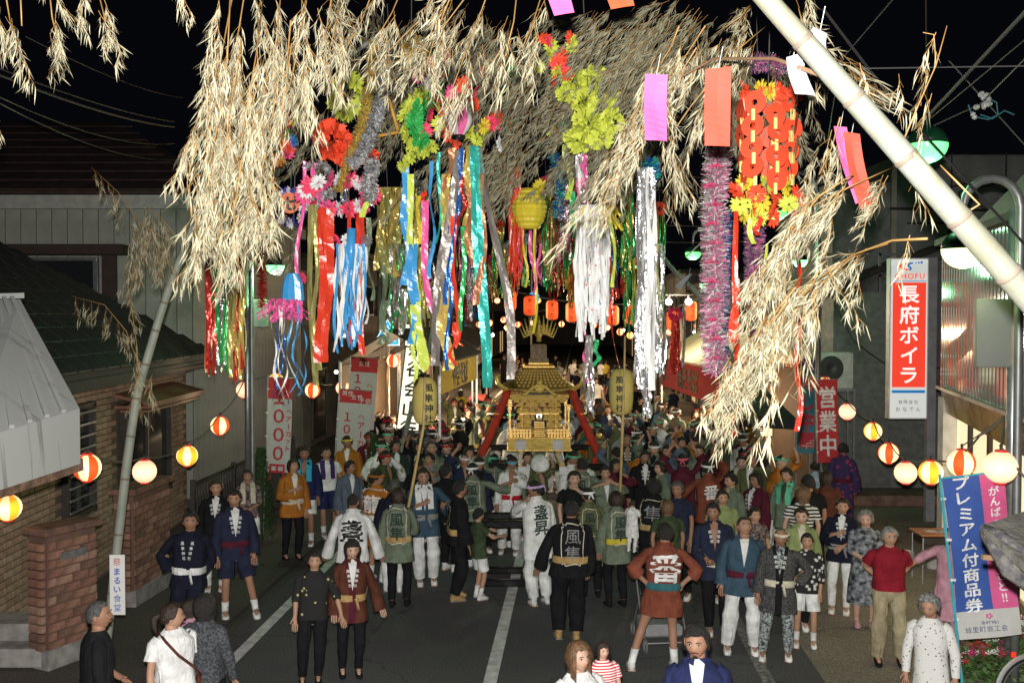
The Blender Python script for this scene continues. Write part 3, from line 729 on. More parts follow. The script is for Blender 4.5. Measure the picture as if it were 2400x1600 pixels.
def face_meshes():
    d = {}
    e = MB(); e.ball((0, 0, 0), (.0155, .006, .0075), 10, 6, 0); e.ball((0, -.0035, .0005), (.0075, .004, .0070), 8, 5, 1)
    e.tube([(-.017, -.001, .001), (-.008, -.006, .0075), (.006, -.006, .0075), (.018, -.001, .002)], .0022, 5, 1)
    d['eye'] = e.mesh('eye', [M_EYEW, M_EYEB], True)
    b = MB(); b.tube([(-.019, .002, -.003), (-.008, -.003, .003), (.008, -.002, .003), (.02, .004, -.004)], [.002, .0042, .004, .0018], 6)
    d['eyebrow'] = b.mesh('eyebrow', M_HAIR, True)
    q = MB(); q.tube([(-.024, .006, .001), (-.012, -.001, .001), (0, -.003, -.0005), (.012, -.001, .001), (.024, .006, .001)], [.002, .0045, .0055, .0045, .002], 6)
    d['mouth'] = q.mesh('mouth', M_LIP, True)
    q = MB(); q.tube([(-.027, .008, .006), (-.014, -.001, -.001), (0, -.004, -.004), (.014, -.001, -.001), (.027, .008, .006)], [.002, .007, .009, .007, .002], 6)
    q.tube([(-.019, .002, .003), (0, -.009, .000), (.019, .002, .003)], [.002, .005, .002], 6, 1)
    d['smile'] = q.mesh('mouth', [M_LIP, M_TEETH], True)
    return d
FACE = face_meshes()
_hair = {}
def hair_mesh(style, seed):
    k = (style, seed)
    if k in _hair: return _hair[k]
    n = 30; m = 10; rr = random.Random(seed * 7 + hash_s(style)); rings_o = [[] for _ in range(m + 1)]
    spec = dict(short=(54, 98, 122, 0, .017), crop=(50, 92, 116, 0, .008), mid=(60, 108, 124, .02, .021), bob=(64, 120, 126, .06, .024), long=(56, 120, 126, .26, .024), bald=(30, 84, 104, 0, .002), updo=(52, 94, 120, 0, .018), curly=(50, 108, 122, .01, .028), pony=(50, 96, 120, 0, .013))[style]
    fr, sd, bk, drop, th = spec
    for j in range(n):
        a = 2 * math.pi * j / n; c = math.cos(a)           # a=0 front
        if c > 0: lim = sd + (fr - sd) * max(0, min(1, (c - .25) / .45))
        else: lim = sd + (bk - sd) * min(1, -c * 1.6)
        if .1 < c < .62 and style in ('bob', 'long'): lim = 112
        jit = rr.uniform(-4, 4) if style not in ('bald', 'crop') else 0
        for i in range(m + 1):
            t = rad(min(lim + jit, 179)) * (i / m) if drop == 0 else rad(lim + jit) * min(1, i / (m - 3))
            q = math.sin(t); dx, dy = math.sin(a), -math.cos(a)
            th2 = th * (1 + .25 * noise.noise(Vector((dx * 3 + seed, dy * 3, t * 3)))) + .006 * rr.uniform(-1, 1) * (1.8 if style == 'curly' else .25 if style in ('bald', 'crop') else 1)
            if c > .3 and style not in ('bald', 'crop'): th2 += .004
            if i == m and drop == 0: th2 = -.004
            x = (.081 + th2) * q * dx; y = (.097 + th2) * q * dy + (.004 if c < 0 else 0); z = (.116 + th2 * 1.0) * math.cos(t)
            if z < 0: x *= (1 - .12 * min(1, -z / .1))
            if drop and i > m - 3:
                e = (i - (m - 3)) / 3; z -= drop * e * (1 if (c < .62) else 0); x *= (1 - .06 * e); y *= (1 - .03 * e)
                if c < -.2 and style == 'long': y += .01 * e
            rings_o[i].append(Vector((x, y, z)))
    mb = MB().loft(rings_o)
    if style == 'pony': mb.tube([(0, .10, .03), (0, .15, .01), (.01, .16, -.06), (0, .14, -.16)], [.02, .034, .03, .008], 8)
    if style == 'updo': mb.ball((0, .095, .05), (.05, .042, .045), 10, 7)
    me = mb.mesh('hair', M_HAIR, True); _hair[k] = me; return me
def hash_s(s): return sum(ord(c) * (i + 3) for i, c in enumerate(s))

POSE = dict(side=(.19, -.12, .93), down=(.228, -.06, .87), hip=(.20, .05, 1.02), belly=(.03, -.19, 1.02), chest=(.05, -.23, 1.22), mouth=(.05, -.165, 1.43), out=(.62, -.14, 1.36), up=(.2, -.14, 1.78), phone=(.07, -.30, 1.45), swing=(.36, -.10, .90),
            reach=(.26, -.36, 1.20), fan=(.12, -.26, 1.02), back=(.06, .16, 1.0), pole=(.16, -.26, 1.30), low=(.22, -.18, .88), point=(.50, -.22, 1.10))
def sup(th, rx, ry, n=2.5):
    c, s = math.cos(th), math.sin(th)
    return (math.copysign(abs(c) ** (2 / n), c) * rx, math.copysign(abs(s) ** (2 / n), s) * ry)
def lerp_tab(tab, z):
    if z <= tab[0][0]: return tab[0][1:]
    for a, b in zip(tab[:-1], tab[1:]):
        if z <= b[0]:
            t = (z - a[0]) / (b[0] - a[0]); t = t * t * (3 - 2 * t) * .5 + t * .5; return tuple(p + (q - p) * t for p, q in zip(a[1:], b[1:]))
    return tab[-1][1:]
def ik(s, w, l1, l2, pole):
    d = w - s; L = d.length
    if L > (l1 + l2) * .995: w = s + d * ((l1 + l2) * .995 / L); d = w - s; L = d.length
    a = (l1 * l1 - l2 * l2 + L * L) / (2 * L); h = math.sqrt(max(0, l1 * l1 - a * a)); dn = d / L
    p = pole - dn * pole.dot(dn)
    if p.length < 1e-4: p = Vector((1, 0, 0))
    return s + dn * a + p.normalized() * h, w
PN = 0
def person(label, x, Y, H, yaw, top=('happi', 'navy', .78), emblem=None, emc='white', vee='skin', collar=None, belt=None, legs=('trousers', 'black'), feet='tabi', fcol='white', hair='short', hcol='black', band=None, towel=None,
           arms=('down', 'down'), skin=1, hyaw=0, hpitch=0, smile=False, detail=2, female=False, group=None, spread=.10, bulk=1., beard=False, glasses=False, bag=None, worldx=None, zoff=0., stance=None, sleeve=None, kcol=None):
    global PN; PN += 1; sd_ = PN; rr = random.Random(sd_ * 31)
    X = (x - 1200) / F * Y if worldx is None else worldx
    s = H / 1.70; loc = Vector((X, Y, zoff)); rz = rad(yaw)
    fw = .93 if female else 1.0; fw *= bulk
    # joints
    hipx = .088; SH = Vector((.178 * fw, .0, 1.375)); feetp = []
    sp = spread
    stn = stance or [(-sp, rr.uniform(-.05, .05)), (sp, rr.uniform(-.05, .05))]
    jt = {}
    for i, sg_ in ((0, -1), (1, 1)):
        an = Vector((stn[i][0], stn[i][1], .085)); hp = Vector((sg_ * hipx, 0, .88))
        kn, an = ik(hp, an, .41, .405, Vector((sg_ * .15, -1, 0))); jt['leg', i] = (hp, kn, an)
        tgt = arms[i]; tg = POSE[tgt] if isinstance(tgt, str) else tgt
        sh = Vector((SH.x * sg_, SH.y, SH.z)); wv = Vector((tg[0] * sg_, tg[1], tg[2]))
        if tgt == 'down': wv += Vector((rr.uniform(-.02, .03) * sg_, rr.uniform(-.06, .04), 0))
        pole = Vector((sg_ * 1.0, .7, -.5)) if tgt != 'hip' else Vector((sg_, .45, -.2))
        if tgt in ('up',): pole = Vector((sg_, .1, -.8))
        el, wv = ik(sh, wv, .275, .245, pole); jt['arm', i] = (sh, el, wv)
    hyaw += rr.uniform(-14, 14); hpitch += rr.uniform(-8, 8); hs_ = rr.uniform(.95, 1.06); hc = Vector((0, -.018, 1.578)); HM = Matrix.Translation(hc) @ Matrix.Rotation(rad(hyaw), 4, 'Z') @ Matrix.Rotation(rad(hpitch), 4, 'X') @ Matrix.Diagonal((hs_ * 1.03, 1.02, rr.uniform(.95, 1.01), 1))
    # one continuous skinned body
    vs = []; es = []; rs = []
    def V(p, r, par=None):
        vs.append(tuple(p)); rs.append(r if isinstance(r, tuple) else (r, r))
        if par is not None: es.append((par, len(vs) - 1))
        return len(vs) - 1
    pel = V((0, 0, .92), (.13 * fw, .095)); sp1 = V((0, 0, 1.08), (.115 * fw, .085), pel); ch = V((0, 0, 1.27), (.135 * fw, .095), sp1)
    nb = V((0, .005, 1.41), (.07, .06), ch); nk = V((0, 0, 1.49), .05, nb)
    for i in (0, 1):
        hp, kn, an = jt['leg', i]
        a = V(hp + Vector((0, 0, -.06)), .08, pel); a = V((hp + kn) / 2, .072, a); a = V(kn, .053, a); a = V(kn.lerp(an, .35), .055, a); a = V(an + Vector((0, 0, .02)), .035, a)
        V(an + Vector((0, -.13, -.055)), (.038, .025), a)
        sh, el, wv = jt['arm', i]
        a = V(sh * .86 + Vector((0, 0, .165)), .042, ch); a = V(sh.lerp(el, .4), .040, a); a = V(el, .036, a); a = V(el.lerp(wv, .35), .037, a); a = V(wv, (.026, .024), a)
        d = (wv - el).normalized(); sgn = -1 if i == 0 else 1
        sdv = d.cross(Vector((0, -1, .2))).normalized()
        if detail >= 1:
            pm = V(wv + d * .055, (.030, .018), a)
            nrmv = d.cross(sdv).normalized()
            base = wv + d * .07
            if detail >= 2:
                for k in range(4):
                    off = sdv * ((k - 1.5) * .021); ln = (.034, .04, .038, .03)[k]
                    b_ = V(base + off + d * .012, .0095, pm); b_ = V(base + off + d * (.018 + ln) - Vector((0, 0, .006)), .0085, b_); V(base + off * .9 + d * (.018 + ln * 1.8) - Vector((0, 0, .02)), .007, b_)
                t_ = V(wv + d * .035 + sdv * (.042), .0105, a); V(wv + d * .075 + sdv * .055, .009, t_)
    me = bpy.data.meshes.new('person_src'); me.from_pydata(vs, es, [])
    tmp = bpy.data.objects.new('tmp', me); sm = tmp.modifiers.new('s', 'SKIN'); sk = me.skin_vertices[0].data
    for k_, r in enumerate(rs): sk[k_].radius = r
    sk[0].use_root = True; sm.use_smooth_shade = True
    ss = tmp.modifiers.new('u', 'SUBSURF'); ss.levels = 1; ss.render_levels = 1
    ev = evaluated(tmp); body = MB()
    body.add([tuple(v.co) for v in ev.vertices], [tuple(p.vertices) for p in ev.polygons])
    bpy.data.objects.remove(tmp); bpy.data.meshes.remove(me); bpy.data.meshes.remove(ev)
    body.add([HM @ Vector(v) for v in HEAD.v], HEAD.f)
    root = ob('person', body, SKIN[skin], None, True, loc=loc, rot=(0, 0, rz)); root.scale = (s * rr.uniform(.96, 1.05), s, s); root.rotation_euler[0] = rad(rr.uniform(-3, 2)); root.rotation_euler[1] = rad(rr.uniform(-2.5, 2.5))
    tag(root, label, 'person', group)
    # face
    front = abs(((yaw + hyaw + 180) % 360) - 180) < 115
    def hchild(name, me, loc, rot=(0, 0, 0), sc_=None, m=None):
        o = ob(name, me, m, root); o.matrix_local = HM @ Matrix.Translation(loc) @ Matrix.Rotation(rot[2], 4, 'Z') @ Matrix.Rotation(rot[1], 4, 'Y')
        if sc_: o.scale = sc_
        return o
    if front:
        for s_ in (-1, 1):
            hchild('eye', FACE['eye'], (s_ * .031, -.078, .006), (0, 0, s_ * .25))
            hchild('eyebrow', FACE['eyebrow'], (s_ * .032, -.088, .027), (0, 0, s_ * .25), m=HAIRS['grey'] if hcol == 'grey' else M_HAIR)
        hchild('mouth', FACE['smile' if smile else 'mouth'], (0, -.0905, -.058))
        if glasses:
            gm = MB()
            for s_ in (-1, 1): gm.tube([(s_ * .031 + .021 * math.cos(a), -.094 + .006 * abs(math.cos(a)), .004 + .016 * math.sin(a)) for a in [k * math.pi / 5 for k in range(11)]], .0018, 5)
            gm.tube([(-.012, -.096, .006), (.012, -.096, .006)], .0018, 5)
            hchild('glasses', gm.mesh('glasses', M_DARK), (0, 0, 0))
        if beard:
            bd = MB(); bd.ball((0, -.078, -.086), (.020, .011, .012), 10, 6); bd.tube([(-.028, -.080, -.052), (0, -.098, -.045), (.028, -.080, -.052)], [.002, .004, .002], 6)
            hchild('beard', bd.mesh('beard', M_HAIR, True), (0, 0, 0))
    hchild('hair', hair_mesh(hair, sd_ % 5), (0, 0, 0), m=HAIRS[hcol])
    if band:
        bmb = MB(); rg = []
        for (e, zz) in ((.000, .03), (.008, .032), (.008, .064), (.0, .066)):
            rg.append([Vector(((.090 + e + .006) * math.cos(a), (.110 + e + .006) * math.sin(a), zz + .008 * math.sin(a))) for a in [2 * math.pi * k / 20 for k in range(20)]])
        bmb.loft(rg); bmb.ball((0, .122, .045), (.022, .014, .018), 8, 5); bmb.bar((-.01, .128, .04), (-.04, .14, -.04), .006, .025); bmb.bar((.01, .128, .04), (.035, .14, -.03), .006, .025)
        hchild('headband', bmb.mesh('headband', C[band], True), (0, 0, 0))
    # ---- lower clothes
    def limb(mb, pts, rr_, n=14, amp=.006, ph=0., sx=1.):
        b0 = len(mb.v); mb.tube(pts, rr_, n, cap=False, sx=sx, up=(0, -1, 0))
        for q in range(b0, len(mb.v)):
            v = Vector(mb.v[q]); nn = noise.noise(v * 14 + Vector((ph, 0, 0))) * amp; k_ = (q - b0) // n; c_ = Vector(pts[k_]); dr = (v - c_)
            if dr.length > 1e-5: mb.v[q] = tuple(v + dr.normalized() * nn)
    def seg(a, b, n): return [a.lerp(b, k / n) for k in range(n)]
    lk, lc = (legs + ('black',))[:2] if isinstance(legs, tuple) else (legs, 'black')
    if lk in ('trousers', 'shorts', 'loose'):
        mb = MB()
        for i in (0, 1):
            hp, kn, an = jt['leg', i]; e = 1.0
            if lk == 'shorts': pts = seg(hp + Vector((0, 0, .04)), hp.lerp(kn, .82), 4) + [hp.lerp(kn, .82)]; r_ = [.105, .107, .105, .104, .106]
            else:
                end = kn.lerp(an, .93); pts = seg(hp + Vector((0, 0, .04)), kn, 5) + seg(kn, end, 5) + [end]
                w2 = 1.35 if lk == 'loose' else 1.0
                r_ = [.105, .102, .094, .086, .08, .074 * w2, .070 * w2, .068 * w2, .064 * w2, .058 * w2, .055 * w2]
            limb(mb, pts, [q * fw for q in r_], amp=.012, ph=sd_ + i)
        rg = [[Vector((*sup(a, .185 * fw, .125), z)) for a in [2 * math.pi * k / 18 for k in range(18)]] for z in (.79, .88, .96, 1.0)]
        rg[0] = [Vector((p.x * .9, p.y * .8, p.z)) for p in rg[0]]; rg[2] = [Vector((p.x * .92, p.y * .92, p.z)) for p in rg[2]]; rg[3] = [Vector((p.x * .8, p.y * .8, p.z)) for p in rg[3]]
        mb.loft(rg, cap0=True)
        ob('shorts' if lk == 'shorts' else 'trousers', mb, C[lc], root, True)
    elif lk == 'skirt':
        rg = []
        for z, rx in ((1.0, .17), (.85, .20), (.6, .225), (.35, .24), (.22, .235)):
            rg.append([Vector((*[q * (1 + .07 * math.sin(a * 7 + sd_) * (1 - z) + .02 * noise.noise(Vector((a * 2, z * 5, sd_)))) for q in sup(a, rx, rx * .7, 2.1)], z)) for a in [2 * math.pi * k / 36 for k in range(36)]])
        ob('skirt', MB().loft(rg), C[lc], root, True)
    if feet:
        for i in (0, 1):
            hp, kn, an = jt['leg', i]; mb = MB()
            a0 = kn.lerp(an, .62) if feet == 'tabi' else kn.lerp(an, .92)
            tz = lambda p, dy, z: Vector((p.x * (1 + 0 * dy), p.y + dy, z))
            ot = (-.02 if i == 0 else .02)
            rg = []
            n = 12
            prof = [(a0, .050, .052), (kn.lerp(an, .85), .044, .046), (Vector((an.x, an.y + .004, .09)), .043, .050)]
            if feet != 'tabi': prof = [(a0, .043, .045), (Vector((an.x, an.y + .004, .08)), .044, .052)]
            for c_, rx, ry in prof: rg.append([c_ + Vector((rx * math.cos(a), ry * math.sin(a), 0)) for a in [2 * math.pi * k / n for k in range(n)]])
            mb.loft(rg)
            fr2 = []
            for dy, rx, zc, rz_ in ((.055, .012, .035, .03), (.04, .034, .042, .042), (0, .043, .052, .052), (-.06, .046, .042, .042), (-.12, .047, .03, .03), (-.155, .036, .024, .022), (-.172, .012, .02, .012)):
                fr2.append([Vector((an.x + ot * (-dy) * 3 * .35 + rx * math.cos(a), an.y + dy, max(.002, zc + rz_ * math.sin(a)))) for a in [2 * math.pi * k / n for k in range(n)]])
            mb.loft(fr2, cap0=True, cap1=True)
            ob('tabi' if feet == 'tabi' else 'shoe', mb, C[fcol], root, True)
            if feet == 'tabi':
                so_ = MB().slab([Vector((an.x - .04, an.y + .05, 0)), Vector((an.x + .04, an.y + .05, 0)), Vector((an.x + .045, an.y - .14, 0)), Vector((an.x + .02, an.y - .17, 0)), Vector((an.x - .045, an.y - .14, 0))], (0, 0, .012))
                ob('sole', so_, C['apricot'] if rr.random() < .5 else C['grey'], root)
    # ---- torso garment
    kind, tcn = top[0], top[1]; hem = top[2] if len(top) > 2 else dict(happi=.76, tee=.90, dress=.30, jacket=.84, yukata=.10)[kind]
    hp_ = kind == 'happi' or kind == 'yukata'
    ex = .02 if hp_ else 0
    tab = [(.10, (.20 + ex) * fw, .16), (.60, (.215 + ex) * fw, .155 + ex), (.80, (.205 + ex) * fw, .15 + ex * .6), (.97, (.188 + ex * .5) * fw, .135 + ex * .4), (1.10, (.178 + ex) * fw, .128 + ex * .4), (1.25, (.195 + ex * .6) * fw, .135 + ex * .3), (1.34, (.196 + ex * .3) * fw, .125), (1.395, .150 * fw, .103), (1.435, .105, .08), (1.475, .066, .066), (1.50, .060, .062)]
    if kind == 'dress': tab[0] = (.10, .27 * fw, .22); tab[1] = (.60, .24 * fw, .19)
    zs = [z for z in [hem + (1.34 - hem) * k / 9 for k in range(10)]] + [1.37, 1.395, 1.415, 1.435, 1.455, 1.475 if hp_ else 1.465]
    def wr(a, z):
        f = max(0, min(1, (1.3 - z) / .5)); return 1 + .035 * f * math.sin(a * 5 + sd_ + 4 * z + 1.5 * noise.noise(Vector((a, z * 3, sd_)))) + .05 * noise.noise(Vector((math.cos(a) * 2.5 + sd_, math.sin(a) * 2.5, z * 7)))
    rg = []
    for z in zs:
        rx, ry = lerp_tab(tab, z); pin = 1
        if belt and z < 1.25: pin = 1 - .10 * math.exp(-((z - 1.0) / .07) ** 2)
        rg.append([Vector((*[q * wr(a, z) * pin for q in sup(a, rx, ry)], z)) for a in [2 * math.pi * k / 44 for k in range(44)]])
    mb = MB().loft(rg)
    sl = sleeve if sleeve is not None else dict(happi=.72, tee=.0, dress=.3, jacket=.95, yukata=.9)[kind]
    for i in (0, 1):
        sh, el, wv = jt['arm', i]; sgn = -1 if i == 0 else 1
        s0 = Vector((sh.x * .78, sh.y, sh.z + .012)); 
        if kind == 'tee' and sleeve is None: end = sh.lerp(el, .62); pts = [s0, sh + (el - sh) * .1, sh.lerp(el, .35), end]; r_ = [.050, .062, .066, .072]
        else:
            end = el.lerp(wv, sl)
            pts = [s0, sh + (el - sh) * .08, sh.lerp(el, .35), sh.lerp(el, .7), el.lerp(wv, .03), el.lerp(wv, sl * .5), end]
            r_ = [.056, .068, .076, .086, .095, .105, .115] if hp_ else [.050, .062, .062, .058, .054, .048, .042]
            if kind == 'yukata': r_ = [.062, .076, .09, .11, .14, .16, .17]
        if hp_ and sl > .4:
            # wide sleeve hangs below the arm
            for k_ in range(3, len(pts)): pts[k_] = pts[k_] + Vector((0, 0, -.022 * (k_ - 2)))
        limb(mb, pts, r_, n=14, amp=.012, ph=sd_ * 3 + i, sx=.72 if hp_ else 1.)
    gname = dict(happi='happi_coat', tee='shirt', dress='dress', jacket='jacket', yukata='yukata')[kind]
    coat = ob(gname, mb, C[tcn], root, True)
    def surf(x_, z, side=-1, off=.006):
        rx, ry = lerp_tab(tab, z); q = min(.985, abs(x_) / rx); y = ry * (1 - q ** 2.5) ** (1 / 2.5)
        a = math.atan2(side * y, x_); pin = 1
        # match the wrinkled shell
        c, s2 = x_ / rx, side * y / ry
        th = math.atan2(math.copysign(abs(s2) ** 1.25, s2), math.copysign(abs(c) ** 1.25, c))
        k_ = wr(th, z)
        if belt and z < 1.25: k_ *= 1 - .10 * math.exp(-((z - 1.0) / .07) ** 2)
        return Vector((x_, side * (y * k_ + off), z))
    if detail >= 1 and kind in ('happi', 'yukata'):
        if front or detail >= 2:
            vt = 1.10 if kind == 'happi' else 1.3
            vp = MB(); n = 6; vv = []
            for k in range(n + 1):
                z = 1.47 + (vt - 1.47) * k / n; hw = .058 * (1 - k / n) + .004
                vv += [surf(-hw, z, -1, .004), surf(0, z, -1, .007), surf(hw, z, -1, .004)]
            vp.add(vv, [q for k in range(n) for q in ((3 * k, 3 * k + 1, 3 * k + 4, 3 * k + 3), (3 * k + 1, 3 * k + 2, 3 * k + 5, 3 * k + 4))])
            ob('undershirt' if vee != 'skin' else 'bare_chest', vp, SKIN[skin] if vee == 'skin' else C[vee], coat, True)
            cl_ = MB()
            for s_ in (-1, 1):
                vv = []; zl = [1.468, 1.45, 1.40, 1.33, 1.26, 1.19, vt + .02, vt - .05] + [vt - .05 - (vt - .05 - hem) * q for q in (.33, .66, 1)]
                for k, z in enumerate(zl):
                    t = min(1, max(0, (1.475 - z) / (1.475 - vt))); xi = s_ * .060 * (1 - t) - (0 if s_ > 0 else 0) ; w_ = .042
                    o_ = .010 + (.004 if s_ > 0 else 0)
                    vv += [surf(xi + s_ * .002 * 0, z, -1, o_), surf(xi + s_ * w_, z, -1, o_)]
                cl_.add(vv, [(2 * k, 2 * k + 1, 2 * k + 3, 2 * k + 2) for k in range(len(zl) - 1)])
            rgc = [[Vector((.074 * math.cos(a), .072 * math.sin(a) + .012, z + .012 * math.sin(a))) for a in [math.pi * k / 10 for k in range(11)]] for z in (1.43, 1.495)]
            cl_.loft(rgc, closed=False)
            co = ob('collar', cl_, C[collar] if collar else C[tcn], coat)
            if kcol and front:
                kt = MB()
                for s_ in (-1, 1):
                    for k, ch_ in enumerate('風隼神社' if kcol != 'plain' else '祭若連'):
                        z = 1.34 - k * .058; t = (1.475 - z) / (1.475 - vt); xi = s_ * .060 * (1 - t) + s_ * .021
                        v2, f2 = glyph(ch_, .01); kt.add([surf(xi + a * .044, z + b * .044, -1, .022) for a, b in v2], f2)
                ob('lettering', kt, C['white'], coat)
    if emblem and detail >= 1:
        em = MB(); txt, cell, style = emblem; zc = 1.215 if len(txt) == 1 else 1.19
        t2 = text2d(txt, cell, pitch=1.02, bold=.05 if style != 'thin' else .015, sx=1.0, sy=.95)
        side = 1
        for v2, f2 in t2: em.add([surf(-a, zc + b, 1, .026) for a, b in v2], [tuple(reversed(f)) for f in f2])
        ob('back_lettering', em, C[emc], coat)
        if style in ('box', 'thin'):
            oc = MB(); hw, hh_ = cell * .68, cell * (len(txt) * .5 + .24); pts = []
            nS = 56
            for k in range(nS):
                a = 2 * math.pi * k / nS; px, pz = sup(a, hw, hh_, 6); wv_ = 1 + .05 * math.sin(a * 13 + 1); pts.append((px * wv_, pz * wv_))
            vv = []
            for px, pz in pts: vv += [surf(px, zc + pz, 1, .018), surf(px * .93, zc + pz * .95, 1, .018)]
            oc.add(vv, [(2 * k, 2 * k + 1, (2 * k + 3) % (2 * nS), (2 * k + 2) % (2 * nS)) for k in range(nS)])
            ob('back_outline', oc, C['cream'] if emc != 'white' else C['white'], coat)
    if belt:
        rgb = []
        for z, o_ in ((.955, .006), (.965, .016), (1.03, .016), (1.04, .006)):
            rx, ry = lerp_tab(tab, z); rgb.append([Vector((*[q * wr(a, z) * (1 - .10 * math.exp(-((z - 1.0) / .07) ** 2)) + math.copysign(o_, q) for q in sup(a, rx, ry)], z)) for a in [2 * math.pi * k / 32 for k in range(32)]])
        bm2 = MB().loft(rgb); bm2.ball((.05, -.165, .99), (.03, .02, .025), 8, 5); bm2.bar((.05, -.17, .98), (.08, -.18, .86), .008, .03); ob('belt', bm2, C[belt], root, True)
    if towel:
        tw = MB()
        for s_ in (-1, 1):
            vv = []
            for k, (z, xo) in enumerate(((1.47, .075), (1.42, .085), (1.36, .09), (1.28, .085), (1.20, .085), (1.12, .09))):
                vv += [surf(s_ * (xo - .042), z, -1, .022), surf(s_ * (xo + .042), z, -1, .022)]
            tw.add(vv, [(2 * k, 2 * k + 1, 2 * k + 3, 2 * k + 2) for k in range(5)])
        rgt = [[Vector(((.085 + e) * math.cos(a), (.08 + e) * math.sin(a) + .012, z)) for a in [-.3 + (math.pi + .6) * k / 14 for k in range(15)]] for e, z in ((0.03, 1.42), (.018, 1.47), (.0, 1.50))]
        tw.loft(rgt, closed=False); ob('towel', tw, C[towel], root)
    if bag:
        bg_ = MB(); bg_.box((.22, .02, .88), (.10, .2, .22), bev=.02)
        vv = [(-.12, -.145, 1.40), (-.02, -.165, 1.25), (.12, -.155, 1.1), (.21, -.06, .98)]; bg_.tube(vv, .014, 6, sx=1.6); bg_.tube([(-.12, -.145, 1.40), (-.1, .06, 1.43), (.05, .15, 1.25), (.21, .06, .98)], .014, 6)
        ob('shoulder_bag', bg_, C[bag], root)
    root['hand_r'] = 0
    del root['hand_r']
    return root, jt, s
def hand_world(res, i):
    root, jt, s = res; M = Matrix.Translation(root.location) @ Matrix.Rotation(root.rotation_euler[2], 4, 'Z') @ Matrix.Scale(s, 4)
    sh, el, wv = jt['arm', i]; d = (wv - el).normalized(); return M @ (wv + d * .07), M
T = ('trousers', 'black'); TW = ('loose', 'white'); SW = ('shorts', 'white')
PP = {}
# ---- nearest
person('man in dark work jacket seen from behind at lower left, cropped grey hair', 214, 8.27, 1.70, 118, ('tee', 'black', .9), hair='crop', hcol='short_grey', arms=('down', 'belly'), hyaw=-15, skin=2, sleeve=.4)
person('woman in white short-sleeved top with brown shoulder strap, ponytail with hair clip', 415, 8.65, 1.58, 40, ('tee', 'white', .85), hair='pony', hcol='brown', female=True, hyaw=70, bag='brown', legs=('trousers', 'navy'), skin=0)
person('woman in dark knitted sweater with black bob, turned away beside the white-top woman', 484, 8.9, 1.6, 165, ('jacket', 'knit', .9), hair='bob', female=True, hyaw=15)
person('small child with pink hair bow between the two women at lower left', 436, 10.0, 1.22, 150, ('tee', 'pink', .7), hair='bob', hcol='brown', legs=('skirt', 'pink'), feet='shoe', fcol='pink', skin=3)
person('woman with long light brown hair and pale face at bottom centre edge', 1372, 7.6, 1.58, 25, ('tee', 'white', .9), hair='long', hcol='light', female=True, skin=3, arms=('down', 'belly'))
person('toddler in red and white striped shirt held at bottom centre edge', 1415, 7.95, 1.0, 10, ('tee', 'stripe', .9), hair='bob', hcol='brown', skin=3, zoff=.47)
person('goateed man in dark navy jacket over white shirt at bottom centre-right', 1655, 7.44, 1.75, -12, ('happi', 'indigo', .8), hair='mid', vee='white', beard=True, skin=1, hyaw=-5)
person('old woman in white sprigged blouse with grey curly hair at lower right', 2200, 9.13, 1.52, -30, ('jacket', 'blouse', .72), hair='curly', hcol='grey', female=True, skin=1, legs=('trousers', 'grey'), hpitch=8, hyaw=-5)
# ---- front row
person('girl in black blouse with yellow flowers and a wooden pendant, black trousers', 722, 11.0, 1.46, 12, ('tee', 'yellowflower', .85), hair='short', arms=('low', 'swing'), sleeve=.2, feet='shoe', fcol='black', hyaw=10, skin=0)
person('smiling girl in rust-brown festival coat with black bob, tan sash', 817, 11.25, 1.54, 14, ('happi', 'brown', .70), vee='white', collar='maroon', kcol='y', belt='tan', hair='bob', female=True, arms=('down', 'swing'), smile=True, feet='shoe', fcol='black', sleeve=.95, skin=3)
person('man in brick-red festival coat with big white crest on back, hands on hips, bare legs', 1548, 11.45, 1.70, 180, ('happi', 'rust', .66), ('番', .36, 'big'), 'white', hair='short', arms=('hip', 'hip'), belt='teal', legs=None, sleeve=.35, spread=.25, stance=[(-.17, -.03), (.32, .05)], skin=1)
person('old man in dark patterned coat with green-white headband, hand on hip, fine-patterned leggings', 1822, 11.8, 1.57, -12, ('happi', 'patblack', .62), vee='bwfine', collar='black', kcol='plain', belt='cream', hair='bald', hcol='short_grey', band='cream', arms=('down', 'hip'), legs=('trousers', 'bwfine'), spread=.16, glasses=True, skin=2)
person('man looking down in teal-blue festival coat over white shirt, white loose trousers', 1740, 12.05, 1.66, -8, ('happi', 'blue', .74), vee='white', kcol=None, belt='maroon', hair='crop', arms=('down', 'back'), legs=TW, hpitch=-22, spread=.16, skin=1)
person('boy in black shirt with white block pattern and white shorts', 1892, 12.24, 1.39, -14, ('tee', 'bwblocks', .82), hair='short', arms=('down', 'down'), legs=SW, sleeve=.6, spread=.13, skin=0)
person('old man in dark red t-shirt and khaki trousers, grey hair, right side', 2090, 11.65, 1.62, -10, ('tee', 'redtee', .93), hair='short', hcol='grey', legs=('loose', 'khaki'), feet='shoe', fcol='black', arms=('back', 'back'), smile=True, glasses=True, spread=.13, skin=0)
person('old woman in black and white patterned dress over a white blouse', 2032, 13.0, 1.52, -10, ('dress', 'bwfloral', .36), hair='curly', hcol='grey', female=True, legs=None, feet='shoe', fcol='pink', arms=('belly', 'belly'), sleeve=.25, smile=True, skin=3)
person('woman clapping in dark navy festival coat and tapered white trousers', 1972, 13.6, 1.58, -20, ('happi', 'darknavy', .78), vee='white', kcol='y', belt='grey', hair='updo', hcol='brown', female=True, arms=('chest', 'belly'), legs=('trousers', 'white'), skin=0)
person('woman in lime-green festival coat behind the patterned boy', 1874, 12.9, 1.60, -8, ('happi', 'lime', .74), vee='cream', collar='lime', hair='updo', hcol='brown', female=True, skin=3)
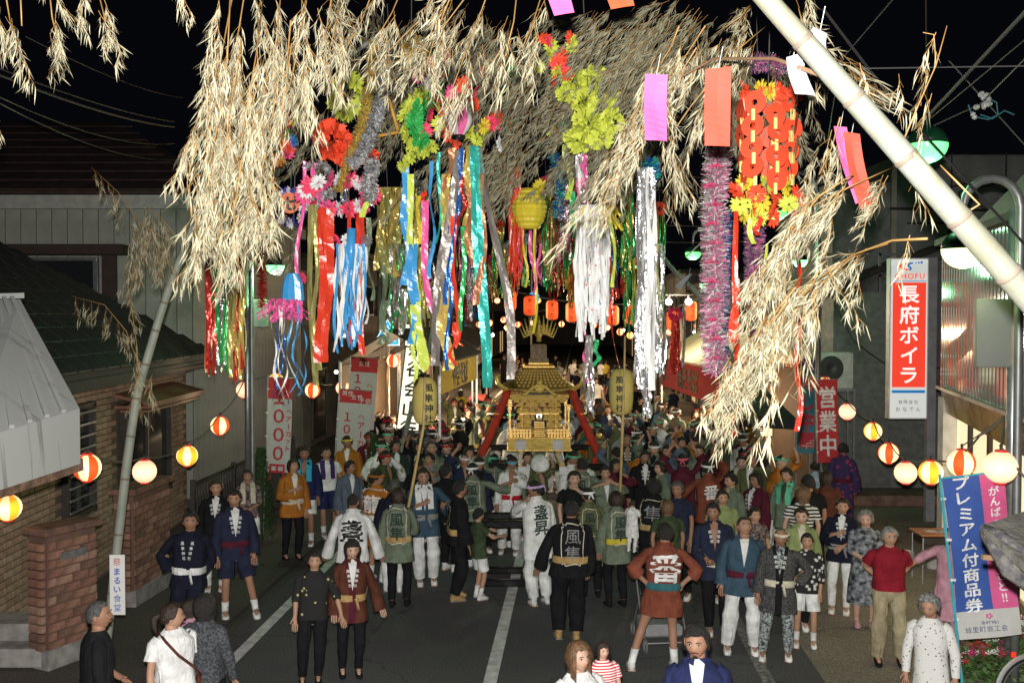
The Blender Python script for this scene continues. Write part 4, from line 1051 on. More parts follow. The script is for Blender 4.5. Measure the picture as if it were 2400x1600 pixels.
person('woman in pink dress behind the blue banner, arm stretched left', 2228, 11.9, 1.55, -35, ('dress', 'pink', .5), hair='short', female=True, arms=('point', 'down'), legs=('trousers', 'pink'), hyaw=-40, skin=0)
person('big man in navy festival coat holding a cream hand fan', 1684, 12.75, 1.68, -6, ('happi', 'navy', .72), vee='skin', kcol='plain', hair='short', arms=('fan', 'down'), legs=T, bulk=1.12, skin=2)
PP['navyman'] = person('man in black-navy festival coat with white sash, hands behind him', 428, 12.05, 1.70, 5, ('happi', 'darknavy', .80), vee='darknavy', kcol='y', belt='white', hair='short', arms=('hip', 'back'), legs=('shorts', 'darknavy'), feet='tabi', skin=2)
person('woman in black festival coat and white trousers by the black railing', 499, 14.7, 1.66, 12, ('happi', 'black', .8), vee='white', kcol='plain', hair='mid', hcol='brown', female=True, legs=('trousers', 'white'), skin=0)
person('tall man in indigo festival coat with bare legs and white split-toe boots', 545, 13.4, 1.75, 22, ('happi', 'navy', .80), vee='white', kcol='y', belt='maroon', hair='short', legs=('shorts', 'navy'), spread=.2, stance=[(-.12, .02), (.26, -.04)], skin=1)
person('woman in dark floral blouse with white towel, white shorts and light blue shoes', 582, 16.2, 1.56, 15, ('tee', 'floral', .85), hair='short', hcol='brown', female=True, towel='cream', legs=SW, feet='shoe', fcol='lightblue', arms=('belly', 'belly'), sleeve=.3, skin=1)
person('woman in orange festival coat with cream sash and black trousers', 678, 16.6, 1.68, 30, ('happi', 'orange', .74), vee='white', belt='cream', hair='mid', hcol='brown', female=True, arms=('chest', 'down'), legs=T, feet='shoe', fcol='black', skin=0)
person('man in navy coat with bright cyan towel round the neck and bare legs', 713, 17.6, 1.76, 5, ('happi', 'indigo', .8), towel='cyan', hair='short', arms=('chest', 'down'), legs=('shorts', 'white'), skin=2)
person('man in white shirt with purple towel, looking up', 770, 18.3, 1.66, 20, ('tee', 'white', .9), towel='purple', hair='crop', arms=('low', 'down'), legs=('shorts', 'indigo'), skin=1)
person('man in grey-blue mottled festival coat over white shirt', 808, 16.8, 1.63, 35, ('happi', 'slate', .76), vee='white', hair='short', hyaw=20, arms=('down', 'down'), legs=('trousers', 'white'), skin=2)
person('man in orange festival coat with bright yellow headcloth', 820, 19.4, 1.72, 0, ('happi', 'orange', .8), vee='white', hair='short', band='yellow', skin=2)
person('man in orange vest with white back lettering and yellow headband', 883, 15.3, 1.70, 160, ('happi', 'orange', .76), ('龍', .30, 'box'), 'white', belt='white', hair='short', band='orange', arms=('down', 'chest'), legs=('shorts', 'orange'), sleeve=.1, hyaw=-60, skin=1)
person('man with red patterned headband behind the orange vest', 897, 17.2, 1.72, 60, ('happi', 'green', .8), hair='short', band='red', hyaw=10, skin=1)
person('man in dark navy coat with pale sleeve writing, back turned, beside sage-coat woman', 918, 14.7, 1.68, 190, ('happi', 'darknavy', .7), ('若連', .17, 'plain'), 'white', hair='crop', hcol='short_grey', legs=('trousers', 'white'), skin=2)
person('man in white festival coat with bold black back lettering, nearest of the white coats', 822, 13.4, 1.68, 182, ('happi', 'white', .78), ('盞', .33, 'big'), 'black', hair='bald', hcol='black', arms=('swing', 'swing'), legs=TW, sleeve=.9, skin=2, hyaw=-30)
person('woman in sage-green festival coat holding a lantern pole, brown sash pouch', 934, 13.9, 1.67, 178, ('happi', 'sage', .68), ('風隼', .20, 'box'), 'dkgreen', belt='tan', hair='mid', hcol='brown', female=True, arms=('chest', 'down'), legs=T, feet='shoe', fcol='black')
person('man in blue festival coat with white towel and glasses, hands at chest', 999, 15.06, 1.76, 10, ('happi', 'blue', .72), vee='white', towel='white', belt='grey', hair='short', arms=('chest', 'reach'), legs=TW, glasses=True, spread=.1, smile=True, skin=1)
person('man in black festival coat with gold sash looking right, beside boy in green', 1066, 14.28, 1.72, 100, ('happi', 'black', .82), ('隼', .2, 'box'), 'black', belt='tan', hair='short', arms=('down', 'low'), legs=('loose', 'black'), feet='tabi', fcol='tan', skin=2, hyaw=15)
person('man in black coat with back turned behind the gold-sash man', 1054, 15.9, 1.70, 150, ('happi', 'black', .8), hair='short', hyaw=-20)
person('boy in olive-green t-shirt and white shorts beside the black trestle', 1120, 14.3, 1.31, 120, ('tee', 'green', .8), hair='short', arms=('reach', 'reach'), legs=SW, skin=0)
person('man in sage coat seen from behind, white headband, arm stretched to the white-clad man', 1116, 16.1, 1.68, 175, ('happi', 'sage', .78), ('風隼', .19, 'box'), 'dkgreen', hair='short', band='white', arms=('out', 'out'), sleeve=.6)
person('white-clad priestly man drinking from a bowl, red sash and cyan headband', 1192, 17.0, 1.68, -6, ('happi', 'white', .72), vee='skin', belt='red', hair='short', band='cyan', arms=('low', 'mouth'), legs=TW, spread=.13, hpitch=12, skin=2)
person('man in white festival coat with lilac headband and black back lettering', 1268, 14.0, 1.75, 200, ('happi', 'white', .66), ('盞昇', .22, 'plain'), 'dkgreen', hair='short', band='lilac', arms=('down', 'mouth'), legs=TW, hyaw=55, skin=2)
person('man in black festival coat with green towel and wide gold obi, back turned, nearest centre', 1331, 12.5, 1.75, 186, ('happi', 'black', .80), ('風隼', .20, 'thin'), 'grey', towel=None, belt='tan', hair='crop', arms=('down', 'swing'), legs=('loose', 'black'), feet='tabi', fcol='tan', bulk=1.08, skin=2, hyaw=-30)
person('young man in black t-shirt eating, behind the gold-obi man', 1354, 15.4, 1.68, -5, ('tee', 'black', .9), hair='short', arms=('down', 'mouth'), skin=3)
person('person in olive-green coat from behind with outlined lettering and green pouch', 1388, 14.4, 1.60, 182, ('happi', 'olive', .68), ('風隼', .17, 'box'), 'dkgreen', hair='crop', band='white', legs=T, feet='shoe', fcol='black')
PP['mum'] = person('woman in sage-green coat with yellow sash carrying a baby', 1447, 13.9, 1.62, 196, ('happi', 'sage', .68), ('風隼', .19, 'box'), 'dkgreen', belt='yellow', hair='mid', hcol='brown', female=True, arms=('chest', 'down'), legs=T, feet='shoe', fcol='black')
person('baby in white carried on the sage-coat woman\'s shoulder', 1483, 13.72, .72, 150, ('tee', 'white', .5), hair='short', hcol='brown', skin=3, feet='shoe', fcol='white', legs=('trousers', 'white'), zoff=.82, arms=('chest', 'chest'))
person('person in sage coat with outlined lettering leaning near the shrine poles', 1364, 16.5, 1.70, 165, ('happi', 'sage', .76), ('風隼', .19, 'box'), 'dkgreen', hair='short', arms=('reach', 'down'))
person('woman holding up a phone in front of the right carriers', 1424, 16.3, 1.60, 5, ('happi', 'sage', .76), vee='white', hair='updo', female=True, arms=('phone', 'phone'), skin=0)
person('person in black coat with white-outlined back lettering near the navy-polo man', 1527, 14.6, 1.68, 168, ('happi', 'black', .78), ('隼', .26, 'thin'), 'grey', belt='tan', hair='mid', arms=('reach', 'down'))
person('short-haired person in moss-green t-shirt seen from behind the brick-red coat', 1574, 13.9, 1.50, 180, ('tee', 'green', .8), hair='mid', hcol='light')
person('older man in dark striped navy polo shirt and glasses', 1600, 14.3, 1.70, -25, ('tee', 'navy', .85), hair='short', hcol='short_grey', glasses=True, arms=('low', 'low'), skin=2)
person('young woman in dark shirt behind the big navy-coat man', 1703, 14.2, 1.60, -10, ('tee', 'lime', .9), hair='updo', female=True, skin=0)
person('young man in sage coat looking left beyond the navy-coat man', 1705, 15.2, 1.68, -50, ('happi', 'sage', .78), hair='short', skin=0)
person('girl in dark sparkly dress right of the teal-coat man', 1777, 13.6, 1.45, 20, ('tee', 'floral', .7), hair='updo', female=True, legs=('skirt', 'black'), skin=0)
person('man in maroon festival coat with white collar lettering facing left', 1768, 15.1, 1.70, -60, ('happi', 'maroon', .78), vee='white', kcol='y', hair='mid', skin=1)
person('man in olive festival coat over white shirt behind the maroon coat', 1764, 17.0, 1.74, -35, ('happi', 'olive', .78), vee='white', hair='mid', skin=1)
person('woman with multicoloured scarf behind the olive coat', 1736, 17.5, 1.62, -15, ('tee', 'black', .9), towel='cream', hair='updo', female=True, skin=3)
person('woman in pale green coat with mint towel facing left', 1846, 15.8, 1.66, -40, ('happi', 'sage', .74), vee='green', towel='mint', hair='short', female=True, skin=0)
person('woman with long light brown hair in black and white striped top, seen from behind', 1877, 14.4, 1.60, 170, ('tee', 'bwstripe', .85), hair='long', hcol='light', female=True, skin=3)
person('man in plain black shirt with back turned at right', 1905, 14.9, 1.70, 185, ('tee', 'black', .9), hair='short', skin=1)
person('woman with very long dark brown hair, back turned, at right', 1946, 15.7, 1.62, 175, ('jacket', 'brown', .9), hair='long', hcol='brown', female=True)
person('woman in dark purple flowered summer kimono near the red banner', 1977, 18.8, 1.66, 160, ('yukata', 'yukata', .12), belt='maroon', hair='updo', female=True)
person('child in pale lilac kimono beside the purple kimono', 1918, 18.4, 1.35, 190, ('yukata', 'lightblue', .2), belt='lilac', hair='updo', female=True)
person('man in rust coat with white crest tilted away among the right carriers', 1662, 16.3, 1.70, 190, ('happi', 'rust', .72), ('番', .26, 'big'), 'white', hair='short', band='white', arms=('up', 'reach'))
person('woman in sage coat with short brown hair facing left', 1557, 16.6, 1.64, -70, ('happi', 'sage', .76), hair='mid', hcol='brown', female=True, skin=3)
person('man with both arms raised holding a phone', 1606, 17.2, 1.68, 170, ('happi', 'maroon', .78), hair='short', band='salmon', arms=('up', 'up'), sleeve=.4)
person('man in flat cap and dark happi coat right of the shrine', 1502, 17.6, 1.70, 5, ('happi', 'black', .78), vee='white', kcol='plain', hair='short', skin=2)
person('bald man in dark green coat right of the lantern pole', 1468, 19.8, 1.70, 0, ('happi', 'dkgreen', .78), kcol='plain', hair='bald', skin=1)
person('heavy man in pale grey shirt behind the bald man', 1450, 21.0, 1.76, 10, ('tee', 'grey', .9), hair='crop', band='white', bulk=1.5, skin=1)
person('boy in sage shirt with both arms up near the white-clad man', 1010, 17.9, 1.60, -30, ('tee', 'grey', .9), hair='short', arms=('chest', 'mouth'), skin=1)
person('man with white headcloth by the left carriers', 1083, 17.4, 1.66, 20, ('happi', 'navy', .78), hair='bald', band='white', arms=('up', 'mouth'), skin=1)
person('man in black-green coat standing under the left lantern', 967, 20.3, 1.78, 150, ('happi', 'dkgreen', .7), hair='short', legs=('trousers', 'white'))
person('man in maroon coat with white collar writing and red headband at left', 862, 20.3, 1.70, 5, ('happi', 'maroon', .78), vee='red', kcol='y', hair='short', band='red', skin=2)
person('woman in white-collared black blouse at left of the crowd', 897, 20.6, 1.60, 8, ('tee', 'black', .9), hair='bob', female=True, towel='white', skin=3)
person('man in dark cap and dark green jacket left of the lantern pole', 925, 18.9, 1.72, 25, ('happi', 'dkgreen', .78), vee='white', hair='short', skin=2)

# ---- the rest of the crowd round the shrine and down the street
TAKEN = [(o.location.x, o.location.y) for o in sc.objects if o.name.startswith('person')]
COLS = dict(sage='sage-green', olive='olive', black='black', dkgreen='dark green', navy='navy', blue='blue', maroon='maroon', white='white', slate='grey-blue', brown='brown', orange='orange', pink='pink', yellow='yellow', green='moss-green', grey='grey')
crowd = []
def try_crowd(n, Y0, Y1, x0, x1, dmin, det, kinds):
    k = 0; tries = 0
    while k < n and tries < 5000:
        tries += 1; Y = RND.uniform(Y0, Y1); X = RX(0, Y) + RND.uniform(x0, x1)
        if 18.2 < Y < 22.6 and abs(X - .25) < 1.45: continue
        if any((X - a) ** 2 + (Y - b) ** 2 < dmin ** 2 for a, b in TAKEN): continue
        TAKEN.append((X, Y)); crowd.append((X, Y, det, kinds)); k += 1
try_crowd(64, 17.0, 22.5, -4.2, 3.5, .43, 1, 'f')
try_crowd(66, 22.5, 30, -4.9, 3.9, .5, 1, 'f')
try_crowd(46, 30, 60, -4.5, 3.2, .9, 0, 's')
crowd.sort(key=lambda c: c[0] / c[1])
used = {}
for X, Y, det, kinds in crowd:
    fem = RND.random() < .35; f_ = kinds == 'f'
    tc_ = RND.choice(['sage', 'sage', 'sage', 'olive', 'black', 'black', 'dkgreen', 'navy', 'blue', 'maroon', 'white', 'slate', 'orange'] if f_ else ['white', 'grey', 'pink', 'yellow', 'navy', 'black', 'orange', 'white', 'blue'])
    bd = RND.choice([None, None, None, 'white', 'white', 'red', 'mint']) if f_ else None
    fac = RND.choice([0, 0, 1]) if f_ else RND.choice([0, 1])
    yaw = RND.uniform(-45, 45) + (180 if fac else 0)
    hr = RND.choice(['mid', 'bob', 'updo'] if fem else ['short', 'short', 'crop', 'short', 'bald'])
    where = ('left of the shrine' if X < .2 else 'right of the shrine') if Y < 22.6 else (('behind the shrine on the left' if X < .4 else 'behind the shrine on the right') if Y < 29 else 'far down the street')
    where = {'left of the shrine': 'left of shrine', 'right of the shrine': 'right of shrine', 'behind the shrine on the left': 'behind shrine at left', 'behind the shrine on the right': 'behind shrine at right'}.get(where, 'far down street')
    d = '%s in %s %s%s, %s, %s' % ('woman' if fem else 'man', COLS[tc_], 'coat' if f_ else 'shirt', ' and %s headband' % ('green' if bd == 'mint' else bd) if bd else '', 'facing us' if not fac else 'back turned', where)
    used.setdefault(d, []).append(0); num = len(used[d])
    crowd_arm = RND.choice([('down', 'side'), ('side', 'mouth'), ('reach', 'up'), ('chest', 'down'), ('reach', 'reach'), ('up', 'down'), ('down', 'up'), ('chest', 'chest')]) if f_ else ('down', 'down')
    r = person(d, 0, Y, RND.uniform(1.52, 1.64) if fem else RND.uniform(1.62, 1.78), yaw, ('happi' if f_ else 'tee', tc_), emblem=('風隼', .18, 'box') if (fac and tc_ in ('sage', 'olive') and Y < 24) else None, emc='dkgreen', vee=RND.choice(['white', 'skin', 'black']) if f_ else 'skin',
               hair=hr, band=bd, arms=crowd_arm, legs=RND.choice([T, ('trousers', 'white'), T]) if f_ else T, feet='tabi' if f_ else 'shoe', fcol='white' if f_ else 'black', skin=RND.randrange(4), detail=det, female=fem, worldx=X)
    used[d][-1] = r[0]
ORD = ['leftmost', 'second from left', 'third from left', 'fourth from left', 'fifth from left', 'sixth from left', 'seventh from left', 'eighth from left', 'ninth from left']
for d, L_ in used.items():
    if len(L_) > 1:
        for i, o in enumerate(L_): o['label'] = (d + ', ' + ORD[min(i, 8)] )
        for o in L_: o['group'] = d.split(',')[0] + ' in the crowd'
# ================================================================ portable shrine (mikoshi), carried
GOLD = mat('gold_leaf', (1.0, .64, .17), rough=.28, metal=.3, var=.2, scale=30, bump=.9, bscale=70)
GOLD2 = mat('gold_plain', (1.0, .60, .16), rough=.3, metal=.35, var=.15, bump=.3)
LAC = mat('black_lacquer', (.012, .012, .013), rough=.18, var=0); LACR = mat('red_lacquer', (.12, .012, .012), rough=.3, var=0)
M_ROPE = mat('red_rope', (.50, .035, .015), rough=.8, var=.2, bump=.6, bscale=60)
mk = thing('portable_shrine', 'gold portable shrine with curved roof and red ropes carried above the crowd', 'shrine', (Q(1237, 1000, 20).x, 20, 0))
zb0 = Q(1237, 1035, 19.4).z
bx = MB().box((0, 0, zb0 + .13), (1.22, 1.22, .26), bev=.015); ob('base', bx, GOLD, mk)
br = MB()
for z in (zb0 + .01, zb0 + .25): br.box((0, 0, z), (1.26, 1.26, .03), bev=.008)
ob('base_trim', br, GOLD2, mk)
for x in (-.36, .36):
    ob('beam_socket', MB().box((x, -.63, zb0 + .12), (.2, .05, .2), bev=.03).box((x, -.655, zb0 + .08), (.11, .04, .1)), mat('white_metal', (.6, .6, .6), rough=.3), mk)
dv_ = MB().box((0, -.62, zb0 + .13), (.34, .03, .2), bev=.01); dv_.ball((0, -.63, zb0 + .13), (.14, .03, .07), 12, 6); ob('crest_panel', dv_, GOLD, mk)
# body, pillars, steps, fence, brackets
ob('sanctum', MB().box((0, 0, zb0 + .62), (.62, .62, .7)), mat('carved_gold_red', (.85, .5, .12), rough=.35, metal=.3, c2=(.10, .02, .015), scale=14, detail=5, bump=.8), mk)
ob('lower_carving', MB().box((0, 0, zb0 + .34), (.98, .98, .16), bev=.01), mat('carved_gold_red', (1, 1, 1)), mk)
ob('door', MB().box((0, -.325, zb0 + .50), (.30, .03, .42), bev=.01), LAC, mk)
pil = MB().rev([(.035, 0), (.028, .03), (.028, .62), (.04, .66)], 10, cap=True).mesh('pillar', GOLD2, True)
for x in (-.33, .33):
    for y in (-.33, .33): ob('pillar', pil, None, mk, loc=(x, y, zb0 + .27))
stp = MB().box((0, 0, 0), (.2, .07, .035), bev=.006).mesh('step', GOLD2)
for k in range(7): ob('step', stp, None, mk, loc=(0, -.56 + k * .035, zb0 + .29 + k * .04))
fps = MB().box((0, 0, .08), (.035, .035, .16), bev=.006).mesh('fence_post', GOLD2)
for k in range(8):
    for x in (-.54 + k * .06,):
        if k < 7: ob('fence_post', fps, None, mk, loc=(x, -.56, zb0 + .26)); ob('fence_post', fps, None, mk, loc=(-x, -.56, zb0 + .26))
fr3 = MB()
for s_ in (-1, 1):
    for z in (.34, .41): fr3.box((s_ * .36, -.56, zb0 + z), (.42, .025, .022)); fr3.box((s_ * .57, 0, zb0 + z), (.025, 1.1, .022))
ob('fence_rail', fr3, GOLD2, mk)
toro = MB().box((0, 0, .27), (.03, .03, .54)).box((0, 0, .56), (.06, .06, .09), bev=.01).box((0, 0, .62), (.08, .08, .02)).mesh('corner_post', GOLD2)
for x in (-.57, .57):
    for y in (-.57, .57): ob('corner_post', toro, None, mk, loc=(x, y, zb0 + .27))
brk = MB().box((0, 0, 0), (.10, .06, .045), bev=.008).box((0, -.01, .05), (.06, .09, .05), bev=.008).mesh('bracket', GOLD)
for lv in range(4):
    w_ = .30 + lv * .075
    for k in range(5 + lv):
        x = -w_ + 2 * w_ * k / (4 + lv)
        ob('bracket', brk, None, mk, loc=(x, -.34 - lv * .055, zb0 + .78 + lv * .085 - (.0 if lv else .06)))
for k in range(7):
    for z_ in (.46, .60, .74):
        if z_ > .55 or k in (0, 1, 5, 6): ob('bracket', brk, None, mk, loc=(-.39 + k * .13, -.40, zb0 + z_))
ob('lintel', MB().box((0, -.36, zb0 + .70), (.78, .05, .045), bev=.01), GOLD2, mk)
for s_ in (-1, 1):
    ob('side_carving', MB().box((s_ * .215, -.36, zb0 + .5), (.06, .05, .42), bev=.01).ball((s_ * .27, -.38, zb0 + .45), (.04, .03, .1), 8, 6).ball((s_ * .27, -.38, zb0 + .62), (.04, .03, .05), 8, 6), GOLD, mk)
    ob('chime', MB().ball((s_ * .47, -.5, zb0 + .55), (.035, .035, .05), 10, 6), mat('white_metal', (.6, .6, .6)), mk)
ob('mirror', MB().rev([(.001, 0), (.055, 0), (.06, -.012)], 20), mat('mirror', (.9, .9, .9), rough=.12, metal=1, var=0), mk, loc=(0, -.39, zb0 + .66), rot=(math.pi / 2 - .14, 0, 0))
# roof: curved hip with tile bumps, upturned gable on the front
zr = zb0 + 1.12; rg = []
def roof_ring(h, z, up, n=40):
    R_ = []
    for k in range(n):
        a = 2 * math.pi * k / n; x, y = sup(a, h, h, 8); co_ = (abs(x) / h * abs(y) / h) ** 2 * up
        R_.append(Vector((x, y, z + co_)))
    return R_
prof_ = [(.73, 0, .10), (.74, .05, .10), (.66, .10, .07), (.56, .18, .05), (.47, .28, .03), (.40, .38, .02), (.34, .45, .01), (.30, .47, 0)]
ro_ = MB().loft([roof_ring(h, zr + z, up) for h, z, up in prof_], cap0=True, cap1=True)
rfo = ob('roof', ro_, mat('roof_old_gold', (.42, .27, .07), rough=.4, metal=.5, var=.3, bump=.6), mk, True)
sc_me = MB().ball((0, 0, 0), (.032, .022, .03), 6, 4).mesh('roof_scale', mat('scale_gold', (.60, .40, .12), rough=.35, metal=.5))
for (h, z) in ((.62, .135), (.555, .19), (.50, .245), (.455, .30), (.415, .355), (.375, .41)):
    for k in range(14):
        x = -h * .92 + 1.84 * h * k / 13
        ob('roof_scale', sc_me, None, rfo, loc=(x, -h - .006, zr + z + .012))
kr = MB()
pts = [(-.34, -.06), (-.24, .0), (-.13, .10), (0, .17), (.13, .10), (.24, .0), (.34, -.06)]
kr.tube([(x, -.74, zr + .02 + z) for x, z in pts], .03, 8); kr.ball((0, -.75, zr + .1), (.10, .04, .09), 10, 6); kr.ball((0, -.77, zr + .22), (.06, .04, .05), 8, 6)
ob('gable', kr, GOLD, mk, True)
ob('gable_shade', MB().slab([(-.26, -.73, zr - .02), (.26, -.73, zr - .02), (.12, -.73, zr + .09), (0, -.73, zr + .15), (-.12, -.73, zr + .09)], (0, .03, 0)), LAC, mk)
ob('eave_band', MB().box((0, 0, zr - .04), (1.28, 1.28, .05), bev=.01).box((0, 0, zr - .11), (1.05, 1.05, .07), bev=.01), GOLD, mk)
for s_ in (-1, 1):
    ob('roof_scroll', MB().tube([(s_ * .5, -.6, zr + .08), (s_ * .68, -.72, zr + .1), (s_ * .80, -.8, zr + .2), (s_ * .83, -.82, zr + .34), (s_ * .76, -.78, zr + .38)], [.05, .05, .045, .035, .02], 8), GOLD2, mk, True)
ob('roof_cap', MB().box((0, 0, zr + .50), (.62, .62, .06), bev=.02).box((0, 0, zr + .56), (.4, .4, .06), bev=.02), GOLD2, mk)
ob('roof_plaque', MB().box((0, 0, zr + .76), (.32, .16, .36), bev=.03).box((0, 0, zr + .62), (.40, .2, .08), bev=.02), mat('pink_stone', (.34, .23, .16), rough=.8, c2=(.18, .12, .08), scale=22, bump=.6), mk)
# phoenix on top and lotus
ph = MB(); ph.ball((0, 0, zr + 1.16), (.09, .13, .09), 10, 7); ph.tube([(0, -.08, zr + 1.0), (0, -.15, zr + 1.30), (0, -.12, zr + 1.36)], [.05, .03, .025], 8); ph.ball((0, -.14, zr + 1.39), (.03, .045, .03), 8, 6); ph.tube([(0, 0, zr + .6), (0, 0, zr + .9)], .02, 6)
for s_ in (-1, 1):
    for k in range(6):
        a = rad(18 + k * 17); ph.tube([(s_ * .05, 0, zr + 1.19), (s_ * (.08 + .22 * math.cos(a)), .04, zr + 1.0 + .24 * math.sin(a)), (s_ * (.08 + .33 * math.cos(a)), .08, zr + 1.19 + .33 * math.sin(a))], [.02, .026, .006], 6)
ob('phoenix', ph, GOLD, mk, True)
fan = MB()
for k in range(14):
    a = rad(200 + k * 10.5 * 1.0 - 40); 
for k in range(16):
    a = rad(-20 + k * 220 / 15); fan.tube([(0, .1, zr + 1.16), (.16 * math.cos(a), .14, zr + 1.18 + .12 * math.sin(a)), (.26 * math.cos(a), .15, zr + 1.16 + .2 * math.sin(a))], [.012, .02, .006], 5)
ob('tail_fan', fan, GOLD2, mk)
# tsuyoi: red ropes to the carrying frame, with bells
for s_ in (-1, 1):
    pts = [Vector((s_ * .62, -.66, zr + .06)), Vector((s_ * .86, -.85, zr - .42)), Vector((s_ * 1.12, -1.1, zb0 - .02))]
    rmb = MB(); rmb.tube([pts[0].lerp(pts[2], k / 14) + Vector((s_ * -.02 * math.sin(math.pi * k / 14), 0, 0)) for k in range(15)], [.075 + .006 * (k % 2) for k in range(15)], 10)
    ro2 = ob('corner_rope', rmb, M_ROPE, mk, True)
    for t_ in (.18, .45, .72, .88):
        p_ = pts[0].lerp(pts[2], t_); ob('bell', MB().ball(p_ + Vector((s_ * .15, -.03, .03)), .055, 10, 7), GOLD2, ro2, True)
    ob('rope_band', MB().ball(pts[0].lerp(pts[2], .36), (.09, .09, .03), 12, 5), GOLD2, ro2, True)
    ob('rope_tassel', MB().tube([pts[2], pts[2] + Vector((s_ * -.1, -.05, -.1)), pts[2] + Vector((s_ * -.14, -.05, -.35))], [.06, .05, .02], 8), M_ROPE, ro2, True)
# carrying beams
for x in (-.36, .36): ob('carrying_beam', MB().box((x, 0, zb0 - .07), (.12, 5.2, .13), bev=.02), LAC, mk)
for y in (-1.35, 1.35): ob('cross_beam', MB().box((0, y, zb0 - .19), (3.1, .11, .11), bev=.02), LAC, mk)
for x in (-1.3, 1.3): ob('outer_beam', MB().box((x, 0, zb0 - .31), (.09, 4.6, .1), bev=.02), LAC, mk)
for x in (-.36, .36): ob('beam_end', MB().box((x, -2.62, zb0 - .07), (.14, .05, .15), bev=.01), mat('white_metal', (.6, .6, .6)), mk)

# black rest stand (trestle) in front
ts = thing('shrine_trestle', 'black lacquered trestle standing on the centre line', 'trestle', (G(1170, 1340).x, 15.0, 0))
for z, y in ((1.0, -.30), (1.0, .30), (.14, -.36), (.14, .36)): ob('rail', MB().box((0, y, z), (1.0, .09, .10), bev=.015), LAC, ts)
for x in (-.44, .44):
    for y in (-.33, .33): ob('leg', MB().bar((x, y * 1.08, 0), (x, y, 1.06), .085), LAC, ts)
    ob('side_rail', MB().box((x, 0, .55), (.06, .66, .07)), LAC, ts); ob('foot', MB().box((x, 0, .045), (.1, 1.0, .09), bev=.01), LAC, ts)

# ================================================================ the two tall yellow lanterns on poles
M_YL = mat('yellow_paper', (.62, .50, .14), rough=.8, var=.08, scale=5)
M_BAMP = mat('dry_bamboo', (.50, .36, .15), rough=.5, var=.15, scale=8)
def pole_lantern(cx, cyt, cyb, Y, pole_bottom, label, txx, pole_x):
    c = Q(cx, (cyt + cyb) / 2, Y); hh_ = (cyb - cyt) / F * 2400 / 2352 * Y * .5; rr_ = hh_ * .52
    t = thing('pole_lantern', label, 'lantern', c, group='tall yellow pole lanterns')
    pr = []; n = 22
    for i in range(n + 1):
        z = -1 + 2 * i / n; r = (1 - abs(z) ** 3.2) ** .5 if abs(z) < .999 else .02
        pr.append((max(.45, min(1, .35 + .65 * r)) * rr_ * (1 + .012 * (i % 2)) if abs(z) < .99 else rr_ * .42, z * hh_))
    ob('paper_shade', MB().rev(pr, 26), M_YL, t, True)
    for s_ in (-1, 1): ob('ring', MB().rev([(rr_ * .42, s_ * hh_ - .02), (rr_ * .45, s_ * hh_), (rr_ * .42, s_ * hh_ + .03)], 24, cap=True), LAC, t)
    tm = MB()
    for v2, f2 in text2d('風隼神社', .12, pitch=1.15, bold=.03):
        tm.add([(txx * rr_ + a, -math.sqrt(max(.001, rr_ ** 2 - (txx * rr_ + a) ** 2)) * 1.03 - .012, b - .02) for a, b in v2], f2)
    ob('lettering', tm, M_BLK, t)
    pb = Q(pole_x, pole_bottom, Y - .35)
    ob('pole', MB().tube([pb - c, Vector((0, -rr_ - .05, -hh_)), Vector((.02, -rr_ - .05, hh_ * 1.0)), Vector((.03, -rr_ - .02, hh_ + .5))], [.022, .02, .016, .014], 8), M_BAMP, t, True)
    return t
pole_lantern(976, 865, 975, 13.6, 1165, 'tall yellow paper lantern on bamboo pole left of the shrine', .38, 938)
pole_lantern(1427, 846, 952, 15.0, 1145, 'tall yellow paper lantern on bamboo pole right of the shrine', -.25, 1424)
# ================================================================ round festival lanterns on strings
L_RED = lampmat('lantern_red', (1.0, .085, .012), 1.1); L_CREAM = lampmat('lantern_cream', (1.0, .70, .34), 1.8); L_YEL = lampmat('lantern_yellow', (1.0, .40, .02), 1.5); L_PINK = lampmat('lantern_pink', (1.0, .54, .33), 1.65)
M_RIM = mat('lantern_rim', (.5, .03, .02), rough=.5, emis=.35, ecol=(1, .05, .03), var=0)
M_CORD = mat('cord', (.10, .09, .08), rough=.7, var=0); M_CABLE = mat('cable_grey', (.09, .09, .09), rough=.6, var=0)
def lan_mesh(kind):
    pr = []; n = 16; r = .15
    for i in range(n + 1):
        a = -1.22 + 2.44 * i / n; pr.append((r * math.cos(a) * (1 + .022 * (i % 2)), r * 1.02 * math.sin(a)))
    a_, b_ = dict(red=(0, 1), yellow=(2, 1), pink=(3, 3))[kind]
    return MB().rev(pr, 32, mf=lambda k, i: (a_ if (k // 4) % 2 else b_)).mesh('paper_shade', [L_RED, L_CREAM, L_YEL, L_PINK], True)
LM = {k: lan_mesh(k) for k in ('red', 'yellow', 'pink')}
LRIM = MB().rev([(.048, 0), (.056, .004), (.056, .022), (.046, .026)], 20, cap=True).mesh('rim', M_RIM, True)
LSOC = MB().tube([(0, 0, .15), (0, 0, .20)], .014, 8).ball((0, 0, .2), .018, 8, 5).mesh('socket', M_DARK, True)
def rlantern(x, y, dpx, kind, label, grp='round lanterns on the strings', Y=None):
    Y = Y or .30 * F / (dpx * K); c = Q(x, y, Y)
    t = thing('paper_lantern', label, 'lantern', c, group=grp, rz=RND.uniform(-.3, .3))
    ob('paper_shade', LM[kind], None, t); ob('rim', LRIM, None, t, loc=(0, 0, .135)); ob('rim', LRIM, None, t, loc=(0, 0, -.162)); ob('socket', LSOC, None, t)
    t.rotation_euler[1] = RND.uniform(-.06, .06)
    return c + Vector((0, 0, .19))
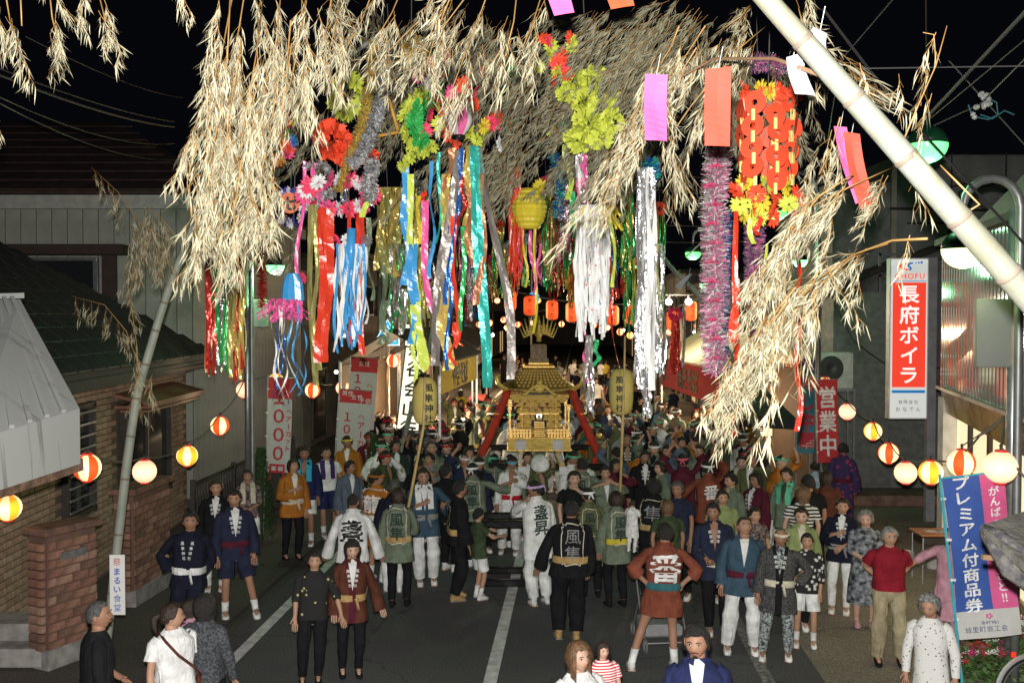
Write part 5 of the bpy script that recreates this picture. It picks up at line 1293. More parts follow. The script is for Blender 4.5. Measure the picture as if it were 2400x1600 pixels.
def cord(name, pts, r, label, sag=.0, m=None, cat='cord', grp=None):
    o_ = Vector(pts[0]); out = []
    for a, b in zip(pts[:-1], pts[1:]):
        a, b = Vector(a) - o_, Vector(b) - o_; n = 8; sg_ = sag * (b - a).length
        for k in range(n): 
            t = k / n; out.append(a.lerp(b, t) - Vector((0, 0, 4 * t * (1 - t) * sg_)))
    out.append(Vector(pts[-1]) - o_)
    return tag(ob(name, MB().tube(out, r, 5), m or M_CORD, loc=o_), label, cat, grp)
Lf = [(18, 1165, 60, 'yellow', 'cream and yellow lantern cut by the left edge'), (200, 1073, 62, 'red', 'red and cream striped lantern between shed roof and leaning bamboo'), (332, 1082, 53, 'pink', 'pale pink lantern just right of the leaning bamboo'), (430, 1046, 47, 'yellow', 'yellow and cream lantern before the tiled house'),
      (505, 977, 42, 'red', 'red striped lantern by the tiled house corner'), (562, 895, 38, 'pink', 'pink lantern in front of the steel lamp post at left'), (634, 875, 36, 'yellow', 'yellow lantern behind tricolour paper strings'), (718, 896, 34, 'red', 'orange-red lantern between the two banner groups'), (787, 891, 31, 'pink', 'small pink lantern touching the haircut banner'), (851, 867, 29, 'yellow', 'small yellow lantern right of the haircut banner'), (903, 828, 29, 'red', 'small red lantern under the blue crossing sign')]
tops = [rlantern(*a) for a in Lf]
cord('lantern_string', [Q(-60, 1190, 11.6)] + tops, .010, 'thin cord carrying the lanterns along the left side', sag=.05)
Rt = [(1791, 813, 27, 'yellow', 'small yellow lantern above the black tent'), (1810, 851, 27, 'red', 'small red lantern behind the hanging red streamer'), (1896, 883, 35, 'red', 'red and cream lantern before the red banner'), (1946, 945, 37, 'pink', 'pink lantern left of the tall shop sign'), (2005, 990, 40, 'yellow', 'yellow lantern under the left side of the tall sign'),
      (2041, 1040, 46, 'red', 'red striped lantern below the tall shop sign'), (2080, 1085, 50, 'pink', 'glowing white-pink lantern above the wooden desk'), (2138, 1084, 54, 'yellow', 'yellow and cream lantern in front of the sign post'), (2208, 1063, 62, 'red', 'large red lantern above the blue banner'), (2298, 1072, 74, 'pink', 'largest pale pink lantern at the right edge')]
tops = [rlantern(*a) for a in Rt]
cord('lantern_string', tops[:8], .010, 'thin cord carrying lanterns down to the yellow lantern by the sign post', sag=.05)
cord('lantern_string', [tops[7], Q(2250, 1000, 10.5), Q(2306, 955, 10.5), tops[9], Q(2400, 1140, 9)], .012, 'cord and clamp rising from the yellow lantern to the steel pole', sag=.06)
cord('lantern_string', [tops[8], Q(2306, 955, 10.5)], .008, 'short cord from the large red lantern up to the steel pole', sag=.02)
# far: long red lanterns in a row across the street
def tall_lan():
    pr = []; n = 16
    for i in range(n + 1):
        z = -1 + 2 * i / n; pr.append((.16 * min(1, (1 - abs(z) ** 4) ** .5 * .75 + .35) * (1 + .02 * (i % 2)), z * .27))
    return MB().rev(pr, 24, mf=lambda k, i: 1 if (k // 3) % 4 == 3 else 0).mesh('paper_shade', [lampmat('long_red', (1.0, .10, .02), .9, .2), lampmat('long_cream', (1, .42, .15), 1.1, .2)], True)
TLM = tall_lan(); TRM = MB().rev([(.07, 0), (.08, .01), (.08, .03), (.07, .04)], 14, cap=True).mesh('rim', LAC, True)
tp = []; TXT = None
LT = [(1172, 690, 'leftmost'), (1217, 702, 'second'), (1268, 712, 'third'), (1313, 717, 'fourth'), (1408, 724, 'fifth'), (1450, 722, 'sixth'), (1545, 735, 'seventh'), (1587, 714, 'rightmost')]
for x, y, wd in LT:
    c = Q(x, y, 27); t = thing('long_lantern', '%s of the long red lanterns in the row across the street' % wd, 'lantern', c, group='long red lanterns across the street')
    t.rotation_euler[2] = RND.uniform(-1, 1); sh_ = ob('paper_shade', TLM, None, t); ob('rim', TRM, None, t, loc=(0, 0, .26)); ob('rim', TRM, None, t, loc=(0, 0, -.30))
    tm = MB()
    for v2, f2 in text2d('まつり', .13, pitch=1.1, bold=.04): tm.add([(a, -math.sqrt(max(.001, .0256 - a * a)) - .012, b) for a, b in v2], f2)
    lo = ob('lettering', tm, mat('ink_red_dark', (.2, .01, .01), var=0), sh_); lo.rotation_euler[2] = -t.rotation_euler[2]
    tp.append(c + Vector((0, 0, .3)))
cord('lantern_string', [Q(1000, 640, 27)] + tp + [Q(1760, 660, 27)], .015, 'cord across the street holding the long red lanterns', sag=.03)
# smaller ones further away
k = 0
FARL = [(1045, 770, 'red'), (1070, 762, 'yellow'), (1092, 772, 'pink'), (1110, 765, 'red'), (1165, 752, 'yellow'), (1190, 745, 'red'), (1222, 742, 'pink'), (1290, 744, 'red'), (1335, 748, 'yellow'), (1365, 746, 'red'), (1395, 752, 'pink'), (1425, 762, 'red'), (1448, 770, 'yellow'), (1520, 770, 'red'), (1538, 762, 'pink'), (1600, 790, 'red'), (1630, 800, 'yellow'), (1125, 741, 'yellow'), (1157, 734, 'red'), (1142, 690, 'pink'), (1178, 700, 'red'), (1100, 745, 'red'), (1470, 748, 'red'), (1500, 752, 'yellow'), (1515, 748, 'red'), (1052, 800, 'red'), (1118, 752, 'red'), (1236, 690, 'yellow'), (1715, 828, 'red'), (1742, 833, 'yellow')]
for x, y, kd in FARL:
    k += 1; rlantern(x, y, 0, kd, 'tiny distant %s lantern, %s from the left down the street' % (kd, ['first', 'second', 'third', 'fourth', 'fifth', 'sixth', 'seventh', 'eighth', 'ninth', 'tenth', 'eleventh', 'twelfth', 'thirteenth', 'fourteenth', 'fifteenth', 'sixteenth', 'seventeenth', 'eighteenth'][sum(1 for f in FARL if f[2] == kd and f[0] < x)] + ' of its colour'), 'tiny distant lanterns', Y=26 if x > 1700 or x == 1052 else (42 if y > 760 else 52))
# floodlight pair on a pole (two white lamps), lit point light at left
M_FLOOD = mat('flood_glow', (1, 1, 1), emis=14, ecol=(1, .93, .72), var=0)
fdt = thing('floodlight_pair', 'pair of bare glaring white bulbs hanging over the right stalls', 'lamp', Q(1556, 693, 25))
for dx in (-.22, .28):
    hb = ob('bulb', MB().ball((0, 0, 0), .085, 12, 8), M_FLOOD, fdt, True, loc=(dx, 0, 0)); ob('lamp_cap', MB().tube([(0, 0, .08), (0, 0, .16)], .04, 8), M_DARK, fdt, loc=(dx, 0, 0))
ob('lamp_bar', MB().bar((-.3, 0, .17), (.36, 0, .17), .03), M_DARK, fdt)
tag(ob('bulb_lamp', MB().ball((0, 0, 0), .045, 12, 8), M_FLOOD, loc=Q(772, 854, 24)), 'single bright white bulb on the shop wall at left', 'lamp')
for nm, loc_, e_, c_ in (('floodlight_light', Q(1556, 700, 24.6), 260, (1, .88, .65)), ('bulb_light', Q(775, 858, 23.5), 40, (1, .95, .85))):
    l_ = bpy.data.lights.new(nm, 'POINT'); l_.energy = e_; l_.color = c_; l_.shadow_soft_size = .08; lo_ = bpy.data.objects.new(nm, l_); col.objects.link(lo_); lo_.location = loc_

# ================================================================ green street lamps
M_GG = mat('lamp_glass_green', (.3, .9, .5), rough=.3, emis=2.2, ecol=(.10, 1.0, .17), var=0)
M_GG2 = mat('lamp_glass_warm', (.9, .95, .6), rough=.3, emis=3.0, ecol=(.74, 1.0, .40), var=0)
M_GG3 = mat('lamp_glass_white', (.6, .95, .8), rough=.3, emis=2.9, ecol=(.22, 1.0, .34), var=0)
M_CAPG = mat('lamp_cap_green', (.006, .045, .02), rough=.35, var=0)
def globe_lamp(x, y, rpx, Y, label, m, power, post=None, gcol=(.35, 1, .5)):
    c = Q(x, y, Y); r = rpx * K / F * Y
    t = thing('street_lamp', label, 'street lamp', c, group='green globe street lamps')
    pr = [(r * math.sin(a), -r * math.cos(a)) for a in [math.pi / 2 * k / 8 for k in range(9)]]; pr[0] = (.003, -r)
    ob('glass_bowl', MB().rev([(a, b * .95) for a, b in pr], 28), m, t, True)
    ob('cap', MB().rev([(r * 1.01, 0), (r * .97, r * .3), (r * .75, r * .66), (r * .4, r * .88), (r * .12, r * 1.0), (r * .1, r * 1.25)], 28, cap=True), M_CAPG, t, True)
    if power:
        l_ = bpy.data.lights.new('lamp_light', 'POINT'); l_.energy = power; l_.color = gcol; l_.shadow_soft_size = r * .7; lo_ = bpy.data.objects.new('lamp_light', l_); col.objects.link(lo_); lo_.parent = t; lo_.location = (0, 0, -r * 1.5)
    if post:
        pp = [Vector(p) - c for p in post]; ob('post', MB().tube(pp, [.045 if i > 1 else .03 for i in range(len(pp))] if Y < 30 else .05, 10), mat('lamp_post_steel', (.25, .26, .26), rough=.45, metal=.6), t, True)
    return t
def arch(x, y, Y, side, w_, h_, r):
    c = Q(x, y, Y) + Vector((0, 0, r * 1.2)); pts = [c, c + Vector((0, 0, h_ * .5))]
    for k in range(1, 9):
        a = math.pi * k / 8; pts.append(c + Vector((side * w_ / 2 * (1 - math.cos(a)), 0, h_ * .5 + w_ / 2 * math.sin(a))))
    b = pts[-1]; pts += [Vector((b.x, b.y, 1.5)), Vector((b.x, b.y, 0))]; return pts
globe_lamp(2212, 572, 47, 10.2, 'large glowing yellow-green globe lamp under the bamboo at right', M_GG2, 18, arch(2212, 572, 10.2, 1, .58, .35, .21), (.75, 1, .45))
globe_lamp(2130, 332, 45, 10.6, 'bright green globe lamp partly hidden by the bamboo, upper right', M_GG, 18); cord('cord', [Q(2130, 286, 10.6), Q(2128, 150, 10.6), Q(2126, -60, 10.6)], .008, 'thin dark cord from which the upper green lamp hangs', 0, M_DARK, 'cord')
globe_lamp(632, 610, 21, 17.5, 'white-green globe lamp hanging from a curved arm at left', M_GG3, 70, arch(632, 600, 17.5, -1, .42, .25, .16), (.42, 1, .46))
globe_lamp(1592, 580, 18, 27, 'small green globe lamp right of the silver streamers', M_GG, 40, arch(1592, 580, 27, 1, .5, .3, .2))
globe_lamp(1622, 652, 15, 30, 'small green globe lamp left of the pink tinsel column', M_GG3, 30, arch(1622, 652, 30, 1, .5, .3, .2))
globe_lamp(1785, 486, 22, 20, 'green globe lamp glimpsed behind the red chain cylinder', M_GG, 40, arch(1785, 486, 20, 1, .8, .3, .2))
globe_lamp(1838, 598, 17, 19.5, 'green globe lamp on the thin post behind the bamboo leaves', M_GG3, 50, arch(1838, 598, 19.5, 1, .36, .3, .16))
for i, (x, y, Y) in enumerate([(1070, 578, 42), (1093, 593, 40), (1460, 610, 45), (1474, 619, 48), (1484, 649, 52), (1254, 640, 55), (1212, 645, 60)]):
    globe_lamp(x, y, 6 if Y < 50 else 4, Y, 'tiny far green street lamp, %s from the left' % ['first', 'second', 'fifth', 'sixth', 'seventh', 'fourth', 'third'][i], M_GG3, 0, [Q(x, y, Y), Q(x, y, Y) + Vector((0, 0, .5)), Q(x, y, Y) + Vector((0.8 if x > 1300 else -.8, 0, .5)), Vector((Q(x, y, Y).x + (.8 if x > 1300 else -.8), Y, 0))])
# steel poles
def pole(name, label, x, ytop, Y, r, z0=0., m=None, cat='pole'):
    p = Q(x, ytop, Y); return tag(ob(name, MB().tube([(0, 0, z0), (0, 0, p.z)], r, 14), m or M_STEEL, loc=(p.x, Y, 0), smooth=True), label, cat)
pole('steel_pole', 'thick galvanised steel pole at the right edge beside the banners', 2333, 480, 10.7, .068)
pole('steel_pole', 'tall galvanised steel pole beside the haircut banners at left', 566, 560, 17.9, .055)
pole('steel_pole', 'thin steel post with cabinet behind the red banner at right', 1881, 560, 19.6, .055)
pole('utility_pole', 'distant concrete utility pole right of the silver streamers', 1618, 430, 34, .13, m=mat('pole_concrete', (.2, .2, .19), rough=.9))
pole('steel_pole', 'distant signal pole left of the shrine beyond the blue sign', 872, 520, 30, .08)
tag(ob('pole_cabinet', MB().box((0, 0, 0), (.28, .18, .62), bev=.02), mat('cabinet_grey', (.3, .3, .3), rough=.5), loc=Q(1868, 690, 19.4)), 'pale grey cabinet strapped to the thin steel post', 'cabinet')
tag(ob('pole_cabinet', MB().box((0, 0, 0), (.26, .16, .5), bev=.02), mat('cabinet_grey', (.3, .3, .3)), loc=Q(598, 720, 17.8)), 'grey metal cabinet strapped to the left steel pole', 'cabinet')
nb_ = thing('notice_board', 'blank grey sign panel mounted on the thick steel pole', 'sign', Q(2282, 765, 10.5))
ob('panel', MB().box((0, 0, 0), (.36, .04, .72), bev=.01), mat('blank_panel', (.2, .205, .2), rough=.5, var=.05, scale=3), nb_); ob('panel_edge', MB().box((.20, .02, .02), (.04, .07, .72)), mat('yellowed_edge', (.35, .3, .2)), nb_)
ob('bracket', MB().box((.2, .06, -.22), (.12, .03, .04)), M_STEEL, nb_)
# overhead wires
def wire(label, pts, r=.012, sag=.02, name='wire'): return cord(name, pts, r, label, sag, M_CABLE, 'wire', None)
wire('straight wire running across at upper right in front of the sky', [Q(1960, 158, 8), Q(2420, 151, 8)], .005, 0)
wire('twisted wire from upper left falling to the siding building', [Q(-20, 150, 14), Q(400, 280, 24)], .012, .01)
wire('thick cable hung below the twisted wire at upper left', [Q(-20, 165, 14), Q(400, 292, 24)], .022, .012, 'cable')
wire('wavy lower wire at left reaching the siding building', [Q(-20, 215, 13), Q(400, 330, 24)], .010, .02)
wire('second lower wire at left below the wavy one', [Q(-20, 228, 13), Q(400, 368, 24)], .010, .02)
wire('faint high wire at left behind the bamboo leaves', [Q(60, 85, 15), Q(420, 225, 30)], .010, .01)
cord('cable', [Q(1890, 20, 9), Q(2050, 230, 9.4), Q(2380, 590, 10)], .014, 'black cable falling steeply behind the large bamboo pole', 0, mat('cable_black', (.025, .025, .027), rough=.5, var=0), 'wire')
wire('thick cable rising to the upper right corner', [Q(2100, 300, 13), Q(2380, 0, 9)], .022, 0, 'cable')
wire('wire pair rising to the right above the green lamp', [Q(2080, 320, 15), Q(2380, 70, 10)], .008, 0)
wire('low cable falling past the concrete building roof', [Q(2180, 140, 14), Q(2360, 340, 14)], .01, .0)
wire('wire rising from the junction bundle to the right edge', [Q(2120, 300, 14), Q(2250, 240, 12.5), Q(2380, 110, 10)], .01, 0)
wire('thin wire crossing the sky beside the top of the bamboo', [Q(2050, 0, 12), Q(1930, 140, 14), Q(1900, 330, 18)], .01, .0)
wire('green-lit drop wires falling from the thin post to the grey house', [Q(1883, 620, 19.5), Q(1960, 780, 20.5), Q(2080, 860, 22.5)], .012, .02)
wire('rope of small yellow bunting flags in front of the dark sky', [Q(1575, 590, 26), Q(1660, 500, 24)], .02, .02, 'rope')
for i in range(5): wire('distant wire over the street, number %s from the top' % ['one', 'two', 'three', 'four', 'five'][i], [Q(1500, 395 + i * 40, 40), Q(1900, 420 + i * 30, 30)], .014, .01)
jb = thing('wire_junction', 'tangled bundle of white insulators and blue wire at upper right', 'junction', Q(2252, 245, 12.5))
for i in range(9):
    ob('insulator', MB().rev([(.02, -.05), (.035, -.02), (.02, 0), (.035, .02), (.02, .05)], 8, cap=True), mat('ceramic_white', (.5, .5, .5), rough=.3), jb, loc=(RND.uniform(-.14, .14), RND.uniform(-.1, .1), RND.uniform(-.14, .14)), rot=(RND.uniform(0, 3), RND.uniform(0, 3), 0))
ob('jumper_wire', MB().tube([(.1, 0, .1), (.2, 0, .05), (.22, 0, -.1), (.1, 0, -.16), (-.1, 0, -.12), (-.15, 0, .02)], .01, 5).tube([(0, 0, -.1), (.15, 0, -.15), (.3, 0, -.05), (.42, 0, -.1)], .01, 5), mat('wire_teal', (.04, .16, .2)), jb)
# ================================================================ banners, stalls, signs, furniture
def flag(x0, y0, x1, y1, wd, Y, label, base, texts, m, tilt=0., pole_r=.014, pole_m=None, cat='banner', wave=.03, zb_=0., border=None):
    """upright banner: top-centre (x0,y0), bottom-centre (x1,y1) in the overview picture; wd in metres"""
    a, b = Q(x0, y0, Y), Q(x1, y1, Y); t = thing('banner', label, cat, (a.x, a.y, zb_))
    o = Vector((a.x, a.y, zb_)); dn = (b - a); L = dn.length; dn.normalize(); rt = Vector((1, 0, 0)); rt = (rt - dn * rt.dot(dn)).normalized()
    if tilt: rt = Matrix.Rotation(tilt, 3, 'Z') @ rt
    nr = rt.cross(dn).normalized()
    if nr.y > 0: nr = -nr
    def S(u, v, off=0.): return a - o + rt * (u * wd / 2) + dn * (v * L) + nr * (off + wave * math.sin(v * 7 + u * 1.5) * (.4 + .6 * v))
    nu, nv = 6, 24; vs = [S(-1 + 2 * i / nu, j / nv) for j in range(nv + 1) for i in range(nu + 1)]
    fs = [(j * (nu + 1) + i, j * (nu + 1) + i + 1, (j + 1) * (nu + 1) + i + 1, (j + 1) * (nu + 1) + i) for j in range(nv) for i in range(nu)]
    cl = ob('cloth', MB().add(vs, fs), m, t)
    for (u0, u1, v0, v1, mm) in base:
        nn = 14; vv = []
        for j in range(nn + 1):
            v = v0 + (v1 - v0) * j / nn
            for i in range(5): vv.append(S(u0 + (u1 - u0) * i / 4, v, .004))
        ob('printed_field', MB().add(vv, [(j * 5 + i, j * 5 + i + 1, (j + 1) * 5 + i + 1, (j + 1) * 5 + i) for j in range(nn) for i in range(4)]), mm, cl)
    for (s, cell, u, v, vert, mm, bold, sx_) in texts:
        tm = MB()
        for v2, f2 in text2d(s, cell, vertical=vert, pitch=1.06, bold=bold, sx=sx_): tm.add([S(u + x_ / (wd / 2), v - y_ / L, .010) for x_, y_ in v2], f2)
        ob('lettering', tm, mm, cl)
    pt = S(-1.06, -.03); pb = S(-1.06, 1.); pb2 = pb + (pb - pt) * ((pb.z) / max(.01, (pt.z - pb.z)))
    ob('pole', MB().tube([pt, pb, pb2], pole_r, 6), pole_m or M_STEEL, t); ob('crossbar', MB().tube([S(-1.1, -.005), S(1.05, -.005)], pole_r * .7, 6), pole_m or M_STEEL, t)
    for v in (.12, .37, .62, .87): ob('loop', MB().box(S(-1.03, v), (.05, .012, .025)), C['white'], t)
    return t, S
F_WH = mat('banner_white', (.50, .50, .48), rough=.8, var=.04); F_RED = mat('banner_red', (.50, .03, .035), rough=.8, var=.08); F_BLU = mat('banner_blue', (.035, .09, .34), rough=.8, var=.08); F_PNK = mat('banner_pink', (.62, .10, .26), rough=.8, var=.08); F_TEAL = mat('banner_teal', (.04, .20, .26), rough=.8, var=.1); F_YEL = mat('banner_yellow', (.65, .45, .05), rough=.8, var=.1)
F_INKR = mat('ink_red', (.5, .03, .05), rough=.8, var=0); F_NAV = mat('ink_navy', (.02, .03, .16), rough=.8, var=0)
T_, S_ = flag(2234, 1092, 2275, 1462, .585, 9.6, 'blue and pink voucher banner with white lettering at right', [(-1, .20, 0, .83, F_BLU), (.20, 1, 0, .83, F_PNK)],
     [('プレミアム付商品券', .142, -.40, .415, True, C['white'], .035, 1.22), ('がんばっぺ', .098, .60, .235, True, C['white'], .03, 1.1), ('しろさと', .098, .60, .60, True, C['white'], .03, 1.15), ('!!', .11, .60, .765, False, C['white'], .04, 1.), ('城里町商工会', .062, -.12, .945, False, F_NAV, .02, 1.0), ('ibaraki', .05, .02, .905, False, F_NAV, .02, 1.)], F_WH, pole_m=mat('blue_pole', (.05, .40, .50), rough=.4))
fl_ = MB()
for k in range(5):
    a = 2 * math.pi * k / 5; fl_.ball(S_(.02, .868, .012) + Vector((.024 * math.cos(a), 0, .018 * math.sin(a))), (.013, .003, .011), 8, 4)
ob('print_mark', fl_, F_PNK, T_)
# haircut banners
flag(645, 868, 638, 1084, .45, 18.6, 'white hair-salon price banner at far left, mostly red circles', [(-1, 1, .0, .22, F_RED)], [('１０００円', .33, -.05, .60, True, F_INKR, .05, 1.05), ('ヘアーカット', .13, .75, .55, True, F_INKR, .02, 1.)], F_WH)
flag(818, 896, 806, 1080, .66, 20.6, 'white and red hair-salon price banner nearer the middle', [(-1, 1, .0, .16, F_RED)], [('男性', .12, -.5, .045, False, C['white'], .02, 1.), ('女性', .12, .1, .085, False, C['white'], .02, 1.), ('子供', .12, .6, .125, False, C['white'], .02, 1.), ('１０００円', .24, -.42, .64, True, F_INKR, .05, 1.), ('ヘアーカット', .17, .45, .60, True, F_INKR, .02, 1.)], F_WH)
flag(838, 822, 828, 985, .58, 21.6, 'farther red and white hair-salon banner behind the nearer one', [(-1, 1, .0, .20, F_RED)], [('女性', .12, .0, .08, False, C['white'], .02, 1.), ('１０００', .25, -.4, .55, True, F_INKR, .05, 1.), ('ヘアー', .16, .5, .5, True, F_INKR, .02, 1.)], F_WH)
# right banners
flag(1899, 872, 1903, 1062, .40, 19.2, 'red banner with bold white characters meaning open for business', [], [('営業中', .44, 0, .50, True, C['white'], .04, .82)], F_RED)
flag(1858, 825, 1852, 1040, .38, 19.9, 'teal banner with red and white chilled-noodle characters', [(-1, 1, 0, .14, C['purple'])], [('冷し中華', .36, 0, .56, True, F_INKR, .09, .9), ('冷し中華', .36, -.02, .56, True, mat('ink_pale', (.6, .35, .3), var=0), .01, .88)], F_TEAL)
# lit upright signs
def lit_sign(x0, y0, x1, y1, wd, Y, label, txt, cell, ink, em=1.05, dep=.12, ec=(1, .93, .70)):
    a, b = Q(x0, y0, Y), Q(x1, y1, Y); H_ = (a - b).length; t = thing('lit_sign', label, 'sign', (b.x, b.y, 0)); c = (a + b) / 2 - Vector((b.x, b.y, 0)); an = math.atan2(a.x - b.x, a.z - b.z)
    Mx = Matrix.Rotation(an, 3, 'Y')
    ob('case', MB().box(c + Vector((0, .03, 0)), (wd + .06, dep, H_ + .06), Mx), M_DARK, t); ob('face', MB().box(c + Vector((0, -dep / 2, 0)), (wd, .02, H_), Mx), mat('sign_glow_%d' % int(x0), (.8, .8, .7), emis=em, ecol=ec, var=0), t)
    tm = MB(); put_text(tm, text2d(txt, cell, pitch=1.18, bold=.03), c + Vector((0, -dep / 2 - .018, 0)), Mx @ Vector((1, 0, 0)), Mx @ Vector((0, 0, 1))); ob('lettering', tm, ink, t)
    if c.z - H_ / 2 > .1: ob('leg', MB().bar((0, .03, 0), c + Mx @ Vector((0, .03, -H_ / 2)), .1), M_DARK, t)
    return t
lit_sign(958, 800, 937, 985, .42, 20.0, 'glowing white upright sign with black brush characters, left of the yellow lantern', '宗谷会山行', .34, M_BLK)
lit_sign(946, 745, 946, 800, .30, 25, 'narrow glowing white and red sign above the brush-lettered sign', '酒', .25, F_INKR)
lit_sign(1750, 742, 1748, 875, .46, 21.5, 'glowing pale sign with green characters for pedestrian paradise, behind leaves', '歩行者天国', .25, mat('ink_green', (.05, .35, .08), var=0), ec=(1, .98, .66))
lit_sign(1742, 960, 1742, 1000, .55, 21, 'low glowing cream lantern-box under the black tent', '酒', .2, F_INKR, em=.9, ec=(1, .85, .5))
# crossing sign: blue with white triangle, pentagon
cs_ = thing('crossing_sign', 'blue and white five-sided pedestrian crossing sign, glowing in the flash', 'sign', Q(890, 765, 24))
M_SB = mat('retro_glow_blue', (.03, .45, .75), emis=.7, ecol=(.02, .55, .95), var=0); M_SW = mat('retro_glow_white', (.9, .95, 1), emis=1.0, ecol=(.8, .95, 1), var=0)  # emission stands in for flash light thrown back by the sign
hw_ = .29; pent = [(-hw_, -.30), (hw_, -.30), (hw_, -.16), (0, .34), (-hw_, -.16)]
ob('rim', MB().slab([(x, .01, z) for x, z in pent], (0, .02, 0)), M_SW, cs_); ob('blue_field', MB().slab([(x * .9, -.004, z * .9 - .0) for x, z in pent], (0, .01, 0)), M_SB, cs_)
ob('white_triangle', MB().slab([(-.2, -.012, -.2), (.2, -.012, -.2), (0, -.012, .2)], (0, .006, 0)), M_SW, cs_)
wm = MB(); wm.ball((.01, -.018, .10), (.028, .006, .03), 8, 5); wm.bar((.01, -.018, .07), (0, -.018, -.04), .006, .07); wm.bar((0, -.018, -.03), (.07, -.018, -.16), .006, .035); wm.bar((0, -.018, -.03), (-.06, -.018, -.16), .006, .035); wm.bar((0, -.018, .05), (.08, -.018, -.02), .006, .025); wm.bar((0, -.018, .05), (-.07, -.018, 0), .006, .025)
ob('walking_figure', wm, M_SB, cs_); ob('post', MB().tube([(.0, .08, .5), (.0, .08, -cs_.location.z)], .04, 8), M_STEEL, cs_)
# road sign round blue far
tag(ob('round_sign', MB().rev([(.001, 0), (.25, 0), (.27, .02)], 20), M_SB, loc=Q(1226, 684, 45), rot=(math.pi / 2, 0, 0)), 'tiny round blue road sign far down the street', 'sign')

# food stalls
def stall(name, label, x0, y0, x1, y1, Y0, Y1, zc, hh_, m, txt, ink, outline, cell, dir_side, roof_m, glow):
    a, b = Q(x0, y0, Y0), Q(x1, y1, Y1); a.z = b.z = zc; t = thing(name, label, 'stall', (a.x, a.y, 0)); o = Vector((a.x, a.y, 0)); d = (b - a); L = d.length; d.normalize(); up = Vector((0, 0, 1)); n = Vector((d.y, -d.x, 0))
    if n.dot(Vector((0, 0, 0)) - a) < 0: n = -n
    ob('signboard', MB().slab([a - o, b - o, b - o + up * hh_, a - o + up * hh_], -n * .05), m, t)
    ux = d if d.x > 0 else -d
    for off, mm, bd in ((.012, outline, .075), (.02, ink, .03)):
        tm = MB(); put_text(tm, text2d(txt, cell, vertical=False, pitch=1.0, bold=bd), (a + b) / 2 - o + up * hh_ / 2 + n * off, ux, up); ob('lettering', tm, mm, t)
    dpt = -n * 2.2
    ob('roof', MB().slab([a - o + up * (hh_ + .05) + n * .15, b - o + up * (hh_ + .05) + n * .15, b - o + up * (hh_ + .75) + dpt * .5, a - o + up * (hh_ + .75) + dpt * .5], (0, 0, .04)), roof_m, t)
    ob('roof', MB().slab([a - o + up * (hh_ + .05) + dpt, b - o + up * (hh_ + .05) + dpt, b - o + up * (hh_ + .75) + dpt * .5 + Vector((0, 0, .002)), a - o + up * (hh_ + .75) + dpt * .5 + Vector((0, 0, .002))], (0, 0, .04)), roof_m, t)
    for p in (a, b):
        for q in (Vector((0, 0, 0)), dpt): ob('post', MB().box(p + q - o + Vector((0, 0, (hh_ + .1) / 2 - a.z / 2)), (.05, .05, zc + hh_ + .1)), M_STEEL, t)
    ob('counter', MB().box(Vector((0, 0, .85)) + (b - a) / 2 - n * .3, (L, .6, .08), Matrix((d, -n, up)).transposed()), mat('counter_cloth', (.45, .05, .04)), t)
    ob('back_cloth', MB().slab([a - o + dpt + Vector((0, 0, -zc)), b - o + dpt + Vector((0, 0, -zc)), b - o + dpt + up * hh_, a - o + dpt + up * hh_], n * .02), mat('stall_back', (.07, .045, .03)), t)
    bl_ = ob('bulb', MB().ball((0, 0, 0), .06, 10, 7), M_FLOOD, t, True, loc=(b - a) / 2 + dpt * .4 + Vector((0, 0, zc - .1)))
    if glow:
        l_ = bpy.data.lights.new('stall_light', 'POINT'); l_.energy = glow; l_.color = (1, .72, .42); l_.shadow_soft_size = .08; lo_ = bpy.data.objects.new('stall_light', l_); col.objects.link(lo_); lo_.parent = t; lo_.location = (b - a) / 2 + dpt * .35 + Vector((0, 0, zc - .25))
    return t
stall('food_stall', 'yellow-signed fried noodle stall left of the shrine', 1010, 890, 1095, 870, 21.5, 27, 2.35, .62, F_YEL, 'やきそば', M_BLK, mat('ink_cream', (.8, .65, .5), var=0), .62, -1, mat('stall_roof', (.05, .05, .05), rough=.8), 420)
stall('food_stall', 'red-signed stall with cream roof right of the silver streamers', 1655, 905, 1520, 880, 21.5, 28, 2.1, .75, F_RED, '焼きそば', M_BLK, mat('ink_orange', (.7, .3, .1), var=0), .60, 1, mat('cream_canvas', (.55, .47, .30), rough=.8), 220)
stall('food_stall', 'dim stall with white sign further down on the left', 1085, 850, 1118, 842, 30, 40, 2.4, .6, F_WH, 'たこ焼', F_INKR, F_RED, .6, -1, mat('stall_roof', (.05, .05, .05)), 400)
for i, (x, Y, e_) in enumerate(((-2.6, 38, 500), (4.9, 36, 420), (-1.0, 52, 700), (6.2, 50, 600), (1.5, 66, 900), (7.6, 68, 700))):  # bulbs added to warm and brighten the far street and its crowd
    b_ = thing('added_bulb', 'added warm bulb over the far street, %s from the near end' % ['first', 'second', 'third', 'fourth', 'fifth', 'sixth'][i], 'lamp', (x, Y, 3.0)); ob('bulb', MB().ball((0, 0, 0), .08, 10, 7), M_FLOOD, b_, True); ob('cap', MB().tube([(0, 0, .08), (0, 0, .18)], .04, 8), M_DARK, b_)
    ob('cord', MB().tube([(0, 0, .18), (0, 0, 1.2), (-1.5 if x < 1 else 1.5, 0, 1.5)], .012, 5), M_CORD, b_)
    l_ = bpy.data.lights.new('bulb_light', 'POINT'); l_.energy = e_; l_.color = (1, .68, .38); l_.shadow_soft_size = .1; lo_ = bpy.data.objects.new('bulb_light', l_); col.objects.link(lo_); lo_.parent = b_; lo_.location = (0, 0, -.15)
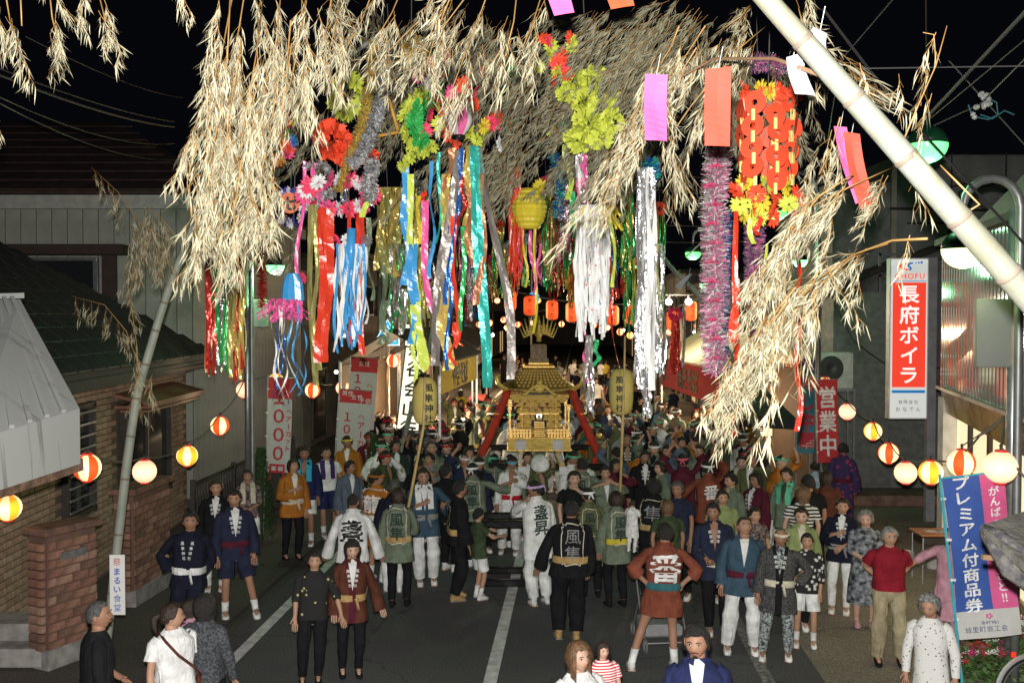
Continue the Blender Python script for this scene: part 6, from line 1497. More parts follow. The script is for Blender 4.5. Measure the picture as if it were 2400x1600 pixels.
# black tent
bt = thing('black_tent', 'black canopy tent beside the bamboo at right', 'tent', (Q(1760, 960, 20.5).x, 21, 0)); ta, tb = Q(1695, 955, 20.5) - bt.location, Q(1828, 962, 20.5) - bt.location
M_TENT = mat('black_canvas', (.012, .012, .016), rough=.6, var=.1)
ap = (ta + tb) / 2 + Vector((0, 1.3, .75))
for poly in ([ta, tb, ap], [tb, tb + Vector((0, 2.6, 0)), ap], [ta + Vector((0, 2.6, 0)), ta, ap], [tb + Vector((0, 2.6, 0)), ta + Vector((0, 2.6, 0)), ap]): ob('canopy', MB().slab(poly, (0, 0, .02)), M_TENT, bt)
ob('valance', MB().slab([ta, tb, tb - Vector((0, 0, .22)), ta - Vector((0, 0, .22))], (0, .01, 0)), M_TENT, bt)
for p in (ta, tb, ta + Vector((0, 2.6, 0)), tb + Vector((0, 2.6, 0))): ob('leg', MB().box((p.x, p.y, p.z / 2), (.04, .04, p.z)), M_STEEL, bt)

# desk, chair, buckets
dk = thing('school_desk', 'wooden-topped desk with leaflets and thin metal legs at right', 'desk', (G(2105, 1300).x, 15.3, 0)); M_WD = mat('varnished_wood', (.42, .16, .06), rough=.4, var=.2)
ob('desk_top', MB().box((0, 0, .74), (.75, .5, .035), bev=.01), M_WD, dk); ob('drawer_shelf', MB().box((0, 0, .65), (.66, .42, .1)), M_DARK, dk)
for x in (-.33, .33):
    for y in (-.2, .2): ob('leg', MB().tube([(x, y, 0), (x, y, .7)], .014, 8), M_STEEL, dk)
for i, (x, m_) in enumerate(((-.12, F_WH), (.05, C['lightblue']))): tag(ob('leaflet', MB().box((0, 0, 0), (.2, .12, .006)), m_, loc=dk.location + Vector((x, 0, .762)), rot=(0, 0, .3 * i)), ['white leaflet lying on the desk', 'light blue leaflet lying on the desk'][i], 'leaflet')
chr_ = thing('wooden_chair', 'wooden-backed school chair behind the desk', 'chair', (G(2170, 1290).x, 15.1, 0), rz=.3)
ob('seat', MB().box((0, 0, .43), (.36, .36, .03), bev=.01), M_WD, chr_); ob('backrest', MB().box((0, .18, .78), (.36, .03, .2), bev=.01), M_WD, chr_)
for x in (-.15, .15):
    for y, h in ((-.15, .43), (.17, .85)): ob('leg', MB().tube([(x, y, 0), (x, y, h)], .012, 8), M_STEEL, chr_)
for i, x in enumerate((-.2, .22)): tag(ob('bucket', MB().rev([(.09, 0), (.12, .26), (.125, .27), (.11, .26), (.085, .02)], 18), mat('white_plastic', (.5, .5, .48), rough=.4), loc=dk.location + Vector((x, .75, 0))), ['left white bucket behind the desk', 'right white bucket behind the desk'][i], 'bucket')
tag(ob('flower_pot', MB().rev([(.07, 0), (.1, .2), (.11, .22)], 14), mat('white_plastic', (.5, .5, .48)), loc=(G(2122, 1160).x, 21, 0)), 'small white pot on the far pavement', 'pot')
tag(ob('kerb_stone', MB().box((0, 0, .12), (3.2, .6, .24), bev=.03), mat('reddish_kerb', (.2, .11, .09), rough=.9, var=.3), loc=(8.2, 21.4, 0)), 'reddish raised planter kerb behind the desk', 'kerb')
# bicycle behind the old woman
bc = thing('bicycle', 'bicycle with white mudguard behind the old woman in the white blouse', 'bicycle', (G(2148, 1530).x + .25, 9.9, 0), rz=.15)
def wheel(x):
    w_ = ob('wheel', MB().tube([(x + .32 * math.cos(a), 0, .335 + .32 * math.sin(a)) for a in [2 * math.pi * k / 32 for k in range(33)]], .018, 6), mat('tyre', (.012, .012, .012), rough=.8), bc)
    ob('rim', MB().tube([(x + .295 * math.cos(a), 0, .335 + .295 * math.sin(a)) for a in [2 * math.pi * k / 32 for k in range(33)]], .008, 5), M_ALU, w_)
    sp_ = MB()
    for k in range(18): a = 2 * math.pi * k / 18; sp_.tube([(x, 0, .335), (x + .29 * math.cos(a), 0, .335 + .29 * math.sin(a))], .0015, 4)
    ob('spokes', sp_, M_ALU, w_, kind='stuff')
    ob('mudguard', MB().tube([(x + .355 * math.cos(a), 0, .335 + .355 * math.sin(a)) for a in [rad(20 + 150 * k / 14) for k in range(15)]], .02, 6, sx=1.3), mat('mudguard_white', (.5, .5, .5), rough=.3, metal=.3), w_)
wheel(0); wheel(1.08)
M_BF = mat('bike_frame', (.35, .36, .38), rough=.3, metal=.5)
ob('frame', MB().tube([(0, 0, .335), (.35, 0, .72), (.43, 0, .95)], .016, 8).tube([(.4, 0, .80), (.72, 0, .34), (1.08, 0, .335)], .016, 8).tube([(.0, 0, .335), (.28, 0, .62), (.72, 0, .34)], .014, 8).tube([(.34, 0, .55), (.3, 0, .9)], .014, 8), M_BF, bc)
ob('handlebar', MB().tube([(.43, 0, .95), (.46, 0, 1.05)], .014, 8).tube([(.36, -.28, 1.02), (.46, -.05, 1.06), (.46, .05, 1.06), (.36, .28, 1.02)], .012, 8), M_ALU, bc); ob('saddle', MB().ball((.3, 0, .92), (.13, .08, .04), 12, 6), M_DARK, bc); ob('basket', MB().box((.75, 0, .92), (.3, .34, .24), bev=.04), mat('basket_dark', (.03, .03, .03)), bc)
ob('reflector', MB().box((-.2, -.03, .72), (.04, .02, .05)), mat('reflector_glow_red', (.8, .02, .01), emis=.6, ecol=(1, .05, .01), var=0), bc)  # flash return put into the reflector as emission
# stroller behind the brick-red coat
sv = thing('baby_stroller', 'folding baby stroller standing behind the bare-legged man in brick red', 'stroller', (G(1525, 1500).x, 12.35, 0), rz=.1)
for x in (-.26, .26):
    ob('side_frame', MB().tube([(x, -.35, .1), (x, .0, .55), (x, .3, 1.0)], .012, 8).tube([(x, .35, .1), (x, .0, .55)], .012, 8), M_ALU, sv)
    for y in (-.35, .35): ob('wheel', MB().tube([(x, y + .08 * math.cos(a), .09 + .08 * math.sin(a)) for a in [2 * math.pi * k / 16 for k in range(17)]], .014, 6), mat('wheel_grey', (.15, .15, .15), rough=.6), sv)
ob('basket', MB().box((0, .02, .22), (.46, .5, .16), bev=.03), mat('clear_basket', (.25, .25, .26), rough=.4), sv); ob('seat', MB().slab([(-.22, -.1, .45), (.22, -.1, .45), (.22, .25, .85), (-.22, .25, .85)], (0, .02, .02)), C['black'], sv)
ob('cross_tube', MB().tube([(-.26, -.35, .12), (.26, -.35, .12)], .012, 8).tube([(-.26, .3, 1.0), (.26, .3, 1.0)], .014, 8), M_ALU, sv)
# fans, pouches held in hands
tag(ob('hand_fan', MB().slab([(0, 0, 0), (.34, 0, .05), (.36, 0, .0), (.30, 0, -.05)], (0, .01, 0)), C['cream'], loc=Q(1622, 1300, 12.3)), 'folded cream paper fan held by the big navy-coat man', 'fan')
tag(ob('straw_hat', MB().rev([(.16, 0), (.16, .02), (.13, .12), (.08, .17), (.01, .18)], 20), C['white'], loc=Q(1240, 1068, 16.4), rot=(.6, 0, 0), smooth=True), 'round white hat hanging above the carriers, right of the white-clad man', 'hat')
# stone-slab signboard roof at right
rt_ = thing('wooden_notice_shelter', 'weathered grey shelter roof on gnarled wood at the right edge', 'shelter', Q(2330, 1230, 6.2)); ro0 = rt_.location.copy()
pr_ = [Q(2252, 1206, 6.0), Q(2370, 1168, 6.3), Q(2420, 1260, 5.7), Q(2352, 1292, 5.6), Q(2300, 1245, 5.8)]
ob('roof', MB().slab([p - ro0 for p in pr_], (0, 0, -.05)), mat('slate_roof', (.13, .125, .11), rough=.9, var=.3, scale=12, bump=.6), rt_)
gb = MB(); gb.tube([Q(2262, 1222, 6.0) - ro0, Q(2292, 1262, 5.9) - ro0, Q(2320, 1310, 5.8) - ro0, Q(2360, 1345, 5.8) - ro0], [.035, .05, .055, .04], 9); gb.tube([Q(2258, 1215, 6.0) - ro0, Q(2300, 1235, 5.9) - ro0, Q(2370, 1290, 5.7) - ro0], [.03, .05, .05], 8)
for v_i in range(len(gb.v)):
    v = Vector(gb.v[v_i]); gb.v[v_i] = tuple(v + Vector((1, 1, 1)) * noise.noise(v * 18) * .009)
ob('gnarled_beam', gb, mat('gnarled_wood', (.14, .13, .12), rough=.9, c2=(.05, .05, .06), scale=18, bump=.8), rt_, True)
ob('post', MB().tube([Q(2420, 1300, 5.9) - ro0, Vector((Q(2420, 1300, 5.9).x, 5.9, 0)) - ro0], .06, 10), mat('gnarled_wood', (.14, .13, .12)), rt_)
ob('shelf_edge', MB().bar(Q(2256, 1278, 6.1) - ro0, Q(2330, 1284, 6.1) - ro0, .03, .03), mat('old_wood_edge', (.22, .14, .07), rough=.8), rt_)
# flower bed at lower right
fb_ = thing('flower_bed', 'bed of green plants with magenta and white petunias at the lower right corner', 'flower bed', (Q(2290, 1500, 10.8).x, 10.8, 0))
M_LF = mat('plant_leaf', (.05, .11, .025), rough=.6, var=.35, scale=9); fo = fb_.location.copy()
lfm = MB()
for k in range(2600):
    Yk = RND.uniform(10.0, 12.0); xx = Q(2352, 1500, Yk).x + RND.uniform(-.78, .6); zt_ = .58 + .3 * noise.noise(Vector((xx * 1.3, Yk, 0))); z = RND.uniform(.02, max(.1, zt_))
    p = Vector((xx, Yk, z)) - fo; d = Vector((RND.gauss(0, 1), RND.gauss(0, 1), RND.gauss(.4, .6))).normalized() * RND.uniform(.04, .11); sd = d.cross(Vector((RND.gauss(0, 1), RND.gauss(0, 1), RND.gauss(0, 1)))).normalized() * d.length * .28
    lfm.add([p, p + d * .5 + sd, p + d, p + d * .5 - sd], [(0, 1, 2, 3)])
ob('foliage', lfm, M_LF, fb_, kind='stuff'); 
pet = MB()
for k in range(5): a = 2 * math.pi * k / 5; b = a + .62; pet.add([(0, 0, -.02), (.035 * math.cos(a), .035 * math.sin(a), .008), (.042 * math.cos((a + b) / 2), .042 * math.sin((a + b) / 2), .002), (.035 * math.cos(b), .035 * math.sin(b), .008)], [(0, 1, 2, 3)])
pet = pet.mesh('flower', F_PNK)
PM = [mat('petal_magenta', (.35, .02, .12), rough=.6), mat('petal_white', (.6, .6, .56), rough=.6), mat('petal_red', (.4, .03, .03), rough=.6), mat('petal_magenta', (.35, .02, .12))]
for k in range(150):
    Yk = RND.uniform(10.0, 11.6); xx = Q(2352, 1500, Yk).x + RND.uniform(-.76, .2); zt_ = .58 + .3 * noise.noise(Vector((xx * 1.3, Yk, 0)))
    ob('flower', pet, RND.choice(PM), fb_, loc=Vector((xx, Yk, max(.12, zt_) + .02)) - fo, rot=(RND.uniform(.2, 1.1), RND.uniform(-.4, .4), RND.uniform(0, 6)))
# yellow flower pot and conifer by the left banners
cf = thing('potted_conifer', 'small clipped evergreen beside the black railing end', 'shrub', (Q(600, 1160, 17.8).x, 17.8, 0)); cm = MB()
for k in range(1500):
    z = RND.uniform(.1, 1.7); r = .26 * (1 - (z / 1.9) ** 2) * RND.uniform(.6, 1.1); a = RND.uniform(0, 6.28); p = Vector((r * math.cos(a), r * math.sin(a), z)); d = Vector((math.cos(a) * .04, math.sin(a) * .04, .05)); sd = Vector((-math.sin(a), math.cos(a), 0)) * .012
    cm.add([p - sd, p + d, p + sd], [(0, 1, 2)])
ob('foliage', cm, mat('conifer_leaf', (.03, .08, .02), rough=.7, var=.4, scale=12), cf, kind='stuff'); ob('trunk', MB().tube([(0, 0, 0), (0, 0, 1.2)], .03, 6), M_DARK, cf)
cg = copy_tree(cf); cg.location.x += 1.75; cg.location.y += 1.9; cg['label'] = 'bushy green plant lit yellow behind the haircut banners'
# ================================================================ bamboos with drooping leafy twigs
M_CULM = mat('bamboo_culm', (.215, .225, .20), rough=.5, c2=(.18, .18, .13), scale=5, detail=5, bump=.15)
M_CULM2 = mat('bamboo_culm_grey', (.20, .235, .19), rough=.6, c2=(.30, .31, .26), scale=4, detail=5, bump=.2)
M_NODE = mat('bamboo_node', (.16, .13, .10), rough=.7); M_TWIG = mat('twig', (.28, .16, .05), rough=.5, var=.2)
M_LEAF = mat('bamboo_leaf', (.40, .36, .25), rough=.65, c2=(.30, .285, .185), scale=14, detail=2); M_LEAFD = mat('bamboo_leaf_far', (.30, .275, .18), rough=.7, c2=(.20, .20, .13), scale=9, detail=2)
def spray_mesh(seed, L=.42, nl=46, ll=(.07, .13), spread=.05, m=M_LEAF, wid=.0055, curl=.35):
    rr = random.Random(seed); mb = MB(); ax = [Vector((0, 0, 0))]; d = Vector((rr.uniform(-.25, .25), rr.uniform(-.25, .25), -1)).normalized(); n = 7
    for i in range(n):
        d = (d + Vector((rr.gauss(0, .12), rr.gauss(0, .12), -.05))).normalized(); ax.append(ax[-1] + d * (L / n))
    mb.tube(ax, [.0022 * (1 - .7 * i / n) for i in range(n + 1)], 3, 1, cap=False)
    subs = []
    for i in range(1, n + 1):
        for k in range(2):
            a = rr.uniform(0, 6.28); dd = Vector((math.cos(a) * .6, math.sin(a) * .6, -.9)).normalized(); l = rr.uniform(.04, .12)
            q = ax[i] + dd * l; mb.tube([ax[i], q], [.0013, .0008], 3, 1, cap=False); subs.append((ax[i], q, dd))
    for k in range(nl):
        a_, q, dd = rr.choice(subs); p = a_.lerp(q, rr.uniform(.3, 1)); a = rr.uniform(0, 6.28)
        g_ = Vector((math.cos(a) * rr.uniform(.1, .55), math.sin(a) * rr.uniform(.1, .55), -1)).normalized()
        l = rr.uniform(*ll); w_ = l * rr.uniform(.022, .05) + wid * .1; sd = g_.cross(Vector((rr.gauss(0, 1), rr.gauss(0, 1), rr.gauss(0, .4)))).normalized()
        cv = sd.cross(g_) * rr.uniform(-curl, curl) * l + Vector((0, 0, -.25 * l)) + sd * rr.uniform(-.3, .3) * l * .6
        pt = lambda t, s_: p + g_ * (l * t) + cv * (t * t) + sd * (w_ * s_)
        mb.add([pt(0, .0), pt(.25, .8), pt(.55, .9), pt(1, 0), pt(.55, -.9) - sd.cross(g_) * w_ * .3, pt(.25, -.8) - sd.cross(g_) * w_ * .3], [(0, 1, 5), (1, 2, 4, 5), (2, 3, 4)], 0)
    return mb.mesh('leafy_twig', [m, M_TWIG])
SPN = [spray_mesh(i, nl=66, L=.38, ll=(.045, .105), curl=.6) for i in range(9)]                       # near: leaves can be told apart
SPT = [spray_mesh(20 + i, L=.30, nl=14) for i in range(4)]            # thin
SPF = [spray_mesh(40 + i, L=.50, nl=110, ll=(.035, .085), m=M_LEAFD, curl=.6) for i in range(6)]   # dense, further off
class Bamboo:
    def __init__(s, label, pts, r, m, group=None):
        s.o = Vector(pts[0]); s.t = thing('bamboo', label, 'bamboo', s.o, group=group); s.n = 0; s.pts = [Vector(p) for p in pts]
        P_ = [p - s.o for p in s.pts]; sm = []
        for i in range(len(P_) - 1):                      # Catmull-Rom
            a, b, c, d = P_[max(0, i - 1)], P_[i], P_[i + 1], P_[min(len(P_) - 1, i + 2)]
            for k in range(10):
                t = k / 10; sm.append(.5 * ((2 * b) + (c - a) * t + (2 * a - 5 * b + 4 * c - d) * t * t + (3 * b - a - 3 * c + d) * t ** 3))
        sm.append(P_[-1]); N_ = len(sm); rs = [r * (1 - .6 * (i / N_) ** 1.6) for i in range(N_)]
        s.culm = ob('culm', MB().tube(sm, rs, 16), m, s.t, True)
        acc = 0
        for i in range(1, N_):
            acc += (sm[i] - sm[i - 1]).length
            if acc > .36 * (1 - .4 * i / N_):
                acc = 0; d = (sm[i] - sm[i - 1]).normalized()
                ob('node', MB().tube([sm[i] - d * .012, sm[i] - d * .004, sm[i] + d * .004, sm[i] + d * .012], [rs[i] * 1.0, rs[i] * 1.07, rs[i] * 1.07, rs[i] * 1.0], 16, cap=False), M_NODE, s.culm, True)
    def branch(s, pts, r=.008, name='branch', m=None):
        P_ = [Vector(p) - s.o for p in pts]; ob(name, MB().tube(P_, [r * (1 - .6 * i / len(P_)) for i in range(len(P_))], 6), m or M_TWIG, s.t, True)
    def spray(s, p, d, sc_, kinds, roll=None):
        if s.n >= 298: return
        if kinds is SPF and RND.random() < .22: return
        s.n += 1; me = RND.choice(kinds); z = -Vector(d).normalized(); q = z.to_track_quat('Z', 'Y')
        o = ob('leafy_twig', me, None, s.t, loc=Vector(p) - s.o); o.rotation_euler = (q @ Matrix.Rotation(RND.uniform(0, 6.28), 3, 'Z').to_quaternion()).to_euler(); o.scale = (sc_,) * 3
    def strand(s, pts, Y, per=.13, sc_=1., kinds=None, jit=.10, twig=True, dz=-.6):
        W_ = [Q(x, y, Y + (RND.uniform(-.3, .3))) for x, y in pts]
        if twig: s.branch(W_, .0045)
        for a, b in zip(W_[:-1], W_[1:]):
            L = (b - a).length; n = max(1, int(L / per)); d0 = (b - a).normalized()
            for k in range(n):
                p = a.lerp(b, (k + RND.random()) / n) + Vector((RND.gauss(0, jit * .5), RND.gauss(0, jit), RND.gauss(0, jit * .4)))
                d = (d0 + Vector((RND.gauss(0, .22), RND.gauss(0, .22), dz + RND.gauss(0, .1)))).normalized()
                s.spray(p, d, sc_ * RND.uniform(.8, 1.15), kinds or SPN)
# A: the near bamboo leaning in from the right; its top arches over the street out of frame
A_ = Bamboo('large pale bamboo pole leaning in from the right edge, nearest to the camera', [(3.6, 4.5, 0), (3.35, 4.4, 1.4), (2.85, 4.2, 2.9), Q(2492, 828, 4.04), Q(2375, 697, 4.02), Q(2219, 520, 4.0), Q(2066, 346, 4.0), Q(1916, 176, 4.0), Q(1763, 2, 4.0), Q(1545, -245, 4.05), (.1, 4.3, 6.4), (-.5, 4.5, 6.9), (-1.3, 5.0, 7.2)], .060, M_CULM)
sc_cut = MB().tube([Q(2098, 352, 3.955) - A_.o, Q(2130, 395, 3.955) - A_.o, Q(2165, 432, 3.955) - A_.o], [.006, .016, .004], 8)
ob('scraped_patch', sc_cut, mat('fresh_wood', (.55, .36, .16), rough=.6), A_.t, True)
st_ = lambda B, lst, Y, **k: [B.strand(p, Y + RND.uniform(-.35, .35), **k) for p in lst]
# right lower mass on a branch from the pole
A_.branch([Q(2130, 548, 4.1), Q(2050, 552, 4.3), Q(1960, 585, 4.7), Q(1880, 640, 5.0), Q(1790, 740, 5.1)], .006)
A_.branch([Q(1905, 180, 4.0), Q(1780, 135, 4.5), Q(1640, 135, 5.2), Q(1540, 190, 5.6), Q(1420, 330, 5.8)], .010, m=mat('branch_brown', (.2, .12, .07), rough=.6))
A_.branch([Q(2190, 505, 4.0), Q(2250, 470, 4.0), Q(2200, 420, 4.0), Q(2160, 380, 4.05)], .006)
st_(A_, [[(1990, 575), (1900, 620), (1810, 694), (1756, 782)], [(1900, 640), (1801, 738), (1738, 826), (1702, 888)], [(1855, 470), (1792, 550), (1747, 640)], [(1960, 400), (1882, 450), (1810, 540), (1774, 620), (1729, 712)],
         [(2050, 385), (1950, 430), (1855, 480), (1792, 560)], [(1810, 694), (1756, 765), (1711, 826), (1684, 862)], [(1756, 774), (1720, 844), (1693, 888)], [(1738, 800), (1702, 853)], [(1828, 659), (1756, 747), (1720, 809)], [(1756, 747), (1720, 818), (1684, 870)], [(1774, 694), (1738, 774)],
         [(1930, 270), (1910, 340), (1882, 400)], [(2040, 560), (1960, 590), (1891, 640)], [(1864, 600), (1801, 686), (1765, 747)]], 4.95, per=.10, jit=.06, dz=-.5, sc_=.80)
st_(A_, [[(1880, 620), (1850, 700)], [(1780, 770), (1765, 850)], [(1690, 800), (1660, 850)]], 4.8, per=.12, jit=.05)
for x, y in ((2064, 170), (2150, 75), (2135, 145), (2140, 215), (1975, 145), (2090, 540), (2080, 400)): A_.spray(Q(x, y, 4.3), (RND.uniform(-.3, .1), 0, -1), .62, SPT)
A_.branch([Q(2072, 330, 4.3), Q(2110, 240, 4.3), Q(2150, 150, 4.3), Q(2175, 60, 4.3)], .004); A_.branch([Q(2150, 150, 4.3), Q(2145, 80, 4.3), Q(2120, 75, 4.3)], .003)
# B2: crown of the near bamboo: bright curtain upper left and top
B2 = Bamboo('bamboo crown hanging as a bright cream curtain at upper left', [(-5.2, 4.2, 0), (-4.6, 4.6, 2.5), (-3.6, 5.1, 5.0), (-2.3, 5.4, 6.3), (-.8, 5.6, 6.7)], .04, M_CULM2)
st_(B2, [[(640, 180), (620, 300), (600, 400)], [(670, 100), (650, 230), (640, 330)], [(590, 380), (570, 470), (550, 560)], [(450, 330), (430, 420), (440, 500)], [(540, 440), (520, 510)], [(445, 470), (455, 550)], [(620, 120), (600, 260), (590, 350)], [(542, -52), (516, 88), (496, 208), (480, 318)], [(568, -52), (542, 108), (522, 258), (496, 388)], [(509, 98), (486, 218), (473, 338), (480, 428)], [(608, -32), (588, 128), (561, 288), (535, 438)],
         [(648, -42), (633, 108), (613, 228), (578, 358)], [(708, -42), (688, 98), (663, 208)], [(768, -42), (748, 78), (728, 178)], [(568, 288), (542, 388), (509, 508)], [(608, 288), (578, 388), (555, 528)], [(529, 318), (499, 438), (483, 528)], [(555, 368), (542, 468), (529, 568)], [(509, 238), (490, 338), (477, 418)], [(548, 138), (529, 248), (516, 348)], [(608, 128), (578, 248), (561, 338)], [(668, 48), (658, 158), (638, 248)],
         [(529, -12), (522, 138), (509, 288)], [(555, 88), (535, 238), (516, 368)]], 5.6, per=.13, jit=.07, sc_=.92)
st_(B2, [[(5, -60), (20, 30), (28, 80)], [(45, -60), (50, 60)], [(110, -60), (120, 40), (130, 90)], [(215, -60), (235, 20), (242, 50)], [(-15, 220), (-12, 250)], [(395, -90), (398, -60)], [(170, -80), (180, -20)]], 5.2, per=.15, jit=.04, sc_=.7)
B3 = Bamboo('bamboo crown spreading cream leaves over the top centre', [(5.0, 3.6, 0), (4.6, 4.2, 3.2), (3.4, 4.8, 5.8), (1.8, 5.4, 6.9), (-.6, 5.8, 7.1)], .04, M_CULM2)
st_(B3, [[(790, -30), (770, 60), (750, 150)], [(860, -30), (830, 50), (790, 120)], [(930, -40), (900, 30), (870, 80)], [(1000, -30), (970, 40), (910, 100), (870, 140)], [(1130, -40), (1100, 40), (1070, 120), (1040, 200)], [(1190, -40), (1180, 50), (1160, 130)], [(1250, -30), (1225, 50), (1200, 110)],
         [(1080, -20), (1020, 60), (970, 110)], [(1740, -10), (1700, 40), (1640, 80)], [(1560, 60), (1540, 110), (1490, 190), (1440, 290), (1400, 370)], [(1600, 110), (1550, 190), (1490, 270), (1430, 370), (1380, 450)], [(1500, 200), (1450, 300), (1410, 400), (1380, 480)], [(1760, 60), (1700, 110), (1660, 160)],
         [(1640, 180), (1590, 240), (1555, 290)], [(1530, 300), (1520, 360)], [(1620, 60), (1580, 120), (1540, 180)], [(1820, -30), (1835, 20), (1845, 60)], [(1040, -20), (1000, 80), (980, 150)]], 5.7, per=.12, jit=.08, dz=-.45, sc_=.85)
# further bamboos: roots on both kerbs, dull leaves in the middle
def cluster(B, cx, cy, rx, ry, n, Y0, Y1, d=(-.55, 0, -.8), kinds=None, sc_=1.):
    for k in range(n):
        a = RND.uniform(0, 6.28); q = math.sqrt(RND.random()); B.spray(Q(cx + rx * q * math.cos(a), cy + ry * q * math.sin(a), RND.uniform(Y0, Y1)), (d[0] + RND.gauss(0, .25), d[1] + RND.gauss(0, .2), d[2] + RND.gauss(0, .15)), sc_ * RND.uniform(.8, 1.2), kinds or SPF)
Bl = Bamboo('grey-green bamboo leaning from the left kerb with a white paper sign tied on', [Q(236, 1560, 11.0), Q(300, 1000, 11), Q(345, 800, 11), Q(420, 580, 11), Q(560, 300, 10.8), Q(700, 200, 10.4), Q(900, 60, 10)], .05, M_CULM2)
Bl.pts[0].z = 0
for pts in ([(330, 870), (290, 760), (240, 700), (165, 680)], [(322, 960), (315, 800), (300, 690), (285, 600)], [(335, 900), (350, 860)], [(400, 560), (330, 520), (270, 440), (210, 385)], [(390, 600), (350, 560), (300, 520)], [(420, 560), (370, 500), (330, 470)]):
    Bl.branch([Q(x, y, 10.9) for x, y in pts], .005)
    for a, b in zip(pts[:-1], pts[1:]):
        for t in (.15, .4, .65, .9): Bl.spray(Q(a[0] + (b[0] - a[0]) * t, a[1] + (b[1] - a[1]) * t, 10.85), (RND.uniform(-.5, .5), 0, -1), .75, SPT)
cluster(Bl, 350, 560, 60, 70, 22, 10.6, 11.2, (0, 0, -1), SPT, .9)
cluster(Bl, 690, 250, 80, 110, 34, 10.2, 11.5); cluster(Bl, 900, 110, 90, 120, 44, 9.8, 11.2, (-.3, 0, -.9)); cluster(Bl, 640, 470, 60, 80, 14, 10.5, 11)
Bm = Bamboo('dark bamboo rising from the left kerb behind the yellow lantern', [Q(905, 1165, 20) * 1.0, Q(930, 1000, 20), Q(985, 800, 19), Q(1040, 560, 17), Q(1110, 330, 13), Q(1200, 180, 11)], .055, M_CULM2)
cluster(Bm, 1080, 90, 120, 90, 56, 9.0, 10.8); cluster(Bm, 1150, 250, 90, 130, 56, 9.3, 11); cluster(Bm, 960, 300, 60, 130, 16, 9.8, 11.5, (-.1, 0, -1)); cluster(Bm, 1180, 360, 80, 50, 14, 9.8, 11.5)
Br = Bamboo('thin grey bamboo leaning left from beside the black tent', [Q(1790, 1190, 20), Q(1765, 1080, 20), Q(1700, 875, 19.5), Q(1620, 700, 19), Q(1530, 600, 18.5), Q(1420, 420, 15), Q(1400, 250, 11)], .06, M_CULM2)
cluster(Br, 1330, 130, 140, 110, 86, 8.7, 10.6); cluster(Br, 1450, 220, 110, 140, 76, 8.8, 10.6); cluster(Br, 1340, 300, 110, 80, 32, 9.0, 11)
Bs = Bamboo('bamboo behind the red papers spreading dull leaves at upper right centre', [(7.4, 9.6, 0), (7.0, 9.6, 3.6), (6.0, 9.4, 7.0), (3.0, 9.2, 7.7), (1.2, 9, 7.6)], .045, M_CULM2)
cluster(Bs, 1600, 90, 130, 90, 66, 8.2, 9.8); cluster(Bs, 1700, 180, 70, 50, 28, 8.2, 9.2, (-.2, 0, -.9)); cluster(Bs, 1500, 40, 120, 60, 50, 7.8, 9); cluster(Bs, 1800, 200, 60, 60, 22, 7.4, 8.6, (.1, 0, -.9)); cluster(Bs, 1940, 160, 50, 40, 10, 6.2, 7, (.6, 0, -.6), SPT); cluster(Bs, 1550, 370, 30, 40, 8, 8, 9, (.3, 0, -1), SPT)
tag(ob('paper_sign', MB().box((0, 0, 0), (.165, .012, .66)), mat('sign_paper', (.72, .72, .70), rough=.7, var=.03), loc=Q(270, 1342, 10.86)), 'white paper sign with red and blue handwriting tied to the left bamboo', 'sign')
ps = sc.objects['paper_sign']; tm = MB(); put_text(tm, text2d('まるい食堂', .088, pitch=1.12, bold=.02), (0, -.012, -.05), (1, 0, 0), (0, 0, 1)); ob('lettering', tm, mat('ink_blue', (.03, .06, .45), var=0), ps)
tm = MB(); put_text(tm, text2d('祭', .09, bold=.012), (0, -.012, .255), (1, 0, 0), (0, 0, 1)); ob('lettering', tm, F_INKR, ps)
# ================================================================ hanging decorations
def PC(n, c): return plast(n, c)
RB = {'red': PC('red', (.62, .045, .02)), 'blue': PC('blue', (.05, .28, .58)), 'lime': PC('lime', (.52, .62, .10)), 'pink': PC('pink', (.70, .10, .30)), 'green': PC('green', (.03, .35, .12)), 'white': PC('white', (.7, .7, .68)), 'orange': PC('orange', (.60, .2, .07)), 'yellow': PC('yellow', (.62, .5, .04)),
      'olivegold': foil('olivegold', (.42, .40, .14), .35), 'silver': mat('foil_silver', (.86, .86, .87), rough=.24, metal=.85, var=.05, bump=1.6, bscale=16), 'gold': foil('gold', (.70, .52, .14)), 'teal': foil('teal', (.05, .50, .42), .3), 'brownsilver': foil('dullsilver', (.27, .24, .22), .4), 'fgreen': foil('green', (.05, .45, .12)), 'fred': foil('red', (.5, .04, .03)), 'fblue': foil('blue', (.03, .12, .38)), 'fpink': foil('pink', (.92, .32, .55)), 'copper': foil('copper', (.45, .20, .1), .4), 'greenfilm': PC('greygreen', (.16, .22, .13)), 'purple': foil('violet', (.22, .10, .3))}
